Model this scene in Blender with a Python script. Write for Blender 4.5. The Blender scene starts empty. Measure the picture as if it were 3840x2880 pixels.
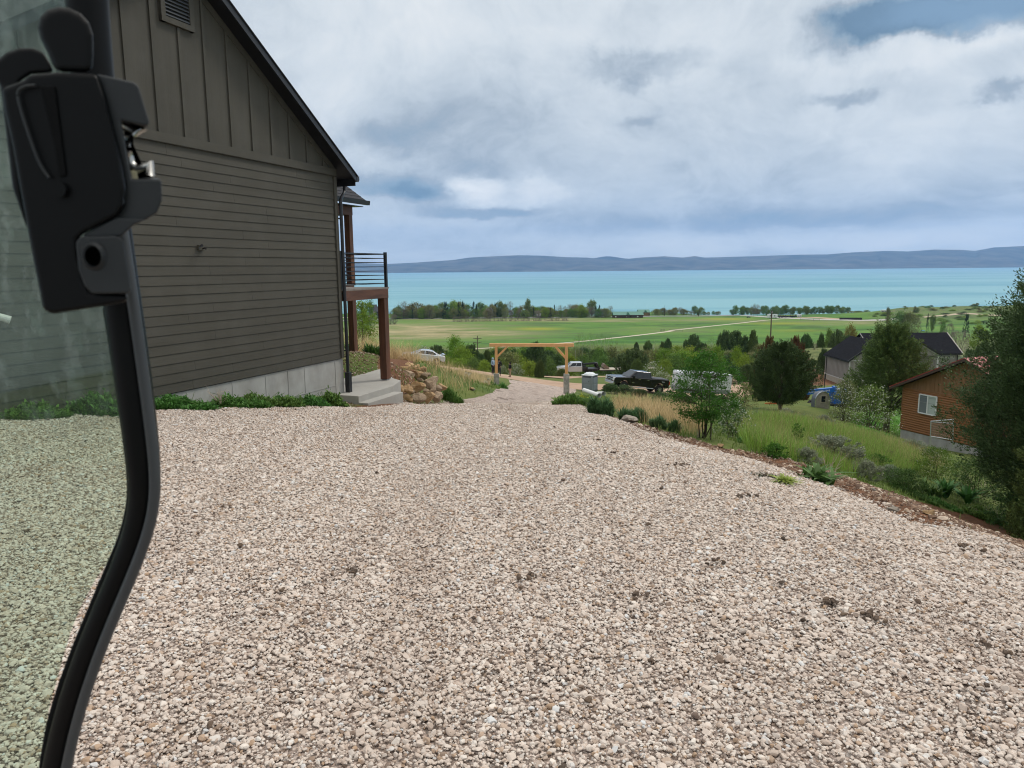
import bpy, bmesh, math, random
import numpy as np
from mathutils import Vector, Matrix, Euler
S = bpy.context.scene
COL = S.collection
# ------------------------------------------------------------------ camera
F, CX, CY = 2769.0, 1920.0, 1440.0
pit = math.atan((1440 - 1004.5) / F); rl = math.radians(0.5)
f0 = np.array([0, math.cos(pit), -math.sin(pit)]); r0 = np.array([1.0, 0, 0]); u0 = np.cross(r0, f0)
RR = r0 * math.cos(rl) - u0 * math.sin(rl); UU = u0 * math.cos(rl) + r0 * math.sin(rl)
CAM = np.array([0, 0, 2.4])
def ray(x, y): return RR * ((x - CX) / F) + UU * ((CY - y) / F) + f0
def P(x, y, Y):
    d = ray(x, y); return CAM + d * (Y / d[1])
def proj(p):
    d = np.asarray(p, float) - CAM; k = d @ f0
    return CX + F * (d @ RR) / k, CY - F * (d @ UU) / k
cd = bpy.data.cameras.new('camera'); cam = bpy.data.objects.new('camera', cd); COL.objects.link(cam)
cd.sensor_width = 36; cd.lens = F / 3840 * 36; cd.clip_start = 0.05; cd.clip_end = 60000
cam.matrix_world = Matrix(((RR[0], UU[0], -f0[0], 0), (RR[1], UU[1], -f0[1], 0), (RR[2], UU[2], -f0[2], 2.4), (0, 0, 0, 1)))
cd.dof.use_dof = True; cd.dof.focus_distance = 25; cd.dof.aperture_fstop = 12
S.camera = cam
# ------------------------------------------------------------------ world and sun
SUN_EL, SUN_AZ = math.radians(52), math.radians(60)      # azimuth from +Y towards +X
W = bpy.data.worlds.new('World'); S.world = W; W.use_nodes = True
class NG:
    """tiny node expression helper"""
    def __init__(s, nt): s.nt = nt
    def n(s, t, ins=(), **kw):
        nd = s.nt.nodes.new(t)
        for k, v in kw.items(): setattr(nd, k, v)
        for k, v in (ins.items() if isinstance(ins, dict) else enumerate(ins)):
            if v is None: continue
            if isinstance(v, bpy.types.NodeSocket): s.nt.links.new(v, nd.inputs[k])
            else: nd.inputs[k].default_value = v
        return nd
    def m(s, op, *a, clamp=False):
        return s.n('ShaderNodeMath', a, operation=op, use_clamp=clamp).outputs[0]
    def mix(s, f, a, b, bt='MIX'):
        nd = s.n('ShaderNodeMix', data_type='RGBA', blend_type=bt)
        for k, v in ((0, f), (6, a), (7, b)):
            if isinstance(v, bpy.types.NodeSocket): s.nt.links.new(v, nd.inputs[k])
            else: nd.inputs[k].default_value = v if k == 0 else (tuple(v) + (1,))[:4]
        return nd.outputs[2]
    def noise(s, vec, scale, detail=4, rough=.55, dist=0, dims='3D'):
        nd = s.n('ShaderNodeTexNoise', noise_dimensions=dims)
        if vec is not None: s.nt.links.new(vec, nd.inputs['Vector'])
        nd.inputs['Scale'].default_value = scale; nd.inputs['Detail'].default_value = detail
        nd.inputs['Roughness'].default_value = rough; nd.inputs['Distortion'].default_value = dist
        return nd
    def ramp(s, f, *stops):
        nd = s.n('ShaderNodeValToRGB', [f]); e = nd.color_ramp.elements
        while len(e) < len(stops): e.new(0.5)
        for el, (p, c) in zip(e, stops):
            el.position = p; el.color = (tuple(c) + (1,))[:4] if not isinstance(c, (int, float)) else (c, c, c, 1)
        return nd.outputs[0]
    def mapping(s, vec, sc=(1, 1, 1), loc=(0, 0, 0), rot=(0, 0, 0)):
        nd = s.n('ShaderNodeMapping', [vec]); nd.inputs['Scale'].default_value = sc; nd.inputs['Location'].default_value = loc
        nd.inputs['Rotation'].default_value = rot
        return nd.outputs[0]
    def comb(s, x, y, z): return s.n('ShaderNodeCombineXYZ', [x, y, z]).outputs[0]
def build_world():
    nt = W.node_tree; nt.nodes.clear(); g = NG(nt)
    sky = g.n('ShaderNodeTexSky', sky_type='NISHITA'); sky.sun_disc = False
    sky.sun_elevation = SUN_EL; sky.sun_rotation = SUN_AZ
    skyc = g.n('ShaderNodeVectorMath', [sky.outputs[0], (0.1, 0.1, 0.1)], operation='MULTIPLY').outputs[0]
    tc = g.n('ShaderNodeTexCoord').outputs['Generated']
    sp = g.n('ShaderNodeSeparateXYZ', [tc]); x, y, z = sp.outputs
    az = g.m('MULTIPLY', g.m('ARCTAN2', x, y), 57.2958)
    el = g.m('MULTIPLY', g.m('ARCSINE', z), 57.2958)
    # warped sky coordinates (degrees), layers flatten towards the horizon
    elc = g.m('MAXIMUM', el, -2.0)
    els = g.m('MULTIPLY', g.m('LOGARITHM', g.m('ADD', elc, 6.0), 2.718), 15.0)
    v0 = g.comb(g.m('MULTIPLY', az, .05), g.m('MULTIPLY', els, .075), 0.0)
    w = g.noise(v0, 1.3, 3, .5).outputs['Color']
    vw = g.n('ShaderNodeVectorMath', [w, (.55, .55, .55)], operation='MULTIPLY').outputs[0]
    v1 = g.n('ShaderNodeVectorMath', [v0, vw], operation='ADD').outputs[0]
    big = g.noise(g.mapping(v1, loc=(3.1, 7.7, 0)), 1.1, 6, .56).outputs[0]
    mid = g.noise(g.mapping(v1, loc=(9.2, 1.3, 0)), 3.2, 8, .6).outputs[0]
    # rotated coordinates so cloud edges wobble around the placed masses
    wx = g.m('MULTIPLY', g.m('SUBTRACT', g.noise(v0, 3.2, 7, .62).outputs[0], .5), 14.0)
    wy = g.m('MULTIPLY', g.m('SUBTRACT', g.noise(g.mapping(v0, loc=(5, 5, 0)), 3.6, 7, .62).outputs[0], .5), 9.0)
    def blob(px, py, rx, ry, amt, sharp=1.0, k=1.0):
        d = ray(px, py); d = d / np.linalg.norm(d)
        a0 = math.degrees(math.atan2(d[0], d[1])); e0 = math.degrees(math.asin(d[2]))
        dx = g.m('DIVIDE', g.m('SUBTRACT', g.m('ADD', az, g.m('MULTIPLY', wx, k)), a0), rx)
        dy = g.m('DIVIDE', g.m('SUBTRACT', g.m('ADD', el, g.m('MULTIPLY', wy, k)), e0), ry)
        r2 = g.m('ADD', g.m('MULTIPLY', dx, dx), g.m('MULTIPLY', dy, dy))
        ex = g.m('MULTIPLY', g.m('POWER', 2.718, g.m('MULTIPLY', g.m('POWER', r2, sharp), -1.0)), amt)
        return ex
    def total(bl):
        t = None
        for b in bl:
            e = blob(*b); t = e if t is None else g.m('ADD', t, e)
        return t
    # brightness field
    sep = g.m('SUBTRACT', big, .5)
    br = g.m('ADD', g.m('MULTIPLY', sep, 1.0), g.m('MULTIPLY', g.m('SUBTRACT', mid, .5), .85))
    fine = g.noise(g.mapping(v1, loc=(1.2, 4.3, 0)), 8.0, 9, .66, .3).outputs[0]
    br = g.m('ADD', br, g.m('MULTIPLY', g.m('SUBTRACT', fine, .5), .50))
    adj = total([
        (1250, 60, 12, 9, .22, 1, .5), (2150, 120, 12, 6, .20, 1, .5), (3550, 430, 9, 5, .16, 1, .6), (2700, 260, 8, 2, .12, 1, .8),
        (2900, 560, 16, 3.5, .14, 1, .4), (1770, 700, 2.4, .9, .75, 1.4, .55), (2010, 725, 2.2, 1.0, .5, 1.2, .6), (1560, 600, 2.2, 1.3, .3, 1.2, .4),
        (1420, 590, 2.4, 1.2, .3, 1.4, .4), (1700, 830, 4.5, .9, .24, 1.2, .34), (3740, 110, 2.5, 1.2, .45, 1.6, .3), (2900, 905, 17, .85, .42, 1.2, .16),
        (1950, 905, 6, .7, .15, 1.2, .16), (3300, 215, 4.5, .8, .35, 1.6, .5),
        (1560, 360, 9, 3.6, -.22, 1, .6), (2000, 520, 7, 3.2, -.20, 1, .6), (1450, 545, 3.8, 1.6, -.34, 1.4, .6), (1480, 690, 4.2, 1.1, -.42, 1.5, .4), (1800, 795, 4.6, .42, -.5, 1.6, .22),
        (1540, 725, 3, .7, -.4, 1.6, .3), (2400, 245, 5.0, 1.1, -.42, 1.5, .8), (3160, 370, 2.6, .55, -.45, 1.6, .5), (3740, 355, 1.5, .6, -.5, 1.6, .5), (2390, 470, 1.2, .5, -.28, 1.5, .5),
        (3600, 30, 7.0, 1.5, -1.1, 2.0, .55), (3190, 150, 2.9, 1.7, -.5, 1.6, .6), (3000, 830, 14, 1.0, -.26, 1.3, .3), (2300, 800, 8, 1.6, -.08, 1, .3),
        (2700, 690, 14, 1.7, -.02, 1, .4)])
    br = g.m('ADD', br, adj)
    br = g.m('ADD', g.m('MULTIPLY', br, .60), .52, clamp=True)
    cl = g.ramp(br, (0.0, (.13, .21, .30)), (.16, (.23, .315, .40)), (.34, (.34, .395, .455)), (.50, (.49, .545, .595)), (.66, (.61, .655, .69)), (.84, (.71, .735, .75)), (1.0, (.88, .88, .865)))
    # blue openings let the real sky through
    op = total([(3640, 10, 6, 1.3, .5, 2.0, .55), (1470, 700, 3.6, .8, .18, 1.5, .4)])
    op = g.m('MINIMUM', op, .8)
    c = g.mix(op, cl, g.mix(.5, (.13, .27, .40), skyc))
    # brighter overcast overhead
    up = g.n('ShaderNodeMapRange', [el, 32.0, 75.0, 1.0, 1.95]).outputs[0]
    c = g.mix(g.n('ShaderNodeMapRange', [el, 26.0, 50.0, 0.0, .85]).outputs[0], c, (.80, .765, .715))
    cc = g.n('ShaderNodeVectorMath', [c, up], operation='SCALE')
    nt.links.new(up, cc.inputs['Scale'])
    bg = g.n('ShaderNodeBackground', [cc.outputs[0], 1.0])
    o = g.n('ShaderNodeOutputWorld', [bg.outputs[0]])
build_world()
sl = bpy.data.lights.new('sun', 'SUN'); sl.energy = 1.4; sl.angle = math.radians(14); sl.color = (1, .94, .86)
so = bpy.data.objects.new('sun', sl); COL.objects.link(so)
sd = Vector((math.sin(SUN_AZ) * math.cos(SUN_EL), math.cos(SUN_AZ) * math.cos(SUN_EL), math.sin(SUN_EL)))
so.rotation_euler = sd.to_track_quat('Z', 'Y').to_euler(); so.location = (20, 20, 60)
S.view_settings.view_transform = 'Standard'; S.view_settings.look = 'None'; S.view_settings.exposure = 0.22; S.view_settings.gamma = 1
S.view_settings.use_curve_mapping = False
S.cycles.use_denoising = True; S.cycles.max_bounces = 7; S.cycles.transparent_max_bounces = 16; S.cycles.volume_bounces = 1
S.cycles.diffuse_bounces = 3; S.cycles.glossy_bounces = 3; S.cycles.transmission_bounces = 4
S.cycles.use_adaptive_sampling = True; S.cycles.adaptive_threshold = 0.012; S.cycles.filter_width = 1.1

# ------------------------------------------------------------------ helpers
def tag(o, label=None, cat=None, group=None, kind=None):
    if label: o['label'] = label
    if cat: o['category'] = cat
    if group: o['group'] = group
    if kind: o['kind'] = kind
    return o
def thing(name, label, cat, loc=(0, 0, 0), rz=0, group=None, rot=None):
    o = bpy.data.objects.new(name, None); COL.objects.link(o); o.empty_display_size = .2
    o.location = tuple(loc); o.rotation_euler = rot if rot is not None else (0, 0, rz)
    return tag(o, label, cat, group)
def copy_tree(o, parent=None):
    c = o.copy(); COL.objects.link(c)
    if parent is not None: c.parent = parent
    for ch in list(o.children): copy_tree(ch, c)
    return c
class MB:
    """collects quads/tris and builds one mesh"""
    def __init__(s): s.v = []; s.q = []; s.t = []; s.p = []; s.n = 0
    def add(s, V, Q=None, T=None):
        V = np.asarray(V, float).reshape(-1, 3)
        if Q is not None and len(Q): s.q.append(np.asarray(Q, np.int64) + s.n)
        if T is not None and len(T): s.t.append(np.asarray(T, np.int64) + s.n)
        s.v.append(V); s.n += len(V)
    def poly(s, V, faces):
        V = np.asarray(V, float).reshape(-1, 3)
        for f in faces: s.p.append([i + s.n for i in f])
        s.v.append(V); s.n += len(V)
    def box(s, c, d, rz=0, M=None):
        x, y, z = np.array(d) / 2
        V = np.array([(-x, -y, -z), (x, -y, -z), (x, y, -z), (-x, y, -z), (-x, -y, z), (x, -y, z), (x, y, z), (-x, y, z)])
        if rz: cs, sn = math.cos(rz), math.sin(rz); V = np.c_[V[:, 0] * cs - V[:, 1] * sn, V[:, 0] * sn + V[:, 1] * cs, V[:, 2]]
        V = V + np.array(c)
        if M is not None: V = V @ M[:3, :3].T + M[:3, 3]
        s.add(V, [(0, 3, 2, 1), (4, 5, 6, 7), (0, 1, 5, 4), (1, 2, 6, 5), (2, 3, 7, 6), (3, 0, 4, 7)])
        return s
    def hexa(s, V):
        s.add(V, [(0, 3, 2, 1), (4, 5, 6, 7), (0, 1, 5, 4), (1, 2, 6, 5), (2, 3, 7, 6), (3, 0, 4, 7)]); return s
    def bar(s, a, b, w, h=None, up=(0, 0, 1)):
        a = np.array(a, float); b = np.array(b, float); h = h or w
        d = b - a; d /= np.linalg.norm(d); up = np.array(up, float)
        if abs(d @ up) > .98: up = np.array([1.0, 0, 0])
        sx = np.cross(d, up); sx /= np.linalg.norm(sx); sz = np.cross(sx, d)
        V = [p + sx * i * w / 2 + sz * j * h / 2 for p in (a, b) for i, j in ((-1, -1), (1, -1), (1, 1), (-1, 1))]
        s.add(V, [(0, 1, 2, 3), (7, 6, 5, 4), (0, 4, 5, 1), (1, 5, 6, 2), (2, 6, 7, 3), (3, 7, 4, 0)]); return s
    def tube(s, pts, rad, n=8, cap=True):
        pts = np.array(pts, float); m = len(pts)
        rad = np.full(m, rad) if np.isscalar(rad) else np.array(rad, float)
        T = np.gradient(pts, axis=0); T /= np.linalg.norm(T, axis=1)[:, None] + 1e-12
        ref = np.array([0, 0, 1.0]) if abs(T[0][2]) < .9 else np.array([1.0, 0, 0])
        V = []
        for i in range(m):
            a = np.cross(T[i], ref); a /= np.linalg.norm(a) + 1e-12; b = np.cross(T[i], a)
            for k in range(n):
                t = 2 * math.pi * k / n; V.append(pts[i] + rad[i] * (a * math.cos(t) + b * math.sin(t)))
        Q = [(i * n + k, i * n + (k + 1) % n, (i + 1) * n + (k + 1) % n, (i + 1) * n + k) for i in range(m - 1) for k in range(n)]
        base = s.n; s.add(V, Q)
        if cap: s.p.append([base + k for k in range(n)]); s.p.append([base + (m - 1) * n + k for k in reversed(range(n))])
        return s
    def prism(s, poly, a, b, axis='y'):
        """extrude a 2D polygon (list of (p,q)) between a and b on the axis"""
        n = len(poly)
        f = {'y': lambda p, q, t: (p, t, q), 'x': lambda p, q, t: (t, p, q), 'z': lambda p, q, t: (p, q, t)}[axis]
        V = [f(p, q, a) for p, q in poly] + [f(p, q, b) for p, q in poly]
        s.poly(V, [list(range(n))[::-1], list(range(n, 2 * n))] + [[i, (i + 1) % n, n + (i + 1) % n, n + i] for i in range(n)]); return s
    def cyl(s, c, r, h, axis='z', n=16, r2=None):
        r2 = r if r2 is None else r2; c = np.array(c, float)
        ax = {'x': (1, 0, 0), 'y': (0, 1, 0), 'z': (0, 0, 1)}[axis]; ax = np.array(ax, float)
        return s.tube([c - ax * h / 2, c + ax * h / 2], [r, r2], n)
    def ell(s, c, r, nu=12, nv=8, fn=None):
        V = []; 
        for j in range(nv + 1):
            ph = math.pi * j / nv
            for i in range(nu):
                th = 2 * math.pi * i / nu; d = np.array([math.sin(ph) * math.cos(th), math.sin(ph) * math.sin(th), -math.cos(ph)])
                k = fn(d) if fn else 1.0; V.append(np.array(c) + d * np.array(r) * k)
        Q = [(j * nu + i, j * nu + (i + 1) % nu, (j + 1) * nu + (i + 1) % nu, (j + 1) * nu + i) for j in range(nv) for i in range(nu)]
        s.add(V, Q); return s
    def mesh(s, name):
        me = bpy.data.meshes.new(name)
        V = np.concatenate(s.v) if s.v else np.zeros((0, 3))
        loops = []; starts = []; tot = []; c = 0
        for arr, k in ((s.q, 4), (s.t, 3)):
            if arr:
                A = np.concatenate(arr); loops.append(A.ravel()); starts.append(c + np.arange(len(A)) * k); tot.append(np.full(len(A), k)); c += A.size
        if s.p:
            L = np.array([i for f in s.p for i in f]); ln = np.array([len(f) for f in s.p]); loops.append(L)
            starts.append(c + np.concatenate([[0], np.cumsum(ln)[:-1]])); tot.append(ln); c += len(L)
        L = np.concatenate(loops)
        me.vertices.add(len(V)); me.vertices.foreach_set('co', V.astype(np.float32).ravel())
        me.loops.add(len(L)); me.loops.foreach_set('vertex_index', L.astype(np.int32))
        st = np.concatenate(starts); me.polygons.add(len(st)); me.polygons.foreach_set('loop_start', st.astype(np.int32))
        try: me.polygons.foreach_set('loop_total', np.concatenate(tot).astype(np.int32))
        except Exception: pass
        me.update(calc_edges=True); me.validate(clean_customdata=False); me.shade_flat()
        return me
    def build(s, name, mat, parent=None, smooth=False, bevel=0, seg=2, fix=False, angle=None):
        me = s.mesh(name); me.materials.append(mat)
        if fix:
            bm = bmesh.new(); bm.from_mesh(me); bmesh.ops.remove_doubles(bm, verts=bm.verts, dist=1e-5); bmesh.ops.recalc_face_normals(bm, faces=bm.faces); bm.to_mesh(me); bm.free()
        if smooth: me.shade_smooth()
        o = bpy.data.objects.new(name, me); COL.objects.link(o)
        if parent is not None: o.parent = parent
        if bevel:
            m = o.modifiers.new('bevel', 'BEVEL'); m.width = bevel; m.segments = seg; m.limit_method = 'ANGLE'; m.angle_limit = math.radians(angle or 35); m.harden_normals = False
        return o
def rng(s): return np.random.default_rng(s)

# ------------------------------------------------------------------ materials
MATS = {}
def mat(name, col, rough=.7, metal=0, var=.0, vscale=3, bump=0, bscale=40, stretch=(1, 1, 1), spec=.5, col2=None, dirt=None, coat=0, trans=0, island=0, objv=0, bdist=.01):
    if name in MATS: return MATS[name]
    m = bpy.data.materials.new(name); m.use_nodes = True; nt = m.node_tree; nt.nodes.clear(); g = NG(nt)
    tc = g.n('ShaderNodeTexCoord').outputs['Object']; v = g.mapping(tc, sc=stretch)
    c = None
    base = tuple(col)
    if var or col2:
        n1 = g.noise(v, vscale, 5, .6).outputs[0]
        b2 = col2 if col2 else tuple(min(1, x * (1 + var)) for x in base); b1 = base if col2 else tuple(x * (1 - var) for x in base)
        c = g.mix(g.ramp(n1, (.32, 0.0), (.68, 1.0)), b1, b2)
    if dirt:
        dc, amt, dsc = dirt
        n2 = g.noise(tc, dsc, 6, .65).outputs[0]
        c = g.mix(g.m('MULTIPLY', g.ramp(n2, (.45, 0.0), (.7, 1.0)), amt), c if c is not None else base, dc)
    if island or objv:
        hs = g.n('ShaderNodeHueSaturation')
        if c is not None: nt.links.new(c, hs.inputs['Color'])
        else: hs.inputs['Color'].default_value = base + (1,)
        vv = None
        if island:
            ri = g.n('ShaderNodeNewGeometry').outputs['Random Per Island']
            vv = g.m('ADD', g.m('MULTIPLY', ri, 2 * island), 1 - island)
        if objv:
            ro = g.n('ShaderNodeObjectInfo').outputs['Random']
            v2 = g.m('ADD', g.m('MULTIPLY', ro, 2 * objv), 1 - objv)
            vv = g.m('MULTIPLY', vv, v2) if vv is not None else v2
            hu = g.m('ADD', g.m('MULTIPLY', g.m('FRACT', g.m('MULTIPLY', ro, 7.3)), .05), .475)
            nt.links.new(hu, hs.inputs['Hue'])
        nt.links.new(vv, hs.inputs['Value']); c = hs.outputs[0]
    p = g.n('ShaderNodeBsdfPrincipled')
    if c is not None: nt.links.new(c, p.inputs['Base Color'])
    else: p.inputs['Base Color'].default_value = base + (1,)
    p.inputs['Roughness'].default_value = rough; p.inputs['Metallic'].default_value = metal
    p.inputs['Specular IOR Level'].default_value = spec; p.inputs['Coat Weight'].default_value = coat
    if bump:
        nb = g.noise(v, bscale, 6, .65).outputs[0]
        b = g.n('ShaderNodeBump', {'Strength': bump, 'Distance': bdist, 'Height': nb}); nt.links.new(b.outputs[0], p.inputs['Normal'])
    sh = p.outputs[0]
    if trans:
        t = g.n('ShaderNodeBsdfTranslucent')
        if c is not None: nt.links.new(c, t.inputs[0])
        else: t.inputs[0].default_value = base + (1,)
        sh = g.n('ShaderNodeMixShader', [trans, sh, t.outputs[0]]).outputs[0]
    g.n('ShaderNodeOutputMaterial', [sh]); MATS[name] = m; return m
def leafmat(name, col, isl=.35, objv=.12, trans=.3, rough=.6):
    return mat(name, col, rough=rough, spec=.25, island=isl, objv=objv, trans=trans)
def glassmat(name, tint, rough=.05, spec=.5):
    return mat(name, tint, rough=rough, spec=spec, coat=.3)
# ------------------------------------------------------------------ terrain
# control points: photo pixel (3840 wide) and distance -> ground height; smooth depression ratio q over (x/(y+12), log)
CP = []
def cp(px, py, Y): p = P(px, py, Y); CP.append((p[0], p[1], p[2]))
def cw(x, y, z): CP.append((x, y, z))
D = 1.736
for x, y, z in [(0, -8, .1), (-12, -8, .3), (12, -8, -.4), (0, 2, 0), (-5, 2, .1), (4, 2, 0), (8, 2, -.8), (-4, 6, .12), (0, 6, 0), (3.6, 6, -.02), (6.5, 6, -.7), (9, 7, -1.6),
                (-8, 9, .38), (-6, 9.6, .32), (-3, 10, .05), (0, 10, -.08), (3, 9, -.1), (-5, 12.4, .0), (-2.5, 13, -.15), (0, 13, -.32), (2.5, 13.4, -.55),
                (-3.9, 17, -.78), (-2, 17.5, -.88), (-.5, 18, -.95), (-3.6, 19.8, -1.0), (-8, 20, -.5), (-10, 30, -.3), (-9, 14, .2)]: cw(x, y, z)
cp(1600 * D, 985 * D, 10.8); cp(1350 * D, 905 * D, 16.6); cp(2070, 1490, 30); cp(2200, 1508, 23); cp(1740, 1502, 26); cp(1900, 1480, 35); cp(1960, 1470, 48)
cp(1560, 1508, 23.0)
# left bank behind boulders
cw(-3.9, 23.5, -.62); cw(-5, 27, -.95); cw(-3.5, 30, -1.45); cw(-2.4, 27, -1.9); cw(-6.5, 33, -1.5)
cp(1530, 1366, 33); cp(1640, 1420, 40); cp(1740, 1430, 45); cp(1800, 1466, 50)
# arch, road, cars
cp(1862, 1440, 62); cp(2120, 1478, 60); cp(2000, 1440, 70)
cp(1848, 1406, 76); cp(1912, 1414, 76); cp(1640, 1372, 78); cp(1560, 1362, 79); cp(1420, 1340, 82)
cp(2200, 1450, 75); cp(2330, 1450, 73); cp(2475, 1482, 70); cp(2215, 1478, 66); cp(2650, 1500, 72); cp(2760, 1490, 74); cp(2420, 1530, 40)
cp(2860, 1450, 82)
# right slope
cp(3000, 1600, 24); cp(3100, 1750, 16.5); cp(2850, 1660, 15.5); cp(3450, 1900, 11.5); cp(3750, 2020, 9.5); cp(3300, 1630, 33); cp(3150, 1585, 36); cp(2800, 1560, 32)
cp(2936, 1540, 50); cp(3360, 1628, 52); cp(3083, 1530, 54); cp(3180, 1535, 59); cp(3050, 1500, 66); cp(3380, 1650, 48); cp(3560, 1700, 41); cp(3700, 1980, 17); cp(4200, 2100, 16); cp(4300, 1900, 28)
# beyond
cp(3110, 1421, 111); cp(3184, 1450, 103); cp(2960, 1390, 110); cp(3500, 1440, 100); cp(3800, 1460, 100)
for px in (600, 1000, 1450, 1850, 2200, 2500, 2900, 3400, 3900):
    roll = -(px - 1920) / 3840 * 33
    lift = max(0, (px - 2900)) / 1000
    cp(px, 1408 + roll, 118)
    cp(px, 1372 + roll, 175); cp(px, 1345 + roll, 260); cp(px, 1318 + roll - 10 * lift, 370)
    cp(px, 1290 + roll - 14 * lift, 480); cp(px, 1230 + roll - 12 * lift, 680); cp(px, 1196 + roll - 8 * lift, 850)
for px in (-400, 600, 1400, 1900, 2300, 2700, 2950, 3150): 
    roll = -(px - 1920) / 3840 * 33
    cp(px, 1180 + roll * .6, 965)
for x, z in ((-1500, -57.9), (-700, -57.9), (-200, -57.9), (200, -57.9), (400, -57.9)): cw(x, 1050, z); cw(x, 1120, -60.5)
cp(3240, 1172, 860); cp(3400, 1152, 800); cp(3600, 1148, 820); cp(3900, 1140, 820); cp(4500, 1130, 820)
cw(640, 1150, -60.5); cw(900, 1200, -60.5); cw(1500, 1250, -60.5)
cw(-1200, 850, -54.5); cw(1400, 600, -30)
CP = np.array(CP)
def warp(x, y): return np.stack([x / (y + 14) * 2.2, np.log(y + 14) * 1.35], -1)
_A = warp(CP[:, 0], CP[:, 1]); _q = (2.4 - CP[:, 2]) / (CP[:, 1] + 14)
def _phi(d2): return np.sqrt(d2 + .0025)
_K = _phi(((_A[:, None] - _A[None]) ** 2).sum(-1)); _mq = _q.mean()
_w = np.linalg.solve(_K + np.eye(len(CP)) * -2e-3, _q - _mq)
def Hraw(x, y):
    x = np.asarray(x, float); y = np.asarray(y, float); sh = x.shape
    a = warp(x.ravel(), y.ravel()); out = np.empty(len(a))
    for i in range(0, len(a), 20000):
        out[i:i + 20000] = _phi(((a[i:i + 20000, None] - _A[None]) ** 2).sum(-1)) @ _w
    return (2.4 - (out + _mq) * (y.ravel() + 14)).reshape(sh)
NS, NR = 300, 430
B0, B1 = math.log(4.0), math.log(1300.0)
gs = np.linspace(-1.45, 1.45, NS); gb = np.linspace(B0, B1, NR)
GB, GS = np.meshgrid(gb, gs, indexing='ij')
GY = np.exp(GB) - 14; GX = GS * (GY + 14)
GZ = Hraw(GX, GY)
# gentle knolls on the far slopes
def wav(x, y, s, a): return a * (np.sin(x / s + 1.3) * np.cos(y / s * 1.31 + .4) + .5 * np.sin(x / s * 2.3 + y / s * 1.7))
far = np.clip((GY - 90) / 60, 0, 1) * np.clip((900 - GY) / 200, 0, 1)
GZ += far * wav(GX, GY, 60, .5) * np.clip((500 - GY) / 300, .12, 1)
kn = lambda x, y, sx, sy, h: h * np.exp(-(((GX - x) / sx) ** 2 + ((GY - y) / sy) ** 2))
p = P(3180, 1300, 135); GZ += kn(p[0] - 4, 138, 16, 14, 4.4)
p = P(2600, 1300, 150); GZ += kn(p[0], 150, 12, 10, 1.0)
def seg_dist(x, y, poly, closed=True):
    x = np.asarray(x, float); y = np.asarray(y, float); best = np.full(x.shape, 1e9); n = len(poly)
    for i in range(n if closed else n - 1):
        x1, y1 = poly[i][:2]; x2, y2 = poly[(i + 1) % n][:2]; dx, dy = x2 - x1, y2 - y1
        t = np.clip(((x - x1) * dx + (y - y1) * dy) / (dx * dx + dy * dy + 1e-12), 0, 1)
        best = np.minimum(best, np.hypot(x - x1 - t * dx, y - y1 - t * dy))
    return best
BERM = [P(x, y, Y)[:2] for x, y, Y in ((3840, 2045, 6.0), (3600, 1960, 7.1), (3400, 1925, 8.0), (3200, 1850, 9.4), (3000, 1770, 10.8), (2780, 1705, 12.4), (2560, 1650, 14.5), (2380, 1590, 18))]
_bd = seg_dist(GX.ravel(), GY.ravel(), BERM, False).reshape(GX.shape); GZ += np.where((GY > 4) & (GY < 22), .10 * np.exp(-(_bd / .28) ** 2), 0)
def H(x, y):
    x = np.asarray(x, float); y = np.asarray(y, float)
    b = (np.log(np.maximum(y + 14, 4.01)) - B0) / (B1 - B0) * (NR - 1); s = (x / (y + 14) + 1.45) / 2.9 * (NS - 1)
    b = np.clip(b, 0, NR - 1.001); s = np.clip(s, 0, NS - 1.001)
    i = b.astype(int); j = s.astype(int); fb = b - i; fs = s - j
    return (GZ[i, j] * (1 - fb) * (1 - fs) + GZ[i + 1, j] * fb * (1 - fs) + GZ[i, j + 1] * (1 - fb) * fs + GZ[i + 1, j + 1] * fb * fs)
def h(x, y): return float(H(x, y))
def GP(px, py, y0=3.0, y1=1250.0):
    """first ground hit along the line of sight through a photo pixel"""
    Y = np.exp(np.linspace(math.log(y0), math.log(y1), 1500)); d = ray(px, py); pts = CAM + d[None] * (Y / d[1])[:, None]
    g = pts[:, 2] - H(pts[:, 0], pts[:, 1]); k = np.where(g < 0)[0]
    i = k[0] if len(k) else len(Y) - 1
    return np.array([pts[i][0], pts[i][1], H(pts[i][0], pts[i][1])])
# colour masks on the ground vertices
PXY = np.stack([GX, GY, GZ], -1).reshape(-1, 3) - CAM
kk = PXY @ f0; okp = kk > .5
PX = np.where(okp, CX + F * (PXY @ RR) / np.where(okp, kk, 1), -9999); PY = np.where(okp, CY - F * (PXY @ UU) / np.where(okp, kk, 1), 9999)
def em(cx, cy, rx, ry, k=2):
    return np.exp(-((np.abs(PX - cx) / rx) ** k + (np.abs(PY - cy) / ry) ** k))
YF = GY.ravel(); XF = GX.ravel()
tan_ = .5 * em(2200, 1203, 500, 5) + em(1560, 1245, 230, 26) + .9 * em(1700, 1252, 330, 17) + .6 * em(2000, 1198, 600, 7) + .7 * em(3200, 1213, 170, 9) + .35 * em(2500, 1238, 220, 12) + .5 * em(1600, 1222, 350, 10) + .25 * em(2900, 1205, 300, 6)
tan_ *= (YF > 200)
yel = .8 * em(2020, 1233, 90, 5) + .7 * em(2720, 1196, 90, 4) + .6 * em(2930, 1213, 120, 4) + .4 * em(3000, 1240, 100, 5)
yel *= (YF > 200)
soil = em(3060, 1415, 110, 34, 3) * (YF > 70) * (YF < 160)
sage = np.clip((YF - 95) / 20, 0, 1) * np.clip((430 - YF) / 60, 0, 1) * .8 * (PX > 2500) + em(3650, 1350, 300, 60, 2) * (YF > 90) * .7
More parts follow.
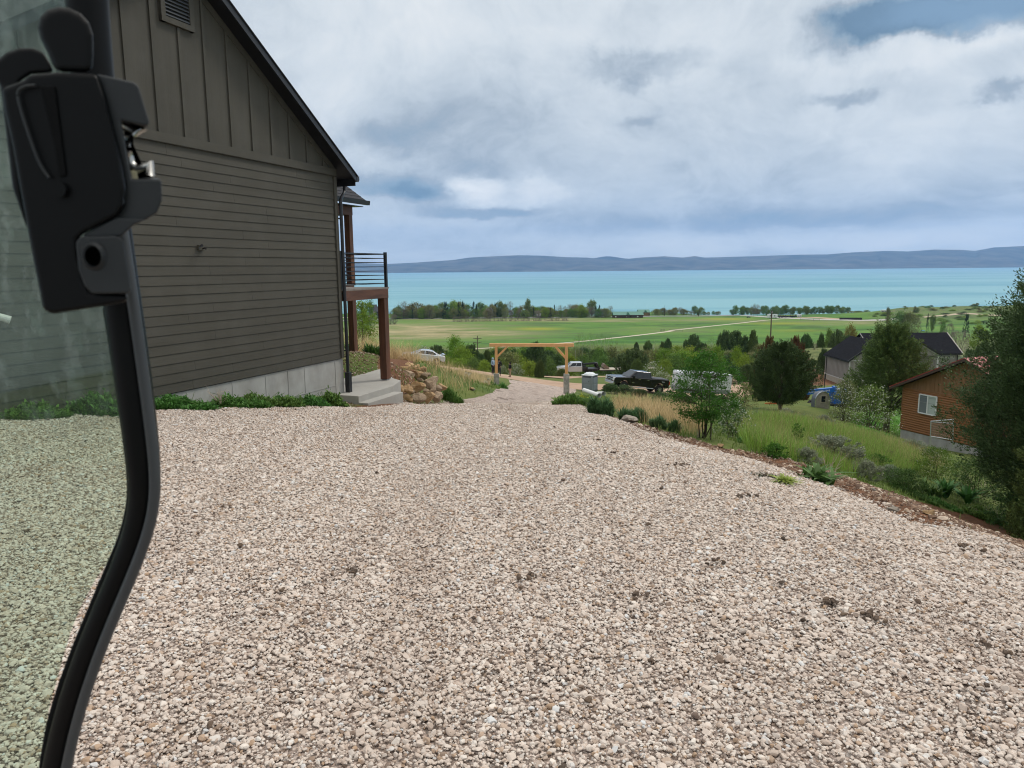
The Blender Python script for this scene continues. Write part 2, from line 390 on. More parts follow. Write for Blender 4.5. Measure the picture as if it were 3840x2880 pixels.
sage = sage + np.clip((PX - 3250) / 100, 0, 1) * np.clip((YF - 640) / 80, 0, 1)
lawn = em(3330, 1570, 130, 60, 3) * (YF > 34) * (YF < 70) + np.clip((YF - 430) / 50, 0, 1)
m_ = bpy.data.meshes.new('ground')
mb = MB(); I = np.arange(NR * NS).reshape(NR, NS)
mb.add(np.stack([GX, GY, GZ], -1).reshape(-1, 3), np.stack([I[:-1, :-1], I[:-1, 1:], I[1:, 1:], I[1:, :-1]], -1).reshape(-1, 4))
MASK = dict(tan=tan_, yel=yel, soil=soil, sage=sage, lawn=lawn)
def pip(x, y, poly):
    x = np.asarray(x, float); y = np.asarray(y, float); r = np.zeros(x.shape, bool); n = len(poly)
    for i in range(n):
        x1, y1 = poly[i][:2]; x2, y2 = poly[(i + 1) % n][:2]
        c = ((y1 > y) != (y2 > y)); 
        with np.errstate(all='ignore'): xi = (x2 - x1) * (y - y1) / (y2 - y1 + 1e-12) + x1
        r ^= c & (x < xi)
    return r
# outline of the gravel drive: pixels on the ground
W0, W1 = (-14.0, 9.0), (-12, -7)
edgeR = [GP(x, y) for x, y in ((3900, 2100), (3840, 2080), (3700, 2030), (3573, 1996), (3401, 1973), (3275, 1912), (3110, 1838), (2961, 1788), (2772, 1722), (2620, 1690), (2478, 1652), (2380, 1612), (2310, 1580), (2260, 1560), (2200, 1534), (2130, 1513), (2068, 1495))]
soilTop = [GP(x, y) for x, y in ((2290, 1562), (2449, 1612), (2697, 1681), (2896, 1706), (3095, 1766), (3166, 1786), (3275, 1826), (3498, 1898), (3687, 1940), (3840, 2009), (3960, 2050))]
SOILP = [tuple(p[:2]) for p in soilTop] + [tuple(p[:2]) for p in edgeR[:13]]
edgeR2 = [GP(x, y) for x, y in ((2100, 1484), (2160, 1472), (2165, 1455))]
edgeTop = [GP(x, y) for x, y in ((2112, 1448), (2020, 1437), (1950, 1429), (1904, 1423))]
edgeL = [GP(x, y) for x, y in ((1914, 1440), (1888, 1456), (1850, 1475), (1790, 1488))]
edgeL2 = [GP(x, y) for x, y in ((1730, 1502), (1680, 1510), (1600, 1516), (1500, 1522), (1420, 1532), (1340, 1536), (1240, 1532), (1100, 1532), (900, 1537), (700, 1545), (560, 1552), (400, 1560), (200, 1568), (0, 1575), (-300, 1590))]
OUT = [tuple(p[:2]) for p in ([np.array([5.2, 4, 0])] + edgeR + edgeR2 + edgeTop + edgeL + edgeL2)] + [(-13, 4), (-11, -6), (6.5, -6), (5.6, 1)]
dist = seg_dist(XF, YF, OUT); ins = pip(XF, YF, OUT)
edR = seg_dist(XF, YF, [p[:2] for p in edgeR] + [p[:2] for p in edgeR2[:1]], False)
MASK['soil'] = np.clip(MASK['soil'] + np.where((dist < 5) & (YF < 21) & (XF < 0), np.clip(1.5 - dist / .55, 0, 1), 0) * (~ins | (dist < .6)) + np.where(pip(XF, YF, SOILP), 1, np.clip(1.2 - seg_dist(XF, YF, SOILP) / .12, 0, 1))
                       + em(1490, 1400, 80, 90, 4) * (YF < 34) + em(1345, 1545, 60, 25, 2), 0, 1)
# bank of mulch behind the boulders, soil under hedges by the wall
me = mb.mesh('ground'); 
for k, vals in MASK.items():
    at = me.attributes.new('m_' + k, 'FLOAT', 'POINT'); at.data.foreach_set('value', vals.astype(np.float32))
def ground_mat():
    m = bpy.data.materials.new('ground'); m.use_nodes = True; nt = m.node_tree; nt.nodes.clear(); g = NG(nt)
    pos = g.n('ShaderNodeNewGeometry').outputs['Position']
    A = lambda n: g.n('ShaderNodeAttribute', attribute_name='m_' + n).outputs['Fac']
    strk = g.mapping(pos, sc=(.35, .62, 1), rot=(0, 0, .12))
    n1 = g.noise(strk, .018, 6, .62).outputs[0]; n2 = g.noise(pos, .6, 6, .65).outputs[0]; n3 = g.noise(pos, 9, 5, .7).outputs[0]; n4 = g.noise(strk, .055, 8, .68).outputs[0]
    grass = g.mix(g.ramp(n2, (.35, 0.0), (.65, 1.0)), (.075, .115, .028), (.13, .155, .045))
    lawn = g.mix(g.ramp(n1, (.34, 0.0), (.66, 1.0)), (.065, .17, .026), (.11, .21, .036))
    lawn = g.mix(g.m('MULTIPLY', g.ramp(n4, (.49, 0.0), (.57, 1.0)), .75), lawn, (.04, .095, .022))
    lawn = g.mix(g.m('MULTIPLY', g.ramp(n4, (.34, 1.0), (.44, 0.0)), .55), lawn, (.19, .24, .07))
    c = g.mix(g.m('MINIMUM', A('lawn'), 1.0), grass, lawn)
    tanf = g.m('MULTIPLY', A('tan'), g.ramp(n4, (.3, .35), (.6, 1.0)), clamp=True)
    c = g.mix(tanf, c, g.mix(g.ramp(n4, (.38, 0.0), (.58, 1.0)), (.15, .16, .06), (.36, .31, .17)))
    c = g.mix(g.m('MULTIPLY', A('yel'), .8, clamp=True), c, (.36, .33, .03))
    sg = g.mix(g.ramp(n2, (.4, 0.0), (.6, 1.0)), (.085, .105, .045), (.17, .19, .085))
    c = g.mix(g.m('MULTIPLY', A('sage'), g.ramp(g.noise(pos, .11, 5, .6).outputs[0], (.35, .3), (.6, 1.0)), clamp=True), c, sg)
    so_ = g.mix(g.ramp(n3, (.3, 0.0), (.7, 1.0)), (.085, .040, .021), (.20, .10, .055))
    sf = g.ramp(g.m('ADD', A('soil'), g.m('MULTIPLY', g.m('SUBTRACT', n2, .5), .5)), (.4, 0.0), (.55, 1.0))
    c = g.mix(sf, c, so_)
    b = g.n('ShaderNodeBump', {'Strength': .8, 'Distance': .05, 'Height': n3})
    p = g.n('ShaderNodeBsdfPrincipled', {'Base Color': c, 'Roughness': .95, 'Normal': b.outputs[0]}); p.inputs['Specular IOR Level'].default_value = .15
    g.n('ShaderNodeOutputMaterial', [p.outputs[0]]); return m
me.materials.append(ground_mat()); me.shade_smooth()
go = bpy.data.objects.new('ground', me); COL.objects.link(go); tag(go, kind='structure')
# ---- gravel drive sheet (denser grid clipped to the outline)
def gravel_mat():
    m = bpy.data.materials.new('gravel_sheet'); m.use_nodes = True; nt = m.node_tree; nt.nodes.clear(); g = NG(nt)
    pos = g.n('ShaderNodeNewGeometry').outputs['Position']
    vo = g.n('ShaderNodeTexVoronoi', {'Scale': 34.0}); nt.links.new(pos, vo.inputs['Vector'])
    vd = g.n('ShaderNodeTexVoronoi', {'Scale': 34.0}, feature='DISTANCE_TO_EDGE'); nt.links.new(pos, vd.inputs['Vector'])
    rnd = g.n('ShaderNodeSeparateColor', [vo.outputs['Color']]).outputs[0]
    vb = g.n('ShaderNodeTexVoronoi', {'Scale': 6.0}); nt.links.new(g.mapping(pos, sc=(.8, .45, 1)), vb.inputs['Vector'])
    rb = g.n('ShaderNodeSeparateColor', [vb.outputs['Color']]).outputs[0]
    c = g.ramp(rnd, (0, (.16, .12, .095)), (.12, (.40, .32, .275)), (.4, (.56, .465, .41)), (.8, (.66, .57, .515)), (1, (.74, .68, .63)))
    c = g.mix(g.m('MULTIPLY', g.ramp(vd.outputs[0], (.0, 1.0), (.12, 0.0)), .42), c, (.22, .17, .135))
    c = g.mix(g.m('MULTIPLY', g.ramp(rb, (.82, 0.0), (.95, 1.0)), .55), c, (.12, .09, .07))
    big = g.noise(g.mapping(pos, sc=(1.5, .14, 1)), .8, 5, .6).outputs[0]
    c = g.mix(g.m('MULTIPLY', g.ramp(big, (.48, 0.0), (.66, 1.0)), .35), c, (.30, .215, .165))
    hgt = g.m('ADD', g.m('MULTIPLY', g.ramp(vd.outputs[0], (.0, 0.0), (.35, 1.0)), .7), g.m('MULTIPLY', rnd, .6))
    b = g.n('ShaderNodeBump', {'Strength': 1.0, 'Distance': .03, 'Height': hgt})
    p = g.n('ShaderNodeBsdfPrincipled', {'Base Color': g.mix(1.0, c, (1.08, 1.06, 1.04), 'MULTIPLY'), 'Roughness': .9, 'Normal': b.outputs[0]}); p.inputs['Specular IOR Level'].default_value = .2
    g.n('ShaderNodeOutputMaterial', [p.outputs[0]]); return m
def sheet(name, poly, mt, lift, nx, ny, wob=.12, seed=1, far_=False, liftf=None):
    poly = [tuple(p[:2]) for p in poly]
    ys = np.array([p[1] for p in poly]); xs = np.array([p[0] for p in poly])
    gy = np.exp(np.linspace(math.log(ys.min() + 14), math.log(ys.max() + 14), ny)) - 14
    sx = xs / (ys + 14); g_s = np.linspace(sx.min(), sx.max(), nx)
    Yg, Sg = np.meshgrid(gy, g_s, indexing='ij'); Xg = Sg * (Yg + 14)
    r = rng(seed); jit = wob * (np.sin(Xg * 3.1 + Yg * 1.7) + np.sin(Xg * 7.3 - Yg * 5.1 + 1) * .6 + r.normal(0, .35, Xg.shape))
    d = seg_dist(Xg, Yg, poly) * np.where(pip(Xg, Yg, poly), 1, -1) + jit
    inn = d > 0
    I = np.arange(Xg.size).reshape(Xg.shape)
    keep = (inn[:-1, :-1] | inn[:-1, 1:] | inn[1:, 1:] | inn[1:, :-1])
    Q = np.stack([I[:-1, :-1], I[:-1, 1:], I[1:, 1:], I[1:, :-1]], -1)[keep]
    L = lift if liftf is None else liftf(d)
    V = np.stack([Xg, Yg, H(Xg, Yg) + L], -1).reshape(-1, 3)
    us = np.unique(Q); rm = np.full(len(V), -1); rm[us] = np.arange(len(us))
    b = MB(); b.add(V[us], rm[Q]); o = b.build(name, mt, smooth=True); tag(o, kind='structure'); return o
sheet('gravel_driveway', OUT, gravel_mat(), .03, 900, 1000, .03, liftf=lambda d: np.where(d > 0, .03 * np.clip(d / .4, 0, 1), .25 * np.clip(d, -.4, 0)))
# ---- dirt road
def dirt_mat(name, c1, c2):
    m = bpy.data.materials.new(name); m.use_nodes = True; nt = m.node_tree; nt.nodes.clear(); g = NG(nt)
    pos = g.n('ShaderNodeNewGeometry').outputs['Position']
    ru = g.noise(g.mapping(pos, sc=(.12, 2.6, 1), rot=(0, 0, .22)), 1.1, 5, .6).outputs[0]; n = g.noise(pos, 1.4, 7, .7).outputs[0]
    c = g.mix(g.ramp(ru, (.35, 0.0), (.65, 1.0)), c1, c2); c = g.mix(g.m('MULTIPLY', g.ramp(n, (.45, 0.0), (.7, 1.0)), .4), c, tuple(x * .6 for x in c1))
    b = g.n('ShaderNodeBump', {'Strength': .7, 'Distance': .08, 'Height': n})
    p = g.n('ShaderNodeBsdfPrincipled', {'Base Color': c, 'Roughness': .95, 'Normal': b.outputs[0]}); p.inputs['Specular IOR Level'].default_value = .1
    g.n('ShaderNodeOutputMaterial', [p.outputs[0]]); return m
DM = dirt_mat('dirt_road', (.34, .235, .165), (.47, .345, .255))
def strip(name, pts, width, mt, lift, n=60):
    """road strip along world xy points following the ground"""
    pts = np.array([p[:2] for p in pts], float); wd = np.full(len(pts), width) if np.isscalar(width) else np.array(width, float)
    t = np.concatenate([[0], np.cumsum(np.hypot(*np.diff(pts, axis=0).T))]); tt = np.linspace(0, t[-1], n)
    c = np.stack([np.interp(tt, t, pts[:, 0]), np.interp(tt, t, pts[:, 1])], -1); ww = np.interp(tt, t, wd)
    for _ in range(3): c[1:-1] = (c[:-2] + 2 * c[1:-1] + c[2:]) / 4
    T = np.gradient(c, axis=0); T /= np.linalg.norm(T, axis=1)[:, None]; Nn = np.stack([T[:, 1], -T[:, 0]], -1)
    K = 7; V = []
    for k in range(K):
        q = c + Nn * (ww * (k / (K - 1) - .5))[:, None]; lf = lift * (1 if 0 < k < K - 1 else .3)
        V.append(np.c_[q, H(q[:, 0], q[:, 1]) + lf])
    V = np.stack(V, 1).reshape(-1, 3); I = np.arange(n * K).reshape(n, K)
    b = MB(); b.add(V, np.stack([I[:-1, :-1], I[1:, :-1], I[1:, 1:], I[:-1, 1:]], -1).reshape(-1, 4))
    o = b.build(name, mt, smooth=True, fix=True)
    tag(o, kind='structure'); return o
road = [P(x, 0, Y) for x, Y in ((900, 98), (1300, 88), (1560, 81), (1750, 78.5), (1900, 77), (2060, 75.5), (2200, 74.5), (2350, 74.5), (2520, 75.5), (2700, 77.5), (2900, 82), (3060, 88))]
strip('dirt_road', road, [7, 7, 7.5, 8, 9, 9.5, 9.5, 9, 8.5, 9, 9, 8], DM, .06, 200)
strip('dirt_turnout', [P(x, 0, Y) for x, Y in ((2030, 88), (2080, 105), (2200, 114), (2420, 116), (2650, 110), (2800, 98), (2850, 86))], [6, 9, 9, 8, 8, 8, 6], DM, .09, 120)
LM = mat('pale_gravel_road', (.50, .44, .35), rough=.95, var=.15, vscale=.2)
AS = mat('highway_asphalt', (.22, .22, .22), rough=.9, var=.15, vscale=.05)
fr = [GP(x, y) for x, y in ((1690, 1313), (1794, 1308), (1942, 1298), (2145, 1284), (2280, 1270), (2400, 1257), (2510, 1243), (2520, 1239), (2700, 1220), (2850, 1203), (2935, 1196))]
strip('field_road', fr, 4.6, LM, .12, 120)
hw = [GP(x, y) for x, y in ((1240, 1206), (1460, 1196), (1700, 1194), (2000, 1192), (2300, 1189), (2600, 1186), (2760, 1183))]
strip('highway', hw, 15, AS, .5, 80)
strip('lane', [GP(x, y) for x, y in ((2780, 1183), (2850, 1187), (2950, 1193), (3080, 1199), (3220, 1203), (3330, 1200), (3375, 1194))], [9, 12, 13, 10, 9, 9, 9], mat('lane_gravel', (.42, .40, .37), rough=.95, var=.12, vscale=.1), .3, 80)
strip('dirt_yard', [GP(x, y) for x, y in ((2990, 1191), (3050, 1191), (3120, 1196), (3180, 1199))], [3, 9, 9, 3], mat('yard_dirt', (.40, .29, .20), rough=.95, var=.15, vscale=.1), .35, 30)
strip('hill_road', [GP(x, y) for x, y in ((3460, 1190), (3560, 1182), (3620, 1176), (3680, 1180), (3720, 1184), (3790, 1183))], [5, 6, 9, 8, 7, 7], mat('hill_dirt', (.42, .34, .25), rough=.95, var=.2, vscale=.1), .3, 60)
strip('side_track', [GP(x, y) for x, y in ((1230, 1196), (1320, 1190), (1420, 1186))], 7, LM, .4, 30)
# ---- lake and mountains
def lake_mat():
    m = bpy.data.materials.new('lake_water'); m.use_nodes = True; nt = m.node_tree; nt.nodes.clear(); g = NG(nt)
    pos = g.n('ShaderNodeNewGeometry').outputs['Position']
    st = g.noise(g.mapping(pos, sc=(.0005, .0022, 1)), 1.0, 6, .6, 1.2).outputs[0]
    sy = g.n('ShaderNodeSeparateXYZ', [pos]).outputs[1]
    c = g.mix(g.n('ShaderNodeMapRange', [sy, 1000.0, 6000.0, 0.0, 1.0]).outputs[0], (.17, .375, .425), (.16, .33, .43))
    c = g.mix(g.m('MULTIPLY', g.ramp(st, (.47, 0.0), (.58, 1.0)), .85), c, (.08, .27, .35))
    rp = g.noise(g.mapping(pos, sc=(.2, .5, 1)), 1.0, 4, .6).outputs[0]
    b = g.n('ShaderNodeBump', {'Strength': .5, 'Distance': .5, 'Height': rp})
    p = g.n('ShaderNodeBsdfPrincipled', {'Base Color': c, 'Roughness': .45, 'Normal': b.outputs[0]}); p.inputs['Specular IOR Level'].default_value = .25
    g.n('ShaderNodeOutputMaterial', [p.outputs[0]]); return m
xs = np.linspace(-16000, 18000, 40); ys = np.concatenate([np.linspace(600, 1500, 6), np.linspace(2000, 16000, 20)])
Yg, Xg = np.meshgrid(ys, xs, indexing='ij'); I = np.arange(Xg.size).reshape(Xg.shape)
b = MB(); b.add(np.stack([Xg, Yg, Xg * 0 - 57.6], -1).reshape(-1, 3), np.stack([I[:-1, :-1], I[:-1, 1:], I[1:, 1:], I[1:, :-1]], -1).reshape(-1, 4))
tag(b.build('lake', lake_mat()), kind='structure')
MTN = [(-14000, 330), (1100, 990), (1300, 986), (1450, 990), (1555, 985), (1640, 979), (1700, 975), (1760, 966), (1830, 962), (1940, 957), (2040, 959), (2120, 964), (2200, 966), (2280, 974), (2330, 973), (2400, 966), (2490, 961), (2560, 966), (2605, 960), (2640, 966), (2750, 963), (2850, 960), (3000, 955), (3100, 954), (3200, 946), (3320, 941), (3400, 943), (3500, 936), (3600, 937), (3650, 941), (3720, 928), (3840, 922), (4000, 915), (4400, 925), (5200, 930)]
mx = np.array([p[0] for p in MTN[1:]]); my = np.array([p[1] for p in MTN[1:]])
def ridge(xn, r_, amp):
    return sum(a * np.sin(xn / s_ + p_) for a, s_, p_ in zip(amp * r_.uniform(.3, 1, 9), r_.uniform(60, 900, 9), r_.uniform(0, 6, 9)))
r_ = rng(5); cols = np.linspace(1000, 5000, 420); rows = np.linspace(0, 1, 40)
V = []
ph = r_.uniform(0, 6, 12); fq = r_.uniform(.01, .07, 12)
for j, t in enumerate(rows):
    Y = 11300 + 3000 * t
    for cxp in cols:
        top = P(cxp, np.interp(cxp, mx, my), 14300); zt = top[2]
        sp_ = sum(math.sin(cxp * f + p_ + t * 2.2 * math.sin(p_ * 3)) for f, p_ in zip(fq, ph)) / 5
        prof = t ** 1.15; zz = -58 + (zt + 58) * prof
        zz += (zt + 58) * .17 * sp_ * math.sin(math.pi * min(1, t * 1.02)) 
        X = P(cxp, 1000, Y)[0]; V.append((X, Y + 220 * sp_ * math.sin(math.pi * t), zz))
for cxp in cols: X = P(cxp, 1000, 15600)[0]; V.append((X, 15600, -60))
nr = len(rows) + 1; I = np.arange(nr * len(cols)).reshape(nr, len(cols))
b = MB(); b.add(V, np.stack([I[:-1, :-1], I[:-1, 1:], I[1:, 1:], I[1:, :-1]], -1).reshape(-1, 4))
MM = mat('mountain_slopes', (.010, .020, .020), rough=1, col2=(.12, .105, .08), vscale=.0022, spec=.05)
tag(b.build('mountains', MM, smooth=True), kind='structure')
b = MB(); cols2 = np.linspace(1900, 2900, 60); V = []
for cxp in cols2:
    yy = 972 - 8 * math.exp(-((cxp - 2290) / 90) ** 2) + 3 * math.sin(cxp / 23)
    a_ = P(cxp, yy, 15800); V += [(a_[0], a_[1], a_[2]), (a_[0], a_[1] - 60, -60), (a_[0], a_[1] + 1000, -60)]
for i in range(59):
    k = i * 3; b.poly([V[k], V[k + 1], V[k + 4], V[k + 3]], [(0, 1, 2, 3)]); b.poly([V[k], V[k + 3], V[k + 5], V[k + 2]], [(0, 1, 2, 3)])
tag(b.build('distant_mountains', MM), kind='structure')
# shore houses specks far across the lake, haze
def haze():
    b = MB(); b.hexa([(-19000, -60, -110), (19000, -60, -110), (19000, 17200, -110), (-19000, 17200, -110), (-19000, -60, 900), (19000, -60, 900), (19000, 17200, 900), (-19000, 17200, 900)])
    m = bpy.data.materials.new('haze'); m.use_nodes = True; nt = m.node_tree; nt.nodes.clear(); g = NG(nt)
    v = g.n('ShaderNodeVolumePrincipled'); v.inputs['Color'].default_value = (.36, .60, 1, 1); v.inputs['Density'].default_value = HAZE; v.inputs['Anisotropy'].default_value = .2
    o = g.n('ShaderNodeOutputMaterial'); nt.links.new(v.outputs[0], o.inputs['Volume'])
    tag(b.build('haze', m), kind='stuff')
HAZE = 4.4e-5
haze()
# ------------------------------------------------------------------ grey house
hx = ray(2975, 1012); HAZ = math.atan2(hx[0], hx[1])
HC = P(1288, 1345, 18.2)
HRZ = math.pi / 2 - HAZ
HM = np.eye(4); HM[:2, :2] = [[math.cos(HRZ), -math.sin(HRZ)], [math.sin(HRZ), math.cos(HRZ)]]; HM[:3, 3] = HC
def HW(x, y, z): return (HM @ np.array([x, y, z, 1.0]))[:3]
def side_mat(name, stretch, col=(.064, .060, .047)):
    return mat(name, col, rough=.72, var=.12, vscale=1.2, bump=.4, bscale=26, stretch=stretch, spec=.35, dirt=((.10, .098, .085), .25, 1.5), bdist=.006)
SID = side_mat('siding_lap', (.10, 1, 2.6)); SIDV = side_mat('siding_vertical', (2.6, 1, .10))
BLK = mat('black_metal', (.012, .013, .016), rough=.4, var=.2, vscale=3)
CONC = mat('foundation_concrete', (.36, .36, .345), rough=.9, var=.16, vscale=1.6, bump=.3, bscale=14, stretch=(1, 1, .45), dirt=((.24, .23, .20), .6, 1.1))
CONC2 = mat('slab_concrete', (.37, .36, .33), rough=.9, var=.08, vscale=2, bump=.2, bscale=60, dirt=((.29, .27, .235), .5, .9))
SHG = mat('dark_shingles', (.022, .023, .028), rough=.95, var=.35, vscale=14, bump=1, bscale=22, stretch=(1, .4, 1), bdist=.02)
WOOD = mat('stained_timber', (.060, .024, .012), rough=.6, col2=(.15, .058, .026), vscale=5, stretch=(1, 1, .12), bump=.4, bscale=30)
WOODH = mat('stained_beam', (.060, .024, .014), rough=.6, col2=(.14, .06, .035), vscale=4, stretch=(.25, 1, 1.6), bump=.4, bscale=30)
house = thing('grey_house', 'dark grey sided house with gable vent, timber balcony and black gutters beside the gravel drive', 'house', HC, HRZ)
XP, XE, SL = -4.7, .35, .65
zr = lambda x: 4.58 + SL * (-(x) if x > XP else (x - 2 * XP))      # soffit height over the wall
b = MB(); b.prism([(-9.4, .02), (-.02, .02), (-.02, 4.5), (XP, zr(XP) - .05), (-9.4, 4.5)], .03, 12, 'y'); b.build('wall', SID, house)
f = MB(); f.box((-4.69, 6.03, -1.2), (9.42, 12.0, 2.4)).build('foundation', CONC, house)
for x in (-.33, -1.55, -2.15, -2.9, -3.9, -5.1, -6.3, -7.5): f2 = MB().box((x, .026, -1.0), (.018, .012, 1.96)).build('form_seam', CONC, f and bpy.data.objects['foundation'])
MB().box((-1.5, .026, -.62), (2.3, .010, .016)).build('form_seam', CONC, bpy.data.objects['foundation'])
b = MB(); r = rng(3); nb_ = 25; ex = (4.37 - .02) / nb_
for i in range(nb_):
    z0 = .02 + i * ex; cuts = [-9.38]; x = -9.38 + r.uniform(.5, 3.6)
    while x < -.6: cuts.append(x); x += 3.66
    cuts.append(-.115)
    for a, c in zip(cuts[:-1], cuts[1:]):
        a += .004; t = r.uniform(-.001, .001)
        b.hexa([(a, .03, z0), (c, .03, z0), (c, -.002 + t, z0), (a, -.002 + t, z0), (a, .03, z0 + ex + .02), (c, .03, z0 + ex + .02), (c, .012, z0 + ex + .02), (a, .012, z0 + ex + .02)])
b.build('lap_siding', SID, house, fix=True)
b = MB(); b.box((-.055, .0, 2.2), (.115, .06, 4.34)); b.box((-.0, .06, 2.2), (.05, .115, 4.34)); b.build('corner_board', SIDV, house)
b = MB(); b.box((-4.7, .0, 4.47), (9.4, .07, .17)); b.box((-4.7, -.03, 4.40), (9.4, .02, .012)); b.build('belly_band', SID, house)
b = MB(); b.prism([(-9.4, 4.56), (-.02, 4.56), (-.02, 4.60), (XP, zr(XP)), (-9.4, 4.60)], .012, .04, 'y'); b.build('gable_panel', SIDV, house)
x = -.481
while x > -9.2:
    zt = zr(x) - .16
    if zt > 4.6:
        if -5.15 < x < -4.25: zt = 6.42
        MB().box((x, .0, (4.556 + zt) / 2), (.062, .036, zt - 4.556)).build('batten', SIDV, house)
    x -= .5995
def rake(mb, z0, z1, y0, y1, xe=XE):
    for s in (1, -1):
        X = lambda x: x if s > 0 else 2 * XP - x
        a, c = X(xe), XP
        V = [(a, y0, zr(xe) + z0), (a, y1, zr(xe) + z0), (a, y1, zr(xe) + z1), (a, y0, zr(xe) + z1), (c, y0, zr(XP) + z0), (c, y1, zr(XP) + z0), (c, y1, zr(XP) + z1), (c, y0, zr(XP) + z1)]
        mb.hexa(V)
b = MB(); rake(b, -.165, -.012, -.008, .02, -.0); b.build('frieze_board', SIDV, house, fix=True)
b = MB(); rake(b, -.01, .005, -.315, 12.3); b.build('soffit', BLK, house, fix=True)
b = MB(); rake(b, -.075, .075, -.36, -.32); b.build('rake_fascia', BLK, house, fix=True)
b = MB(); rake(b, .008, .05, -.315, 12.3, XE); b2 = MB(); rake(b2, .078, .10, -.385, 12.35, XE + .05); b2.build('roof', SHG, house, fix=True); b.build('roof_deck', BLK, house, fix=True)
b = MB()
prof = [(0, 0), (.085, 0), (.125, .05), (.115, .115), (.13, .13), (0, .13)]
b.prism([(XE + .01 + p, zr(XE) - .07 + q) for p, q in prof], -.36, 12.3, 'y'); b.prism([(XE - .02, zr(XE) - .17), (XE + .0, zr(XE) - .17), (XE + .0, zr(XE) - .012), (XE - .02, zr(XE) - .012)], -.33, 12.2, 'y'); b.build('gutter', BLK, house)
b = MB(); pts = [(.40, .02, 4.30), (.40, .02, 4.16), (.36, 0, 4.06), (.12, -.06, 3.90), (.075, -.065, 3.8), (.075, -.065, 1.5), (.075, -.065, -.35)]
b.tube(pts, .042, 8); b.box((.08, -.065, -.72), (.13, .12, .75)); 
for z in (3.4, 1.6, .2): b.box((.075, -.04, z), (.12, .07, .03))
b.build('downspout', BLK, house, bevel=.006)
VM = mat('vent_grey', (.045, .052, .060), rough=.6)
b = MB(); 
for dx in (-.33, .33): b.box((XP + dx, -.02, 6.92), (.10, .07, 1.0))
b.box((XP, -.02, 6.47), (.76, .075, .10)); b.box((XP, -.02, 7.37), (.56, .075, .10)); v = b.build('gable_vent', SIDV, house, bevel=.004)
b = MB()
for i in range(13): z = 6.56 + i * .062; b.hexa([(XP - .28, .0, z + .03), (XP + .28, .0, z + .03), (XP + .28, -.045, z - .02), (XP - .28, -.045, z - .02), (XP - .28, .0, z + .04), (XP + .28, .0, z + .04), (XP + .28, -.045, z - .01), (XP - .28, -.045, z - .01)])
b.build('louvre', VM, v, fix=True)
b = MB(); b.box((-4.53, -.02, 2.61), (.14, .045, .10)); wl = b.build('mounting_block', SIDV, house, bevel=.004)
b = MB(); b.tube([(-4.56, -.04, 2.64), (-4.59, -.10, 2.65), (-4.63, -.14, 2.645)], [.014, .018, .026], 10); b.tube([(-4.50, -.04, 2.60), (-4.52, -.11, 2.60), (-4.55, -.15, 2.585)], [.014, .014, .018], 8)
b.build('spotlight', BLK, wl)
b = MB(); b.tube([(-8.52, 0, 1.62), (-8.45, -.07, 1.58), (-8.36, -.15, 1.53)], [.05, .05, .055], 14); b.build('white_vent_pipe', mat('white_plastic', (.72, .72, .70), rough=.4), house)
# balcony
DK = mat('deck_boards', (.20, .18, .16), rough=.8, var=.2, vscale=3)
b = MB(); b.prism([(0.04, -.02), (2.31, -.02), (2.31, 3.27), (5.83, 3.27), (5.83, 8.5), (0.04, 8.5)], 1.66, 1.70, 'z'); b.build('deck_floor', DK, house)
for a, c in [((.09, .06), (2.27, .06)), ((2.18, .16), (2.18, 3.3)), ((2.28, 3.36), (5.76, 3.36)), ((5.68, 3.46), (5.68, 8.4))]:
    MB().bar((*a, 1.535), (*c, 1.535), .16, .25).build('deck_beam', WOODH, house, bevel=.006)
def post(x, y, z0, z1, s=.2):
    o = MB().box((0, 0, (z1 - z0) / 2), (s, s, z1 - z0)).build('porch_post', WOOD, house, bevel=.008); o.location = (x, y, z0); return o
post(2.17, .1, -.82, 1.41, .21); post(5.68, 3.36, -.82, 1.41, .21); post(5.68, 3.36, 1.70, 3.93, .2); post(5.68, 8.2, -.82, 1.41, .21)
for x, y in ((2.17, .1), (5.68, 3.36), (5.68, 8.2)): MB().box((x, y, -.84), (.15, .15, .05)).build('post_base', mat('galvanised', (.35, .36, .37), rough=.4, metal=.7), house)
rail = MB()
def railrun(a, c):
    a = np.array(a); c = np.array(c)
    for k in range(8): rail.bar((*a, 1.80 + k * .112), (*c, 1.80 + k * .112), .018 if k < 7 else .04, .018 if k < 7 else .03)
railrun((.08, .03), (2.24, .03)); railrun((2.25, .03), (2.25, 3.3)); railrun((2.25, 3.33), (5.74, 3.33)); railrun((5.77, 3.4), (5.77, 8.3))
ro = rail.build('railing', BLK, house)
for x, y in ((2.25, .03), (2.25, 3.33), (5.77, 3.30), (.06, .03), (4.0, 3.33), (5.77, 5.8)): MB().box((x, y, 2.16), (.07, .07, .95)).build('railing_post', BLK, ro)
